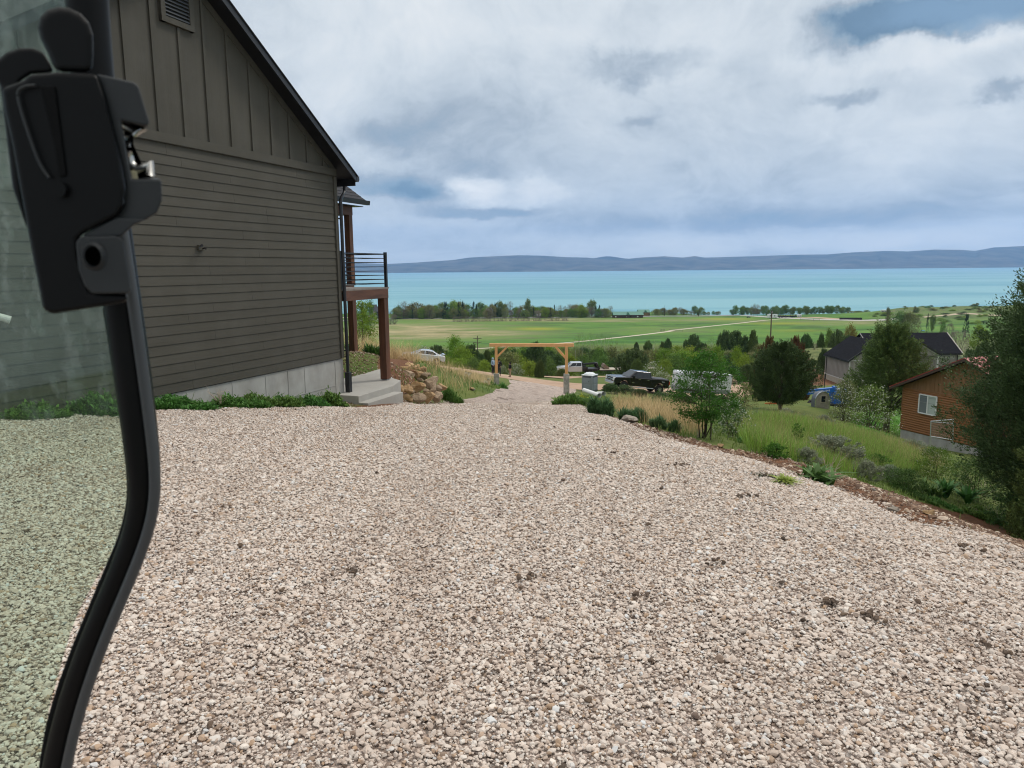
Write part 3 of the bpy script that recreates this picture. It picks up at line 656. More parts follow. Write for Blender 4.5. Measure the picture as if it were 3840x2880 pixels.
# porch roof
b = MB(); ys, zs, rs = 2.95, 4.36, .70
V = lambda x, y, dz: (x, y, zs + rs * (y - ys) + dz)
b.hexa([V(.2, ys, 0), V(6.15, ys, 0), V(6.15, 6.2, 0), V(.2, 6.2, 0), V(.2, ys, .05), V(6.15, ys, .05), V(6.15, 6.2, .05), V(.2, 6.2, .05)])
zz = zs + rs * 3.25
b.hexa([(.2, 6.2, zz), (6.15, 6.2, zz), (6.15, 9.45, zs), (.2, 9.45, zs), (.2, 6.2, zz + .05), (6.15, 6.2, zz + .05), (6.15, 9.45, zs + .05), (.2, 9.45, zs + .05)])
pr = b.build('porch_roof', SHG, house, fix=True)
b = MB()
for i in range(14): y = ys + .02 + i * .17; b.hexa([V(.2, y, .052), V(6.16, y, .052), V(6.16, y + .16, .052), V(.2, y + .16, .052), V(.2, y, .066), V(6.16, y, .066), V(6.16, y + .16, .055), V(.2, y + .16, .055)])
b.build('shingle_course', SHG, pr, fix=True)
b = MB(); b.prism([(ys - .11, zs - .09), (ys - .01, zs - .09), (ys - .01, zs + .045), (ys - .13, zs + .045)], .2, 6.2, 'x'); b.build('porch_gutter', BLK, pr)
MB().box((3.1, 3.18, 4.22), (5.9, .36, .02)).build('porch_soffit', BLK, pr)
MB().box((3.05, 3.36, 4.07), (5.5, .2, .27)).build('porch_beam', WOODH, pr); MB().box((5.68, 5.9, 4.07), (.2, 4.8, .27)).build('porch_beam', WOODH, pr)
# walkway and steps
b = MB(); b.prism([(-.36, .02), (-.36, -.62), (1.3, -.62), (2.2, -.35), (2.5, .05), (6.1, 3.1), (6.3, 9), (.0, 9), (.0, .02)], -1.5, -.85, 'z'); o = b.build('walkway', CONC2, bevel=.01, fix=True); o.matrix_world = Matrix(HM.tolist()); tag(o, kind='structure')
b = MB()
for y in (1.2, 2.8): b.box((3, y, -.8485), (7.0, .02, .003))
st = thing('concrete_step', 'low poured concrete step below the walkway at the house corner', 'step', HW(.5, -.75, -1.1), HRZ)
MB().box((0, 0, -.12), (1.72, .27, .42)).build('tread', CONC2, st, bevel=.01)
# ------------------------------------------------------------------ machine cab door in front of the camera
PL = mat('cab_plastic', (.0025, .003, .0035), rough=.42, spec=.14, bump=.12, bscale=900, bdist=.0006)
PG = mat('cab_plastic_lit', (.018, .021, .023), rough=.45, spec=.3, bump=.15, bscale=900, var=.12, vscale=25, bdist=.0006)  # paler copy of the cab plastic: lighter side faces of the latch are painted
RB = mat('rubber_seal', (.003, .0035, .004), rough=.7, spec=.1)
door = thing('cab_door', 'tinted glass cab door with black frame and latch, open in front of the grey house', 'cab door', P(450, 2300, .72))
dinv = np.array(door.location)
Z1 = lambda x, y: (x / 1.276, y / 1.276)
Z2 = lambda x, y: (x / .9315, 1100 + y / .9315)
def wpr(name, pix, Y, th, mt, parent, bevel=.002, seg=3, push=(0, 1, 0), off=dinv, smooth=True):
    A = np.array([P(x, y, Y) for x, y in pix]) - off; n = len(A); push = ray(np.mean([p[0] for p in pix]) if bevel else CX, np.mean([p[1] for p in pix]) if bevel else CY); push = push / push[1] * th
    b = MB(); b.poly(np.concatenate([A, A + push]), [list(range(n)), list(range(n, 2 * n))[::-1]] + [[i, n + i, n + (i + 1) % n, (i + 1) % n] for i in range(n)])
    o = b.build(name, mt, parent, fix=True, bevel=bevel, seg=seg)
    return o
def wtube(name, pix, Y, rad, mt, parent, n=14, flat=1.0):
    pts = np.array([P(x, y, Y) for x, y in pix]) - dinv
    t = np.linspace(0, len(pts) - 1, len(pts) * 5); from_ = np.arange(len(pts))
    c = np.stack([np.interp(t, from_, pts[:, k]) for k in range(3)], -1)
    for _ in range(8): c[1:-1] = (c[:-2] + 2 * c[1:-1] + c[2:]) / 4
    rr = np.interp(t, from_, np.full(len(pts), rad) if np.isscalar(rad) else rad)
    b = MB(); b.tube(c, rr, n); return b.build(name, mt, parent, smooth=True)
def gl():
    m = bpy.data.materials.new('tinted_glass'); m.use_nodes = True; nt = m.node_tree; nt.nodes.clear(); g = NG(nt)
    tc = g.n('ShaderNodeTexCoord').outputs['Object']
    sp = g.n('ShaderNodeSeparateXYZ', [tc]); z = sp.outputs[2]
    d1 = g.noise(tc, 16, 6, .7).outputs[0]; d2 = g.noise(g.mapping(tc, sc=(1.5, 1, .6)), 60, 5, .65).outputs[0]; d3 = g.noise(tc, 240, 4, .7).outputs[0]
    hi = g.n('ShaderNodeMapRange', [z, .10, .32, 0.0, 1.0]).outputs[0]
    df = g.m('MULTIPLY', g.m('ADD', g.m('MULTIPLY', g.ramp(d2, (.50, 0.0), (.66, 1.0)), .5), g.m('MULTIPLY', g.ramp(d1, (.3, 0.0), (.75, 1.0)), .28)), g.m('ADD', g.m('MULTIPLY', d3, .8), .5))
    df = g.m('MULTIPLY', df, g.m('ADD', g.m('MULTIPLY', hi, .50), .035), clamp=True)
    t = g.n('ShaderNodeBsdfTransparent', [(.79, .875, .81, 1)])
    gs_ = g.n('ShaderNodeBsdfGlossy', [(.8, .9, .9, 1), .03]); f = g.n('ShaderNodeMixShader', [.035, t.outputs[0], gs_.outputs[0]])
    di = g.n('ShaderNodeBsdfDiffuse', [(.42, .50, .48, 1)]); o = g.n('ShaderNodeMixShader', [df, f.outputs[0], di.outputs[0]])
    g.n('ShaderNodeOutputMaterial', [o.outputs[0]]); return m
gp = [(-2200, -1200), (330, -1200), (330, 0), (400, 700), (440, 1200), (478, 1700), (470, 1990)] + [Z2(*p) for p in ((372, 935), (320, 1010), (272, 1100), (240, 1180), (212, 1270), (190, 1350), (165, 1440), (150, 1520), (138, 1600), (133, 1659))] + [(135, 3000), (150, 3500), (-2200, 3500)]
wpr('glass_pane', gp, .725, .005, gl(), door, bevel=0)
px_ = [((-150, 300 + -0) if 0 else (320, -500)), (325, 0), (345, 280), (392, 700), (455, 1100), (500, 1420), (537, 1700), (545, 1851), (520, 1990), (455, 2160), (350, 2400), (265, 2640), (205, 2880), (150, 3250)]
px_[0] = (300, -500)
wtube('door_frame', px_, .70, [.0175, .0175, .0178, .0175, .0165, .0165, .0155, .0140, .0132, .013, .013, .013, .013, .013], PL, door, n=20)
wtube('frame_rib', [(x + 40, y) for x, y in px_[3:]], .686, .0055, mat('rim_highlight', (.045, .05, .054), rough=.4, spec=.4), door, n=8)  # highlight along the frame rim, put into the colour as a paler grey
wtube('rubber_seal', [(x, y) for x, y in ((404, 1154), (446, 1422), (488, 1701), (504, 1851), (478, 2000), (428, 2110), (352, 2292), (311, 2388), (269, 2496), (231, 2603), (199, 2710), (180, 2818), (160, 2950), (140, 3250))], .712, [.0045, .0045, .005, .0055] + [.0065] * 10, RB, door)
sc = MB()
# latch
lt = wpr('latch', [Z1(*p) for p in ((112, 380), (140, 352), (270, 342), (462, 350), (500, 460), (545, 640), (580, 800), (596, 900), (590, 985), (560, 1035), (400, 1120), (368, 1150), (372, 1230), (400, 1340), (430, 1400), (620, 1412), (600, 1452), (430, 1478), (262, 1504), (225, 1500), (203, 1470), (150, 1200), (95, 900), (60, 700), (20, 520), (5, 420))], .560, .060, PL, door, bevel=.004)
wpr('side_face', [Z1(*p) for p in ((462, 352), (640, 392), (664, 412), (716, 585), (706, 604), (580, 578), (600, 700), (630, 858), (772, 858), (776, 960), (752, 1020), (700, 1052), (640, 1075), (560, 1085), (540, 1045), (590, 990), (600, 900), (585, 800), (545, 640), (500, 460))], .566, .045, PG, door, bevel=.0022)
wpr('housing_plate', [Z1(*p) for p in ((362, 1160), (385, 1132), (560, 1128), (590, 1150), (628, 1390), (615, 1404), (440, 1406), (405, 1370), (375, 1290))], .556, .030, PG, door, bevel=.0025)
lg = wpr('lower_lip', [Z1(*p) for p in ((400, 1120), (560, 1040), (700, 1050), (640, 1078), (580, 1132), (400, 1140))], .562, .04, PG, door, bevel=.0015)
c = P(*Z1(444, 1226), .553) - dinv
b = MB(); b.tube([c + np.array([0, .0022, 0]), c + np.array([0, .012, 0])], .0072, 20); b.build('keyhole', mat('hole_black', (.001, .001, .001), rough=1, spec=0), door)
b = MB(); 
for k in range(20):
    t0, t1 = 2 * math.pi * k / 20, 2 * math.pi * (k + 1) / 20; q = lambda t, r_, y: c + np.array([r_ * math.cos(t), y, r_ * 1.15 * math.sin(t)])
    b.add([q(t0, .0072, -.002), q(t1, .0072, -.002), q(t1, .0092, .001), q(t0, .0092, .001)], [(0, 1, 2, 3)])
b.build('keyhole_rim', PG, door, fix=True)
CR = mat('steel_catch', (.45, .45, .43), rough=.25, metal=1)
for pts, rd in (([(585, 600), (640, 625), (685, 620), (640, 640)], .0030), ([(610, 730), (628, 790), (665, 815), (720, 790), (715, 840)], .0040), ([(600, 660), (625, 650), (612, 700)], .0022)):
    q = np.array([P(*Z1(*p), .585) for p in pts]) - dinv; b = MB(); b.tube(q, rd, 8); b.build('catch', CR, door, smooth=True)
wpr('catch_block', [Z1(*p) for p in ((590, 590), (690, 600), (690, 640), (640, 640), (610, 700), (625, 760), (690, 800), (720, 790), (725, 850), (640, 855), (600, 700))], .588, .02, RB, door, bevel=.001)
wpr('yellow_tag', [Z1(*p) for p in ((624, 815), (655, 822), (660, 858), (634, 858))], .580, .003, mat('cream_tag', (.6, .55, .35), rough=.5), door, bevel=.0005)
# recess outline on the latch face
wtube('recess_edge', [Z1(*p) for p in ((170, 408), (120, 412), (88, 430), (82, 460), (110, 560), (150, 680), (190, 790), (235, 850))], .557, .0011, PG, door, n=6)
wpr('slider', [Z1(*p) for p in ((190, 410), (262, 410), (300, 700), (318, 842), (285, 850), (262, 700))], .5585, .004, RB, door, bevel=.001)
c = P(*Z1(278, 906), .556) - dinv; b = MB(); b.tube([c, c + np.array([0, .006, 0])], .0050, 12); b.build('pivot_bolt', PL, door, bevel=.0008)
# paddles: thick rounded levers
def paddle(name, pix, Y, th):
    return wpr(name, [Z1(*p) for p in pix], Y, th, PG if 0 else PL, door, bevel=.005, seg=4)
paddle('release_lever', ((265, 345), (225, 250), (190, 180), (178, 130), (190, 80), (225, 45), (280, 30), (330, 36), (385, 62), (425, 105), (446, 165), (448, 260), (442, 350)), .566, .018)
paddle('lever_behind', ((0, 410), (-40, 350), (-20, 290), (30, 250), (90, 228), (150, 226), (205, 245), (240, 300), (262, 345), (150, 352), (100, 385), (60, 440), (80, 600), (90, 640), (100, 900), (130, 1100), (60, 900), (30, 650)), .590, .016)
# ------------------------------------------------------------------ boulders beside the steps
def rock_mesh(seed, cuts=10, sub=4, lo=.30, hi=.46, rough_=.02):
    r = rng(seed); bm = bmesh.new(); bmesh.ops.create_icosphere(bm, subdivisions=sub, radius=.5)
    pl = [(lambda v: v / np.linalg.norm(v))(r.normal(size=3)) for _ in range(cuts)]; ds = r.uniform(lo, hi, cuts)
    fr_ = r.uniform(4, 17, (8, 3)) * r.choice([-1, 1], (8, 3)); ph = r.uniform(0, 6, 8)
    for v in bm.verts:
        p = np.array(v.co)
        for n, d in zip(pl, ds):
            k = p @ n
            if k > d: p = p - n * (k - d) * .93
        p = p * (1 + rough_ * sum(math.sin(f @ p + q) for f, q in zip(fr_, ph)) * .6)
        v.co = p
    me = bpy.data.meshes.new('boulder'); bm.to_mesh(me); bm.free(); return me
def rock_mat(name, c1, c2, c3, crack=.5):
    m = bpy.data.materials.new(name); m.use_nodes = True; nt = m.node_tree; nt.nodes.clear(); g = NG(nt)
    tc = g.n('ShaderNodeTexCoord').outputs['Object']; rd = g.n('ShaderNodeObjectInfo').outputs['Random']
    off = g.n('ShaderNodeVectorMath', [tc, g.comb(g.m('MULTIPLY', rd, 30), g.m('MULTIPLY', rd, 17), 0.0)], operation='ADD').outputs[0]
    n1 = g.noise(off, 2.2, 6, .62).outputs[0]; lay = g.noise(g.mapping(off, sc=(.6, .6, 6), rot=(.5, .7, .3)), 2.4, 6, .65, .8).outputs[0]; n3 = g.noise(off, 12, 6, .7).outputs[0]
    c = g.mix(g.ramp(n1, (.35, 0.0), (.65, 1.0)), c1, c2); c = g.mix(g.m('MULTIPLY', g.ramp(lay, (.46, 0.0), (.62, 1.0)), .6), c, c3)
    dk = g.ramp(g.m('ABSOLUTE', g.m('SUBTRACT', lay, .5)), (0.0, 1.0), (.025, 0.0)); c = g.mix(g.m('MULTIPLY', dk, crack), c, (.07, .045, .025))
    c = g.mix(g.m('MULTIPLY', g.ramp(n3, (.5, 0.0), (.75, 1.0)), .35), c, tuple(x * .5 for x in c1))
    b = g.n('ShaderNodeBump', {'Strength': .9, 'Distance': .06, 'Height': g.m('ADD', n3, g.m('MULTIPLY', lay, 1.5))})
    p = g.n('ShaderNodeBsdfPrincipled', {'Base Color': c, 'Roughness': .9, 'Normal': b.outputs[0]}); p.inputs['Specular IOR Level'].default_value = .2
    g.n('ShaderNodeOutputMaterial', [p.outputs[0]]); return m
RK = rock_mat('tan_sandstone', (.46, .28, .13), (.58, .39, .21), (.62, .46, .29)); RK2 = rock_mat('grey_tan_stone', (.44, .32, .21), (.54, .42, .30), (.30, .21, .14), .6)
ROCKS = [  # zx, zy, w, h, Y, label
 (462, 700, 350, 215, 21.2, 'large orange-tan boulder at the corner post of the balcony'), (690, 742, 165, 165, 21.6, 'small rounded boulder between the corner boulder and the tall one beside it'),
 (872, 692, 245, 235, 22.3, 'big upright tan boulder in the middle row of the rock pile'), (1072, 640, 240, 240, 23.2, 'blocky grooved boulder in the middle row with dark vertical cracks'),
 (1150, 575, 150, 150, 24.2, 'pale boulder half hidden behind the grooved block'), (1262, 690, 200, 125, 24.0, 'long low tan boulder lying at the gravel end of the pile'),
 (1205, 722, 150, 110, 23.4, 'small flat boulder below the long low one'), (682, 892, 240, 150, 21.2, 'striped golden boulder at the foot of the pile next to the step'),
 (872, 888, 240, 180, 21.9, 'pale grey boulder in the bottom row'), (1050, 865, 235, 240, 22.5, 'tall brown boulder in the bottom row'), (1200, 868, 180, 215, 23.0, 'leaning brown boulder closest to the green weeds'),
 (690, 490, 290, 160, 25.0, 'pale striped boulder on the upper bank'), (840, 480, 240, 170, 25.6, 'smooth tan boulder beside the pale striped one'), (975, 505, 150, 130, 25.6, 'cracked pink-grey boulder above the grooved block'),
 (900, 570, 130, 80, 24.2, 'small stone wedged above the upright boulder'), (950, 405, 130, 130, 27.0, 'sharp brown wedge-shaped boulder on the upper bank'), (1045, 480, 90, 80, 26.4, 'small dark angular stone on the upper bank'),
 (640, 375, 270, 100, 27.2, 'flat orange boulder halfway up the bank'), (740, 335, 330, 110, 28.4, 'long rounded boulder below the top boulder'), (850, 360, 150, 110, 28.0, 'rounded tan boulder right of the long one'),
 (575, 300, 230, 100, 29.4, 'low pale boulder under the top boulder'), (620, 245, 290, 140, 30.6, 'topmost broad tan boulder in front of the silver car'), (1000, 760, 110, 70, 22.6, 'small stone wedged under the grooved block'), (1120, 760, 120, 90, 22.8, 'small grey stone in a gap of the pile'),
 (760, 790, 120, 70, 21.7, 'small stone between bottom and middle rows')]
rms = [rock_mesh(300 + i, cuts=12, lo=.25, hi=.44, rough_=.03) for i in range(7)]
for i, (zx, zy, w, hh, Y, lab) in enumerate(ROCKS):
    r = rng(500 + i); c = P(1380 + zx / 4.608, 1300 + zy / 4.608, Y); sx = w / 4.608 / F * Y * 1.12; sz = hh / 4.608 / F * Y * 1.15
    me_ = rms[i % 7].copy(); me_.materials.clear(); me_.materials.append(RK if i in (0, 1, 2, 5, 7, 9, 12, 15, 17, 18, 19, 21) else RK2); me_.shade_flat()
    o = bpy.data.objects.new('boulder', me_); COL.objects.link(o); o.location = c; o.scale = (sx, (sx + sz) / 2 * 1.1, sz * 1.05); o.rotation_euler = (r.normal(0, .12), r.normal(0, .12) + (.3 if i in (11, 12, 21, 18) else 0), r.choice([0, math.pi]) + r.normal(0, .2))
    tag(o, lab, 'boulder', 'boulders of the rock pile')
def stone(px, py, Y, w, hh, lab, mt=RK2, seed=1):
    g_ = GP(px, py) if Y is None else P(px, py, Y); Y = g_[1]; me_ = rms[seed % 7].copy(); me_.materials.clear(); me_.materials.append(mt); me_.shade_smooth()
    o = bpy.data.objects.new('rock', me_); COL.objects.link(o); sx = w / F * Y * 1.15; o.scale = (sx, sx * .8, hh / F * Y * 1.25); o.location = (g_[0], g_[1] + sx * .2, g_[2] + o.scale[2] * .28); o.rotation_euler = (0, 0, seed); tag(o, lab, 'rock')
PALE = rock_mat('pale_rock', (.40, .36, .30), (.50, .45, .38), (.34, .28, .22), .15)
stone(2362, 1588, None, 68, 34, 'pale rounded rock at the edge of the drive by the dry grass', PALE, 2)
stone(2703, 1680, None, 30, 18, 'orange stone on the soil verge below the blossoming bush', RK, 3)
stone(3355, 1922, None, 62, 18, 'flat tan slab lying on the soil verge', PALE, 4)
stone(3492, 1932, None, 50, 20, 'yellowish flat stone on the soil verge near the broad-leaved plant', RK, 5)
stone(3424, 1972, None, 34, 18, 'rounded grey pebble half on the gravel at the soil verge', PALE, 6)
stone(3278, 1842, None, 26, 12, 'pale stone at the upper rim of the soil verge', PALE, 1)
stone(1768, 1464, None, 22, 14, 'tan stone on the verge before the green utility box', RK, 2); stone(1776, 1468, None, 12, 12, 'small pale stone next to the green utility box', PALE, 3)
stone(680, 1530, None, 26, 14, 'small reddish stone in the soil under the house weeds', RK, 1)
stone(2615, 2680, None, 34, 42, 'grey-brown rock sitting on the gravel near the camera', rock_mat('dull_rock', (.24, .20, .16), (.32, .27, .22), (.2, .16, .12), .2), 4)
stone(3360, 2663, None, 44, 26, 'grey lump of rock on the gravel at the lower right', MATS.get('x') or PALE, 5)
# ------------------------------------------------------------------ timber arch
CED = mat('fresh_cedar', (.66, .32, .125), rough=.65, col2=(.76, .42, .19), vscale=3, stretch=(4, 4, .5), bump=.2, bscale=30)
PIER = mat('pier_concrete', (.33, .32, .285), rough=.95, var=.3, vscale=4, bump=.5, bscale=12, dirt=((.18, .16, .12), .6, 3))
aL, aR = P(1862, 1440, 61.5), P(2124, 1472, 60.2); ar = thing('timber_arch', 'fresh cedar timber archway on two concrete piers across the foot of the drive', 'archway', (aL + aR) / 2)
o0 = np.array(ar.location); zb = [P(x, y, Y)[2] for x, y, Y in ((1862, 1298, 61.5), (2124, 1299, 60.2))]
pz = [P(x, y, Y)[2] for x, y, Y in ((1862, 1400, 61.5), (2124, 1402, 60.2))]
for a, zb_, zp, dy in ((aL, zb[0], pz[0], .5), (aR, zb[1], pz[1], .5)):
    MB().box(a - o0 + [0, 0, (zp - a[2] - dy) / 2], (.43, .43, zp - a[2] + dy), .1).build('concrete_pier', PIER, ar, bevel=.02)
    MB().box(a - o0 + [0, 0, (zb_ + zp) / 2 - a[2]], (.215, .215, zb_ - zp), .1).build('arch_post', CED, ar, bevel=.01)
bl, br_ = P(1836, 1293.5, 61.7), P(2152, 1294, 60.1); CEDH = mat('cedar_beam', (.66, .32, .125), rough=.65, col2=(.76, .43, .20), vscale=3, stretch=(.4, 4, 4), bump=.2, bscale=30)
MB().bar(bl - o0, br_ - o0, .23, .27).build('arch_beam', CEDH, ar, bevel=.012)
for p, q in (((1864, 1338, 61.5), (1901, 1301, 61.4)), ((2121, 1342, 60.25), (2084, 1301, 60.4))): MB().bar(P(*p) - o0, P(*q) - o0, .16, .16).build('knee_brace', CED, ar)
# ------------------------------------------------------------------ small site objects
WH = mat('white_paint', (.70, .71, .71), rough=.45); CHR = mat('chrome', (.55, .56, .58), rough=.2, metal=.9); TYR = mat('tyre_rubber', (.012, .012, .012), rough=.85)
GLS = glassmat('car_glass', (.012, .016, .02), .04); BLP = mat('black_car_paint', (.006, .006, .008), rough=.22, coat=.45, spec=.3); RED = mat('red_lens', (.35, .01, .01), rough=.2)
SIL = mat('silver_paint', (.52, .55, .57), rough=.28, metal=.35, coat=.7); DKM = mat('dark_rim', (.03, .03, .032), rough=.35, metal=.6); ALU = mat('rim_alloy', (.45, .46, .47), rough=.3, metal=.8); CLR = mat('headlight_lens', (.62, .64, .62), rough=.12)
sg = thing('yard_sign', 'small white yard sign with faint grey lines tilted in the dry grass', 'sign', P(1752, 1440, 50)); so_ = np.array(sg.location)
q = [P(x, y, 50) - so_ for x, y in ((1744, 1393), (1767, 1399), (1762, 1424), (1739, 1417))]
b = MB(); b.poly(q + [p + np.array([.01, .03, 0]) for p in q], [(0, 1, 2, 3), (7, 6, 5, 4), (0, 4, 5, 1), (1, 5, 6, 2), (2, 6, 7, 3), (3, 7, 4, 0)]); b.build('sign_board', mat('sign_white', (.68, .70, .72), rough=.4, var=.1, vscale=5), sg, fix=True)
b = MB(); e_ = [p + np.array([.008, -.005, 0]) for p in q]
for i in (0, 1): b.bar(e_[i * 1 + 0], e_[i + 1], .015, .02)
b.build('sign_edge', BLK, sg)
for i in (0, 1): a = q[3 - i] * .8 + q[2 + (-i)] * .2; MB().bar(a + [0, .02, .2], a + [0, .02, -.35], .012).build('stake', DKM, sg)
b = MB()
for i, (u, v_) in enumerate(((.3, .3), (.45, .25), (.62, .35))): a = q[0] * (1 - u) + q[1] * u; c_ = q[3] * (1 - u) + q[2] * u; b.bar(a * .75 + c_ * .25 + [0, -.004, 0], a * .3 + c_ * .7 + [0.03 * (-1) ** i, -.004, 0], .006)
b.build('sign_lines', mat('grey_line', (.42, .44, .46)), sg)
# utility box
UG = mat('utility_green', (.020, .040, .036), rough=.5); UGL = mat('utility_green_light', (.13, .20, .165), rough=.6)
up = P(1808, 1470, 48); ub = thing('utility_box', 'dark green transformer box with white stickers beside the left arch pier', 'utility box', up, .25)
MB().box((0, 0, .0), (.80, .80, .16)).build('pad', UGL, ub, bevel=.02); bx_ = MB().box((-.02, 0, .36), (.66, .62, .56)).build('cabinet', UG, ub, bevel=.015)
b = MB(); b.hexa([(-.38, -.36, .63), (.36, -.36, .63), (.36, .34, .66), (-.38, .34, .66), (-.38, -.36, .66), (.36, -.36, .66), (.34, .34, .72), (-.36, .34, .72)]); b.build('lid', UGL, ub, bevel=.01)
for x, s in ((-.26, .09), (-.12, .07), (.14, .1)): MB().box((x, -.315, .56), (s, .006, .055)).build('sticker', WH, bx_)
MB().box((.31, 0, .36), (.012, .60, .5)).build('side_panel', UGL, ub)
pd = thing('cable_pedestal', 'slim pale green cable pedestal behind the utility box', 'pedestal', P(1833, 1446, 50.5)); MB().box((0, 0, .12), (.14, .14, .66)).build('pedestal_body', UGL, pd, bevel=.02); MB().box((0, 0, .46), (.17, .17, .06)).build('pedestal_cap', UGL, pd, bevel=.02)
# portable toilet
TG = mat('toilet_grey', (.20, .235, .255), rough=.5); TD = mat('toilet_dark', (.05, .06, .07), rough=.5); TW = mat('toilet_roof', (.62, .66, .68), rough=.4)
tp = P(2211, 1478, 69); tp[2] = h(tp[0], tp[1]); zt = P(2211, 1397, 69)[2]; HT = zt - tp[2]
pt = thing('portable_toilet', 'grey portable toilet with a white domed roof beside the right arch pier', 'toilet', tp, math.radians(-33))
MB().box((0, 0, .06), (1.16, 1.16, .16)).build('skid', TD, pt, bevel=.02); MB().box((0, 0, HT * .46), (1.08, 1.08, HT * .82)).build('cabin', TG, pt, bevel=.05, seg=3)
for rz in (0, math.pi / 2):
    R_ = np.eye(4); R_[:2, :2] = [[math.cos(rz), -math.sin(rz)], [math.sin(rz), math.cos(rz)]]
    for z, hh in ((.42, .5), (1.06, .55)): MB().box((0, -.55, z), (.72, .04, hh), M=R_).build('moulded_panel', TG, pt, bevel=.02)
    MB().box((0, -.546, HT * .80), (.8, .03, .11), M=R_).build('vent_slot', TD, pt)
    for s in (-.5, .5): MB().box((s, -.55, HT * .44), (.1, .04, HT * .78), M=R_).build('corner_rib', TG, pt, bevel=.015)
b = MB(); b.box((0, 0, HT * .885), (1.2, 1.2, .07)); b.build('roof_rim', TW, pt, bevel=.02)
b = MB(); b.ell((0, 0, HT * .9), (.56, .56, HT * .12), 16, 10); rf = b.build('roof_dome', TW, pt, smooth=True)
for a in range(6): t = a * math.pi / 3; MB().ell((.3 * math.cos(t), .3 * math.sin(t), HT * .955), (.13, .13, .10), 8, 6).build('roof_bump', TW, rf, smooth=True)
MB().box((.2, -.58, 1.0), (.05, .03, .12)).build('door_latch', TD, pt)
# white pipes
def pipe(a, c, r_, lab):
    o = thing('culvert_pipe', lab, 'pipe', a); a, c = np.array(a), np.array(c); d = c - a; b = MB(); b.tube([d * 0, d * .5, d], [r_, r_, r_], 16, cap=False); b.tube([d, d * .5, d * 0], [r_ * .88] * 3, 16, cap=False)
    b.build('pipe_wall', WH, o, smooth=True); b = MB(); b.tube([d * .99, d * 1.0 + d / np.linalg.norm(d) * .06], [r_ * 1.12, r_ * 1.12], 16, cap=False); b.build('pipe_collar', WH, o, smooth=True)
pipe(P(2190, 1463, 59), P(2247, 1483, 56), .17, 'long white culvert pipe lying in the weeds before the portable toilet'); pipe(P(2240, 1476, 60), P(2264, 1476, 58.8), .17, 'short white pipe end behind the long white pipe')
# ------------------------------------------------------------------ vehicles  (x forward, y left, z up)
def ground_place(o, px, Y, head, dz=0, tilt=True, wb=3.6, py=None, roll=0):
    c = P(px, py or 1440, Y); x, y = c[0], c[1]; d = np.array([math.cos(head), math.sin(head)])
    zf, zr_ = h(x + d[0] * wb / 2, y + d[1] * wb / 2), h(x - d[0] * wb / 2, y - d[1] * wb / 2)
    o.location = (x, y, (zf + zr_) / 2 + .07 + dz if py is None else c[2]); p = math.atan2(zf - zr_, wb) if tilt else 0
    M = Matrix.Rotation(head, 4, 'Z') @ Matrix.Rotation(-p, 4, 'Y') @ Matrix.Rotation(roll, 4, 'X'); o.rotation_euler = M.to_euler()
def wheel(x, y, r_, par, rim=ALU, w=.26, spokes=8):
    s = 1 if y > 0 else -1
    b = MB(); b.tube([(0, -w / 2, 0), (0, -w / 2 * .85, 0), (0, w / 2 * .85, 0), (0, w / 2, 0)], [r_ * .88, r_, r_, r_ * .88], 28); wh = b.build('wheel', TYR, par, smooth=False); wh.location = (x, y, r_)
    b = MB(); b.tube([(0, s * w * .40, 0), (0, s * w * .53, 0)], [r_ * .62, r_ * .60], 24); rm_ = b.build('rim', DKM, wh)
    b = MB()
    for k in range(spokes): t = 2 * math.pi * k / spokes; b.bar((0, s * w * .56, 0), (math.cos(t) * r_ * .56, s * w * .545, math.sin(t) * r_ * .56), .05, .05, up=(0, 1, 0))
    b.tube([(0, s * w * .5, 0), (0, s * w * .59, 0)], [r_ * .15] * 2, 12); b.build('spokes', rim, wh); return wh
def arch(cx, r_, z0, n=9, rev=False):
    pts = [(cx + r_ * math.cos(t), z0 + r_ * math.sin(t)) for t in np.linspace(0, math.pi, n)]
    return pts[::-1] if rev else pts
def quad(b, pts, off): 
    pts = np.array(pts, float); n = np.cross(pts[1] - pts[0], pts[2] - pts[0]); n /= np.linalg.norm(n); o_ = pts + n * off; i_ = pts - n * .02
    b.poly(np.concatenate([o_, i_]), [(0, 1, 2, 3), (7, 6, 5, 4), (0, 4, 5, 1), (1, 5, 6, 2), (2, 6, 7, 3), (3, 7, 4, 0)])
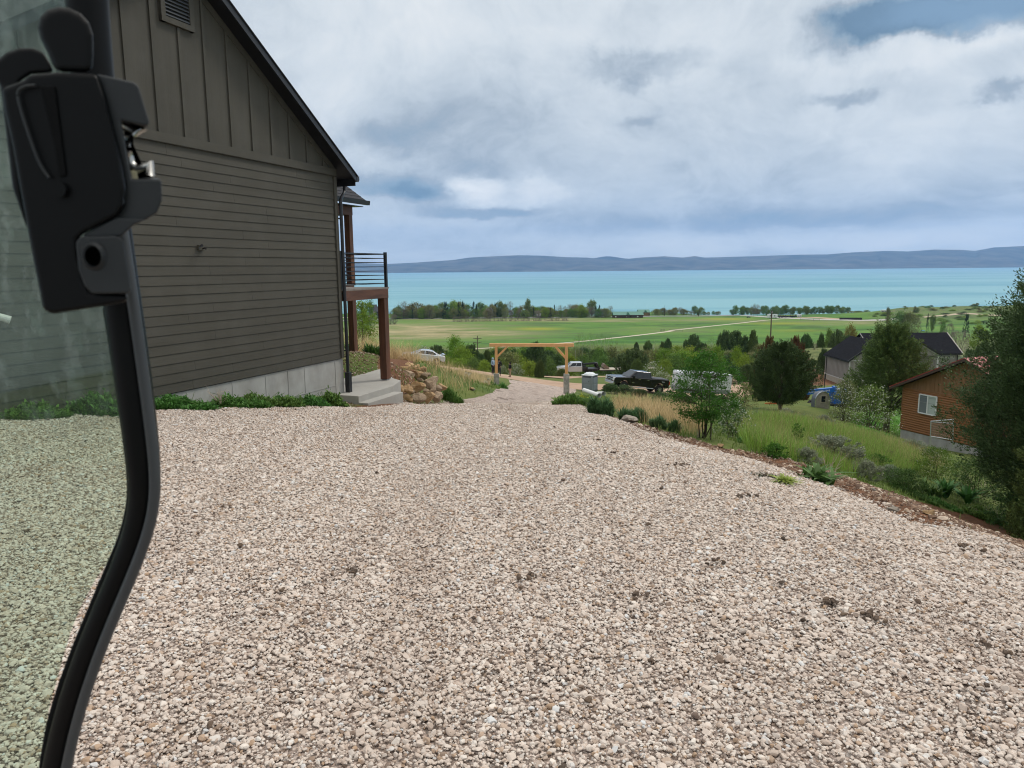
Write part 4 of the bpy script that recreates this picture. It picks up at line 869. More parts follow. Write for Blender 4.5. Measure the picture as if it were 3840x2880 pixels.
def cabin(par, mt, xb, xt, z0, z1, wb_, wt, n_side, name='cab_roof', wind=True, smooth=.06):
    (xf, xr), (tf, tr) = xb, xt
    V = [(xf, -wb_, z0), (xf, wb_, z0), (xr, wb_, z0), (xr, -wb_, z0), (tf, -wt, z1), (tf, wt, z1), (tr, wt, z1), (tr, -wt, z1)]
    b = MB(); b.hexa(V); b.build(name, mt, par, bevel=smooth, seg=3, fix=True)
    V = np.array(V)
    L = lambda a, c, t: a * (1 - t) + c * t
    b = MB(); bot, top = L(V[0], V[1], .07), L(V[0], V[1], .93); t0, t1 = L(V[4], V[5], .09), L(V[4], V[5], .91)
    quad(b, [L(bot, t0, .08), L(top, t1, .08), L(top, t1, .9), L(bot, t0, .9)], .012); b.build('windscreen', GLS, par, fix=True)
    b = MB(); bot, top = L(V[3], V[2], .1), L(V[3], V[2], .9); t0, t1 = L(V[7], V[6], .12), L(V[7], V[6], .88)
    quad(b, [L(bot, t0, .15), L(top, t1, .15), L(top, t1, .85), L(bot, t0, .85)], -.012 if False else .012); b.build('rear_window', GLS, par, fix=True)
    for s in (0, 1):
        f0_, r0_, tf_, tr_ = (V[0], V[3], V[4], V[7]) if s == 0 else (V[1], V[2], V[5], V[6])
        for a, c in n_side:
            b = MB(); p = [L(L(f0_, r0_, a), L(tf_, tr_, a), .10), L(L(f0_, r0_, c), L(tf_, tr_, c), .10), L(L(f0_, r0_, c), L(tf_, tr_, c), .88), L(L(f0_, r0_, a), L(tf_, tr_, a), .88)]
            n = np.cross(p[1] - p[0], p[2] - p[0]); sg_ = 1 if (n[1] < 0) == (s == 0) else -1
            quad(b, p if sg_ > 0 else p[::-1], .012); b.build('side_window', GLS, par, fix=True)
def pickup(label, group=None):
    o = thing('pickup_truck', label, 'pickup truck')
    prof = [(2.62, .62), (2.92, .66), (2.96, 1.0), (2.90, 1.20), (2.70, 1.27), (1.32, 1.36), (-1.0, 1.38), (-1.04, 1.40), (-2.88, 1.42), (-2.92, .66), (-2.5, .60)] + arch(-1.95, .52, .52)[::-1][1:-1] + [(-1.35, .55), (1.3, .55)] + arch(1.85, .52, .52)[::-1][1:-1]
    b = MB(); b.prism(prof, -.99, .99, 'y'); b.build('body', BLP, o, bevel=.045, seg=3, fix=True)
    cabin(o, BLP, (1.42, -1.04), (.62, -.90), 1.32, 1.98, .95, .76, [(.16, .54), (.57, .93)])
    MB().box((-1.96, 0, 1.435), (1.82, 1.8, .05)).build('bed_cover', mat('bed_vinyl', (.035, .037, .042), rough=.55), o, bevel=.015)
    MB().box((2.93, 0, .70), (.16, 1.96, .26)).build('front_bumper', CHR, o, bevel=.04); MB().box((-2.97, 0, .72), (.14, 1.9, .2)).build('rear_bumper', CHR, o, bevel=.03)
    gr = MB().box((2.95, 0, 1.05), (.05, 1.2, .34)).build('grille', TYR, o)
    MB().box((2.985, 0, 1.05), (.03, 1.24, .07)).build('grille_bar', CHR, gr); 
    for z in (.9, 1.21): MB().box((2.982, 0, z), (.03, 1.3, .03)).build('grille_bar', CHR, gr)
    for s in (-1, 1):
        MB().box((2.90, s * .80, 1.07), (.16, .34, .32)).build('headlight', CLR, o, bevel=.03); MB().box((-2.90, s * .93, 1.12), (.1, .16, .36)).build('taillight', RED, o, bevel=.02)
        b = MB(); b.box((.98, s * 1.12, 1.46), (.12, .2, .24)); b.box((1.0, s * 1.0, 1.40), (.05, .16, .05)); b.build('mirror', BLP, o, bevel=.02)
        for x in (.32, -.62): MB().box((x, s * 1.0, 1.22), (.2, .03, .04)).build('door_handle', CHR, o)
        b = MB(); b.tube([(1.2, s * .98, .47), (-1.25, s * .98, .47)], .05, 8); b.build('side_step', CHR, o)
        for x in (1.28, .1, -.98): MB().box((x, s * .9915, .98), (.012, .008, .72)).build('door_seam', TYR, o)
        b = MB(); b.box((.95, s * 0.994, .88), (.26, .01, .05)); b.build('badge', CHR, o)
        wheel(1.85, s * .86, .43, o, DKM if 0 else ALU); wheel(-1.95, s * .86, .43, o)
    for s in (-1, 1):
        b = MB()
        for x in (-2.32, -2.22, -2.12): b.box((x, s * .995, 1.2), (.06, .008, .05))
        b.build('bed_lettering', WH, o)
    b = MB(); b.bar((-2.9, 0, .52), (-3.25, 0, .52), .07); b.build('tow_hitch', DKM, o)
    return o
HEAD = math.radians(180 + 17)
tr = pickup('black crew-cab pickup with covered bed and chrome bumper parked nose uphill on the dirt road'); ground_place(tr, 2386, 70.5, HEAD, wb=3.8)
# cargo trailer
ct = thing('cargo_trailer', 'white enclosed cargo trailer behind the black pickup, partly hidden by the young tree', 'trailer')
TWH = mat('trailer_white', (.66, .68, .70), rough=.35, var=.04, vscale=2)
b = MB(); b.prism([(2.95, .62), (2.98, 2.45), (2.9, 2.62), (-2.5, 2.62), (-2.55, 2.5), (-2.55, .62)], -1.05, 1.05, 'y'); b.build('box_body', TWH, ct, bevel=.05, seg=3, fix=True)
for s in (-1, 1): MB().box((.2, s * 1.053, .84), (5.3, .012, .42)).build('lower_panel', mat('trailer_grey', (.22, .23, .24), rough=.4), ct)
MB().box((2.99, 0, .9), (.012, 2.05, .55)).build('stone_guard', mat('trailer_grey', (0, 0, 0)), ct)
for s in (-1, 1): b = MB(); b.bar((2.9, s * .7, .52), (4.1, 0, .52), .08, .1); b.build('tongue', DKM, ct)
b = MB(); b.bar((3.9, 0, .45), (3.9, 0, 1.0), .07); b.build('jack', DKM, ct)
for s in (-1, 1):
    for x in (-.45, .4): wheel(x, s * .98, .34, ct, ALU, .2)
    MB().box((0, s * 1.08, .78), (1.9, .14, .12)).build('fender', mat('trailer_grey', (0, 0, 0)), ct, bevel=.03)
    for x in np.arange(-2.2, 2.8, .6): MB().box((x, s * 1.055, 1.8), (.012, .006, 1.5)).build('panel_seam', mat('seam_grey', (.5, .51, .52)), ct)
ground_place(ct, 2633, 73.0, HEAD, wb=4, dz=-.1)
# silver sedan on the road behind the boulders
sd_ = thing('sedan_car', 'silver white sedan with a rear spoiler parked on the dirt road behind the boulders', 'car')
SV = mat('sedan_paint', (.56, .60, .63), rough=.25, metal=.2, coat=.8)
prof = [(2.2, .32), (2.32, .48), (2.26, .70), (1.95, .80), (1.05, .93), (.6, .96), (-1.3, 1.0), (-2.05, 1.02), (-2.22, .96), (-2.26, .5), (-2.1, .34)] + arch(-1.38, .38, .33)[::-1][1:-1] + [(-.95, .28), (.95, .28)] + arch(1.38, .38, .33)[::-1][1:-1]
b = MB(); b.prism(prof, -.86, .86, 'y'); b.build('body', SV, sd_, bevel=.07, seg=4, fix=True)
roofp = [(1.15, .90), (.62, 1.20), (.22, 1.37), (-.35, 1.42), (-.85, 1.38), (-1.35, 1.18), (-1.75, 1.00)]
V = [(x, -.80 + (z - .9) * .42, z) for x, z in roofp] + [(x, .80 - (z - .9) * .42, z) for x, z in roofp]; n = len(roofp)
b = MB(); b.poly(V, [list(range(n)), list(range(n, 2 * n))[::-1]] + [[i, n + i, n + i + 1, i + 1] for i in range(n - 1)] + [[0, n - 1, 2 * n - 1, n]]); b.build('roof', SV, sd_, bevel=.03, seg=3, fix=True)
for s in (-1, 1):
    yy = lambda z: s * (.812 - (z - .9) * .42)
    for pl in ([(.80, .99), (.02, .98), (.02, 1.32), (.28, 1.31), (.58, 1.15)], [(-.06, .98), (-1.15, 1.02), (-1.22, 1.12), (-.82, 1.31), (-.06, 1.33)]):
        b = MB(); m_n = len(pl); Vp = [(x, yy(z), z) for x, z in pl] + [(x, yy(z) - s * .04, z) for x, z in pl]; b.poly(Vp, [list(range(m_n)), list(range(m_n, 2 * m_n))[::-1]] + [[i, (i + 1) % m_n, m_n + (i + 1) % m_n, m_n + i] for i in range(m_n)]); b.build('side_window', GLS, sd_, fix=True)
    MB().box((2.2, s * .62, .66), (.16, .36, .13)).build('headlight', CLR, sd_, bevel=.03); MB().box((-2.2, s * .66, .84), (.12, .32, .14)).build('taillight', RED, sd_, bevel=.03)
    MB().box((.72, s * .92, 1.0), (.12, .16, .1)).build('mirror', SV, sd_, bevel=.03)
    for x in (1.38, -1.38): wheel(x, s * .76, .32, sd_, ALU, .2)
    MB().box((-2.02, s * .55, 1.08), (.10, .05, .14)).build('spoiler_leg', SV, sd_)
    for x in (.0, .85, -.95): MB().box((x, s * .8625, .72), (.01, .006, .42)).build('door_seam', DKM, sd_)
b = MB(); quad(b, [(1.12, -.66, .93), (1.12, .66, .93), (.36, .58, 1.325), (.36, -.58, 1.325)], .02); b.build('windscreen', GLS, sd_, fix=True)
b = MB(); quad(b, [(-1.02, -.56, 1.33), (-1.02, .56, 1.33), (-1.68, .64, 1.05), (-1.68, -.64, 1.05)], .022); b.build('rear_window', GLS, sd_, fix=True)
MB().box((-2.08, 0, 1.16), (.26, 1.5, .035)).build('spoiler', SV, sd_, bevel=.01)
ground_place(sd_, 1588, 79, math.radians(180 + 12), wb=2.8, dz=.12)
# silver flatbed pickup and gooseneck trailer
fb = thing('flatbed_truck', 'silver crew-cab truck with black flatbed parked below the drive behind the arch', 'truck')
prof = [(3.0, .60), (3.1, .9), (3.02, 1.25), (2.8, 1.36), (1.5, 1.46), (-.95, 1.46), (-.95, .62), (1.35, .62)] + arch(2.1, .5, .5)[::-1][1:-1]
b = MB(); b.prism(prof, -1.0, 1.0, 'y'); b.build('body', SIL, fb, bevel=.05, seg=3, fix=True); cabin(fb, SIL, (1.5, -.95), (.75, -.88), 1.42, 2.08, .96, .8, [(.16, .54), (.57, .94)])
MB().box((-2.2, 0, .98), (2.45, 2.2, .12)).build('flat_deck', BLK, fb, bevel=.01); b = MB(); b.box((-1.02, 0, 1.55), (.08, 1.9, 1.1)); b.build('headache_rack', BLK, fb); MB().box((-2.3, 0, .72), (2.3, .9, .35)).build('chassis', BLK, fb)
for s in (-1, 1):
    MB().box((-1.45, s * .95, 1.2), (.7, .35, .34)).build('toolbox', BLK, fb, bevel=.02); MB().box((-2.9, s * 1.0, .82), (.7, .2, .3)).build('side_box', BLK, fb)
    wheel(2.1, s * .88, .43, fb, DKM); wheel(-2.05, s * .86, .43, fb, DKM, .4); MB().box((3.03, s * .78, 1.1), (.12, .3, .26)).build('headlight', CLR, fb, bevel=.03); MB().box((1.05, s * 1.12, 1.55), (.1, .22, .28)).build('mirror', BLK, fb, bevel=.02)
MB().box((3.08, 0, .72), (.14, 2.0, .24)).build('front_bumper', CHR, fb, bevel=.03); MB().box((3.08, 0, 1.1), (.04, 1.1, .3)).build('grille', TYR, fb)
ground_place(fb, 2158, 117, math.radians(183), wb=4.2, tilt=False, dz=.25)
gt = thing('gooseneck_trailer', 'long flat gooseneck trailer with black neck and plank deck hitched behind the silver truck', 'trailer')
MB().box((-4.2, 0, .92), (9.4, 2.45, .10)).build('plank_deck', mat('weathered_planks', (.40, .36, .30), rough=.9, var=.15, vscale=2, stretch=(.3, 4, 1)), gt)
for s in (-1, 1): MB().box((-4.2, s * 1.2, .82), (9.4, .06, .14)).build('side_rail', BLK, gt); b = MB(); b.bar((.4, s * .45, .9), (1.05, s * .4, 1.95), .14, .2); b.bar((1.0, s * .4, 1.9), (3.4, s * .15, 1.75), .12, .22); b.build('neck_beam', BLK, gt)
MB().box((3.3, 0, 1.4), (.16, .16, .8)).build('coupler', BLK, gt); b = MB(); b.ell((.95, 0, 1.65), (.35, .5, .42), 10, 8); b.box((.7, 0, 1.1), (.3, 1.3, .5)); b.build('neck_box', BLK, gt)
for s in (-1, 1):
    for x in (-6.2, -7.1): wheel(x, s * 1.0, .38, gt, DKM, .3)
bk = thing('loader_bucket', 'rusty grey loader bucket resting on the front of the gooseneck trailer deck', 'bucket')
b = MB(); b.prism([(-.5, 0), (.35, 0), (.55, .35), (.35, .85), (.15, .8), (.32, .36), (.2, .14), (-.5, .06)], -.85, .85, 'y')
for s in (-1, 1): b.prism([(-.5, 0), (.35, 0), (.5, .35), (.3, .82), (-.3, .4)], s * .87 - .02, s * .87 + .02, 'y')
b.build('bucket_shell', mat('rusty_steel', (.20, .15, .11), rough=.8, var=.3, vscale=6), bk, bevel=.01)
ground_place(gt, 2256, 118.5, math.radians(186), tilt=False, dz=.25); bk.location = gt.location + Vector((.6, .1, .97)); bk.rotation_euler = (0, 0, math.radians(186))
# ------------------------------------------------------------------ people
def skin_obj(name, verts, edges, radii, mt, parent, sub=2):
    me_ = bpy.data.meshes.new(name); me_.from_pydata([tuple(v) for v in verts], edges, []); o = bpy.data.objects.new(name, me_); COL.objects.link(o); o.parent = parent
    m = o.modifiers.new('skin', 'SKIN'); m.use_smooth_shade = True; lay = me_.skin_vertices[0] if me_.skin_vertices else None
    if lay is None:
        bm = bmesh.new(); bm.from_mesh(me_); bm.verts.layers.skin.verify(); bm.to_mesh(me_); bm.free(); lay = me_.skin_vertices[0]
    for i, r_ in enumerate(radii): lay.data[i].radius = (r_, r_) if np.isscalar(r_) else tuple(r_); lay.data[i].use_root = (i == 0)
    s = o.modifiers.new('sub', 'SUBSURF'); s.levels = sub; s.render_levels = sub; me_.materials.append(mt); return o
SKN = mat('skin', (.45, .27, .19), rough=.6)
def person(px, py, Y, H_, rz, label, top, legs, shoes, hood=True, pose='pocket'):
    g_ = P(px, py, Y); g_[2] = h(g_[0], g_[1]) + .06; o = thing('person', label, 'person', g_, rz); k = H_ / 1.75
    J = dict(pel=(0, 0, .95), sp=(0, -.01, 1.15), ch=(0, 0, 1.36), nk=(0, .0, 1.50), hd=(0, -.02, 1.60), tp=(0, -.01, 1.70), hl=(.09, 0, .90), kl=(.11, -.03, .50), al=(.11, .02, .09), tl=(.12, -.14, .035), hr=(-.09, 0, .90), kr=(-.12, -.02, .50), arr=(-.13, .03, .09), tr=(-.14, -.13, .035),
             sl=(.18, 0, 1.42), el=(.25, .04, 1.15), wl=(.17, -.13, .99), fl=(.12, -.17, .93), sr=(-.18, 0, 1.42), er=(-.25, .04, 1.15), wr=(-.17, -.13, .99), fr=(-.12, -.17, .93))
    if pose == 'arms': J['wr'] = (-.20, -.22, 1.12); J['fr'] = (-.15, -.29, 1.12)
    A = lambda n: np.array(J[n]) * k
    nm = ['pel', 'sp', 'ch', 'nk', 'hd', 'tp', 'hl', 'kl', 'al', 'tl', 'hr', 'kr', 'arr', 'tr', 'sl', 'el', 'wl', 'fl', 'sr', 'er', 'wr', 'fr']; ix = {n: i for i, n in enumerate(nm)}
    E = [('pel', 'sp'), ('sp', 'ch'), ('ch', 'nk'), ('nk', 'hd'), ('hd', 'tp'), ('pel', 'hl'), ('hl', 'kl'), ('kl', 'al'), ('al', 'tl'), ('pel', 'hr'), ('hr', 'kr'), ('kr', 'arr'), ('arr', 'tr'), ('ch', 'sl'), ('sl', 'el'), ('el', 'wl'), ('wl', 'fl'), ('ch', 'sr'), ('sr', 'er'), ('er', 'wr'), ('wr', 'fr')]
    Rd = [.13, .12, .13, .055, .085, .06, .085, .06, .04, .03, .085, .06, .04, .03, .06, .045, .03, .025, .06, .045, .03, .025]
    V = [A(n) for n in nm]; Ed = [(ix[a], ix[b_]) for a, b_ in E]; Rr = [x * k for x in Rd]
    for w_, f_ in (('wl', 'fl'), ('wr', 'fr')):      # fingers and thumb
        base = ix[f_]; d = A(f_) - A(w_); d /= np.linalg.norm(d); sd2 = np.array([1, 0, 0.0]); 
        for q_, ln in ((-.03, .055), (-.01, .065), (.01, .062), (.03, .05)):
            V.append(A(f_) + sd2 * q_ * k + d * ln * k + np.array([0, 0, -.015])); Ed.append((base, len(V) - 1)); Rr.append(.009 * k)
        V.append(A(w_) + np.array([-.05 if 'l' in w_ else .05, -.02, .0]) * k); Ed.append((ix[w_], len(V) - 1)); Rr.append(.011 * k)
    skin_obj('body', V, Ed, Rr, SKN, o)
    t = ['pel', 'sp', 'ch', 'nk', 'sl', 'el', 'wl', 'sr', 'er', 'wr']; ti = {n: i for i, n in enumerate(t)}
    TV = [A(n) for n in t]; TV[0] = TV[0] + np.array([0, 0, -.06]); TV[3] = A('nk') + np.array([0, .04, -.03])
    skin_obj('hoodie', TV, [(ti[a], ti[b_]) for a, b_ in (('pel', 'sp'), ('sp', 'ch'), ('ch', 'nk'), ('ch', 'sl'), ('sl', 'el'), ('el', 'wl'), ('ch', 'sr'), ('sr', 'er'), ('er', 'wr'))], [x * k for x in (.165, .16, .175, .08, .085, .07, .05, .085, .07, .05)], top, o)
    t = ['pel', 'hl', 'kl', 'al', 'hr', 'kr', 'arr']; ti = {n: i for i, n in enumerate(t)}
    TV = [A(n) for n in t]; TV[3] = TV[3] + np.array([0, 0, .02]); TV[6] = TV[6] + np.array([0, 0, .02])
    skin_obj('trousers', TV, [(0, 1), (1, 2), (2, 3), (0, 4), (4, 5), (5, 6)], [x * k for x in (.145, .105, .08, .065, .105, .08, .065)], legs, o)
    for a, b_ in (('al', 'tl'), ('arr', 'tr')):
        p = A(a); MB().ell(p + np.array([0, -.06, -.035]), (.05 * k, .13 * k, .06 * k), 10, 6).build('shoe', shoes, o, smooth=True)
    hd = A('hd')
    if hood: MB().ell(hd + np.array([0, .025, .03]), (.115 * k, .125 * k, .145 * k), 14, 10, fn=lambda d: 1 if d[1] > -.45 else .80).build('hood', top, o, smooth=True)
    else: MB().ell(hd + np.array([0, .02, .04]), (.095 * k, .105 * k, .11 * k), 12, 8, fn=lambda d: 1 if d[1] > -.3 else .8).build('hair', mat('dark_hair', (.02, .014, .01), rough=.8), o, smooth=True)
    b = MB(); b.ell(hd + np.array([0, -.105 * k, .01 * k]), (.012, .018, .02), 6, 5); b.build('nose', SKN, o, smooth=True)
    for s in (-1, 1): MB().ell(hd + np.array([s * .03, -.088, .03]) * 1, (.011, .007, .007), 6, 4).build('eye', TYR, o)
    MB().ell(hd + np.array([0, -.093, -.035]), (.022, .006, .006), 6, 4).build('mouth', mat('lips', (.3, .12, .1)), o)
    return o
JN = mat('dark_jeans', (.015, .016, .022), rough=.85, var=.4, vscale=8); BLH = mat('blue_hoodie', (.20, .30, .42), rough=.9, col2=(.30, .40, .50), vscale=6); BKH = mat('black_hoodie', (.010, .011, .014), rough=.9); TAN = mat('tan_trousers', (.33, .25, .16), rough=.9); SH = mat('brown_shoe', (.16, .10, .07), rough=.8); SHW = mat('white_shoe', (.5, .5, .5), rough=.7)
person(1849, 1410, 75.2, 1.76, math.radians(60), 'person in a faded blue hoodie with the hood up beside the left arch post', BLH, JN, SHW)
p2 = person(1872, 1418, 74.6, 1.74, math.radians(0), 'person in a black hoodie with a white chest print behind the left arch post', BKH, JN, SH, pose='arms')
MB().box((-.04, -.178, 1.33), (.1, .006, .06)).build('chest_print', WH, p2)
person(1913, 1415, 74.8, 1.56, math.radians(-65), 'person in a dark hoodie and tan trousers standing alone on the dirt road', BKH, TAN, SH)
# ------------------------------------------------------------------ brown cabin
cl_, cr_ = ray(900, 1066), None
CAZ = math.atan2(cl_[0], cl_[1])            # wall direction going away to the left
cc = P(3377, 1609, 48.0); CRZ = math.pi / 2 - CAZ
LOG = mat('log_siding', (.21, .085, .028), rough=.6, col2=(.28, .12, .042), vscale=3, stretch=(.2, 1, 3), bump=.3, bscale=20); LOGV = mat('plank_siding', (.19, .095, .04), rough=.7, col2=(.25, .13, .06), vscale=3, stretch=(3, 1, .2), bump=.3, bscale=20)
cab = thing('brown_cabin', 'brown log-sided cabin with a red metal roof and a white sliding window on the slope', 'cabin', cc, CRZ)
CM = np.eye(4); CM[:2, :2] = [[math.cos(CRZ), -math.sin(CRZ)], [math.sin(CRZ), math.cos(CRZ)]]; CM[:3, 3] = cc; CI = np.linalg.inv(CM)
# local: x away along the wall (0 at far left corner, negative towards camera), y: outwards(+)/inwards(-) of the wall
def cwall(px, py, off=0.0):
    d = CI[:3, :3] @ ray(px, py); o_ = CI[:3, :3] @ CAM + CI[:3, 3]; t = (off - o_[1]) / d[1]; p = o_ + d * t; return p[0], p[2]
tipx, tipz = cwall(3335, 1451, .45); rdx, rdz = cwall(3616, 1345, .45)
sl_ = (rdz - tipz) / (tipx - rdx); LN = -2 * rdx
b = MB(); zc_ = lambda x, off=0: rdz - .15 - sl_ * abs(x - rdx)
b.prism([(0, -.02), (0, zc_(0)), (rdx, zc_(rdx)), (-LN, zc_(-LN)), (-LN, -.02)], -6.5, -.03, 'y'); b.build('wall', LOGV, cab)
b = MB(); b.prism([(.03, 0), (.03, -1.3), (-LN, -1.3), (-LN, 0)], -6.5, -.04, 'y'); b.build('foundation', CONC, cab)
wz = cwall(3583, 1485)[1]; hz_ = cwall(3452, 1465)[1]; lz = max(1.9, (wz + hz_) / 2); nl = int(round(lz / .15))
b = MB()
for i in range(nl):
    z = (i + .5) * lz / nl; rr_ = lz / nl / 2; n = 7
    V = []; 
    for x in (0.0, -LN):
        for k in range(n): t = -math.pi / 2 + math.pi * k / (n - 1); V.append((x, -.03 + rr_ * .55 * math.cos(t), z + rr_ * math.sin(t)))
    b.add(V, [(k, k + 1, n + k + 1, n + k) for k in range(n - 1)])
b.build('log_courses', LOG, cab, smooth=False, fix=True)
b = MB(); x = -.15
while x > -LN + .1:
    b.box((x, -.02, (lz + zc_(x) - .05) / 2), (.03, .02, zc_(x) - .05 - lz)); x -= .30
b.build('plank_battens', LOGV, cab); MB().box((-LN / 2, -.01, lz + .02), (LN, .05, .05)).build('trim_band', LOGV, cab)
MB().box((.03, -.03, lz / 2), (.06, .1, lz)).build('corner_trim', LOGV, cab)
RDR = mat('red_metal_roof', (.30, .035, .035), rough=.4, bump=.3, bscale=8, stretch=(1, .1, 1)); BRN = mat('brown_fascia', (.06, .035, .025), rough=.6)
for s in (1, -1):
    for nm, a, c, y0, y1, mt in (('roof', .0, .05, -6.9, .47, RDR), ('rake_fascia', -.17, -.005, .42, .46, BRN), ('soffit', -.03, -.005, -6.8, .42, BRN)):
        xe = tipx if s > 0 else 2 * rdx - tipx; b = MB()
        b.hexa([(xe, y0, tipz + a), (xe, y1, tipz + a), (xe, y1, tipz + c), (xe, y0, tipz + c), (rdx, y0, rdz + a), (rdx, y1, rdz + a), (rdx, y1, rdz + c), (rdx, y0, rdz + c)]); rf = b.build(nm, mt, cab, fix=True)
        if nm == 'roof':
            b = MB()
            for y in np.arange(-6.8, .4, .3): b.bar((xe, y, tipz + c + .01), (rdx, y, rdz + c + .01), .03, .03)
            b.build('roof_rib', RDR, rf)
wc = [cwall(x, y) for x, y in ((3446, 1547), (3510, 1558), (3517, 1489), (3452, 1478))]; x0, x1 = wc[1][0], wc[0][0]; z0, z1 = min(w[1] for w in wc) + .05, max(w[1] for w in wc) - .05
x0 = (wc[1][0] + wc[2][0]) / 2; x1 = (wc[0][0] + wc[3][0]) / 2; z0 = (wc[0][1] + wc[1][1]) / 2; z1 = (wc[2][1] + wc[3][1]) / 2
wn = thing('x', None, None); bpy.data.objects.remove(wn)
b = MB()
for a, c in (((x0, z0), (x1, z0)), ((x1, z0), (x1, z1)), ((x1, z1), (x0, z1)), ((x0, z1), (x0, z0)), (((x0 + x1) / 2, z0), ((x0 + x1) / 2, z1))): b.bar((a[0], .06, a[1]), (c[0], .06, c[1]), .07, .07, up=(0, 1, 0))
wn = b.build('window', WH, cab); xm = (x0 + x1) / 2
MB().box(((x0 + xm) / 2, .045, (z0 + z1) / 2), (xm - x0, .02, z1 - z0)).build('pane', mat('pane_pale', (.42, .47, .46), rough=.1), wn); MB().box(((x1 + xm) / 2, .045, (z0 + z1) / 2), (x1 - xm, .02, z1 - z0)).build('pane', mat('pane_grey', (.16, .18, .20), rough=.1), wn)
for z in (z0 + (z1 - z0) * .6, z0 + (z1 - z0) * .88): b = MB(); b.bar((x0, .06, z), (x1, .06, z), .018); b.build('muntin', mat('muntin_grey', (.25, .26, .27)), wn)
# chain link panel
cf = P(3487, 1675, 40); fz = thing('chain_link_gate', 'galvanised chain-link gate panel standing before the brown cabin', 'gate', cf); GV = mat('galvanised_tube', (.42, .44, .46), rough=.4, metal=.6)
A0, A1, A2, A3 = [P(x, y, Y) - cf for x, y, Y in ((3487, 1675, 40), (3491, 1580, 40), (3575, 1573, 39.4), (3572, 1680, 39.4))]; A4, A5 = P(3489, 1636, 40) - cf, P(3573, 1650, 39.4) - cf
b = MB()
for a, c in ((A0, A1), (A1, A2), (A2, A3), (A4, A5)): b.tube([a, c], .028, 8)
b.tube([A1 * .97 + A4 * .03, A2 * .8 + A5 * .2], .022, 8); b.build('tube_frame', GV, fz)
b = MB(); w_ = 1.2; nn = 15
for i in range(-nn, nn * 2):
    for s in (1, -1):
        t0_ = i / nn; a = (t0_, 0.0); c = (t0_ + s * .9, 1.0)
        lo, hi = 0.0, 1.0
        if s > 0: lo = max(0, -t0_ / .9); hi = min(1, (1 - t0_) / .9)
        else: lo = max(0, (t0_ - 1) / .9); hi = min(1, t0_ / .9)
        if hi - lo < .03: continue
        f_ = lambda u, v_: (A4 * (1 - u) + A5 * u) * (1 - v_) + (A1 * (1 - u) + A2 * u) * v_
        b.bar(f_(t0_ + s * .9 * lo, lo), f_(t0_ + s * .9 * hi, hi), .006)
b.build('mesh', GV, fz)
# ------------------------------------------------------------------ grey house far right
WG = mat('grey_board_siding', (.26, .245, .22), rough=.8, var=.08, vscale=1); WT = mat('pale_trim', (.50, .50, .48), rough=.6); GF = mat('tan_foundation', (.38, .34, .27), rough=.9, var=.12, vscale=2)
gh = thing('slate_roof_house', 'grey board-and-batten house with a dark shingle roof beyond the cabin', 'house', P(3300, 1420, 105)); go_ = np.array(gh.location)
def G(px, py, Y): return P(px, py, Y) - go_
rY, eY = 112.0, 107.6
rdgL, rdgR = G(3224, 1251, rY), G(3550, 1250, rY); zr1 = (rdgL[2] + rdgR[2]) / 2; ev = G(3603, 1328, eY); ze = ev[2]; XL, XR = rdgL[0], rdgR[0]; yr, ye = rY - go_[1], eY - go_[1]; yb = 2 * yr - ye
gz = G(3184, 1440, 103.6)[2] - .6
b = MB(); b.prism([(ye + .5, gz), (ye + .5, ze + .35), (yr, zr1 - .12), (yb - .5, ze + .35), (yb - .5, gz)], XL + .4, XR - .4, 'x'); b.build('wall', WG, gh)
def slab(par, name, mt, P0, P1, P2, P3, th=.12):
    V = [np.array(p) for p in (P0, P1, P2, P3)]; b = MB(); b.hexa(V + [v + np.array([0, 0, th]) for v in V]); return b.build(name, mt, par, fix=True)
SH2 = mat('slate_shingles', (.012, .013, .017), spec=.08, rough=.95, var=.3, vscale=3, bump=.6, bscale=8)
slab(gh, 'roof', SH2, (XL, ye, ze), (XR, ye, ze), (XR, yr, zr1), (XL, yr, zr1)); slab(gh, 'roof', SH2, (XL, yr, zr1), (XR, yr, zr1), (XR, yb, ze), (XL, yb, ze))
for x in (XL, XR): b = MB(); b.bar((x, ye, ze + .02), (x, yr, zr1 + .02), .1, .26); b.build('fascia', BLK, gh)
MB().bar((XL, ye, ze - .02), (XR, ye, ze - .02), .1, .2).build('gutter', BLK, gh)
# front left wing
wf, wb2 = G(3290, 1282, 103.6), G(3215, 1264, 111); wx = wf[0]; wzr = wf[2]; wl_ = G(3180, 1357, 103.6); hw_ = wx - wl_[0]; wze = wl_[2]; yf = 103.6 - go_[1]
b = MB(); b.prism([(wx - hw_ + .35, gz + .9), (wx - hw_ + .35, wze + .2), (wx, wzr - .15), (wx + hw_ - .35, wze + .2), (wx + hw_ - .35, gz + .9)], yf + .4, yr, 'y'); b.build('wing_wall', WG, gh)
b = MB(); b.box((wx, (yf + .4 + yr) / 2, gz - .1), (2 * hw_ - .66, yr - yf - .36, 2.04)); b.build('foundation', GF, gh)
MB().box((wx - hw_ + .34, (yf + yr) / 2, gz + .96), (.06, yr - yf - .5, .12)).build('sill_trim', WT, gh)
slab(gh, 'wing_roof', SH2, (wx - hw_, yf, wze), (wx, yf, wzr), (wx, yr, wzr), (wx - hw_, yr, wze)); slab(gh, 'wing_roof', SH2, (wx, yf, wzr), (wx + hw_, yf, wze), (wx + hw_, yr, wze), (wx, yr, wzr))
for s in (-1, 1): MB().bar((wx + s * hw_, yf, wze + .02), (wx, yf, wzr + .02), .08, .26).build('fascia', BLK, gh)
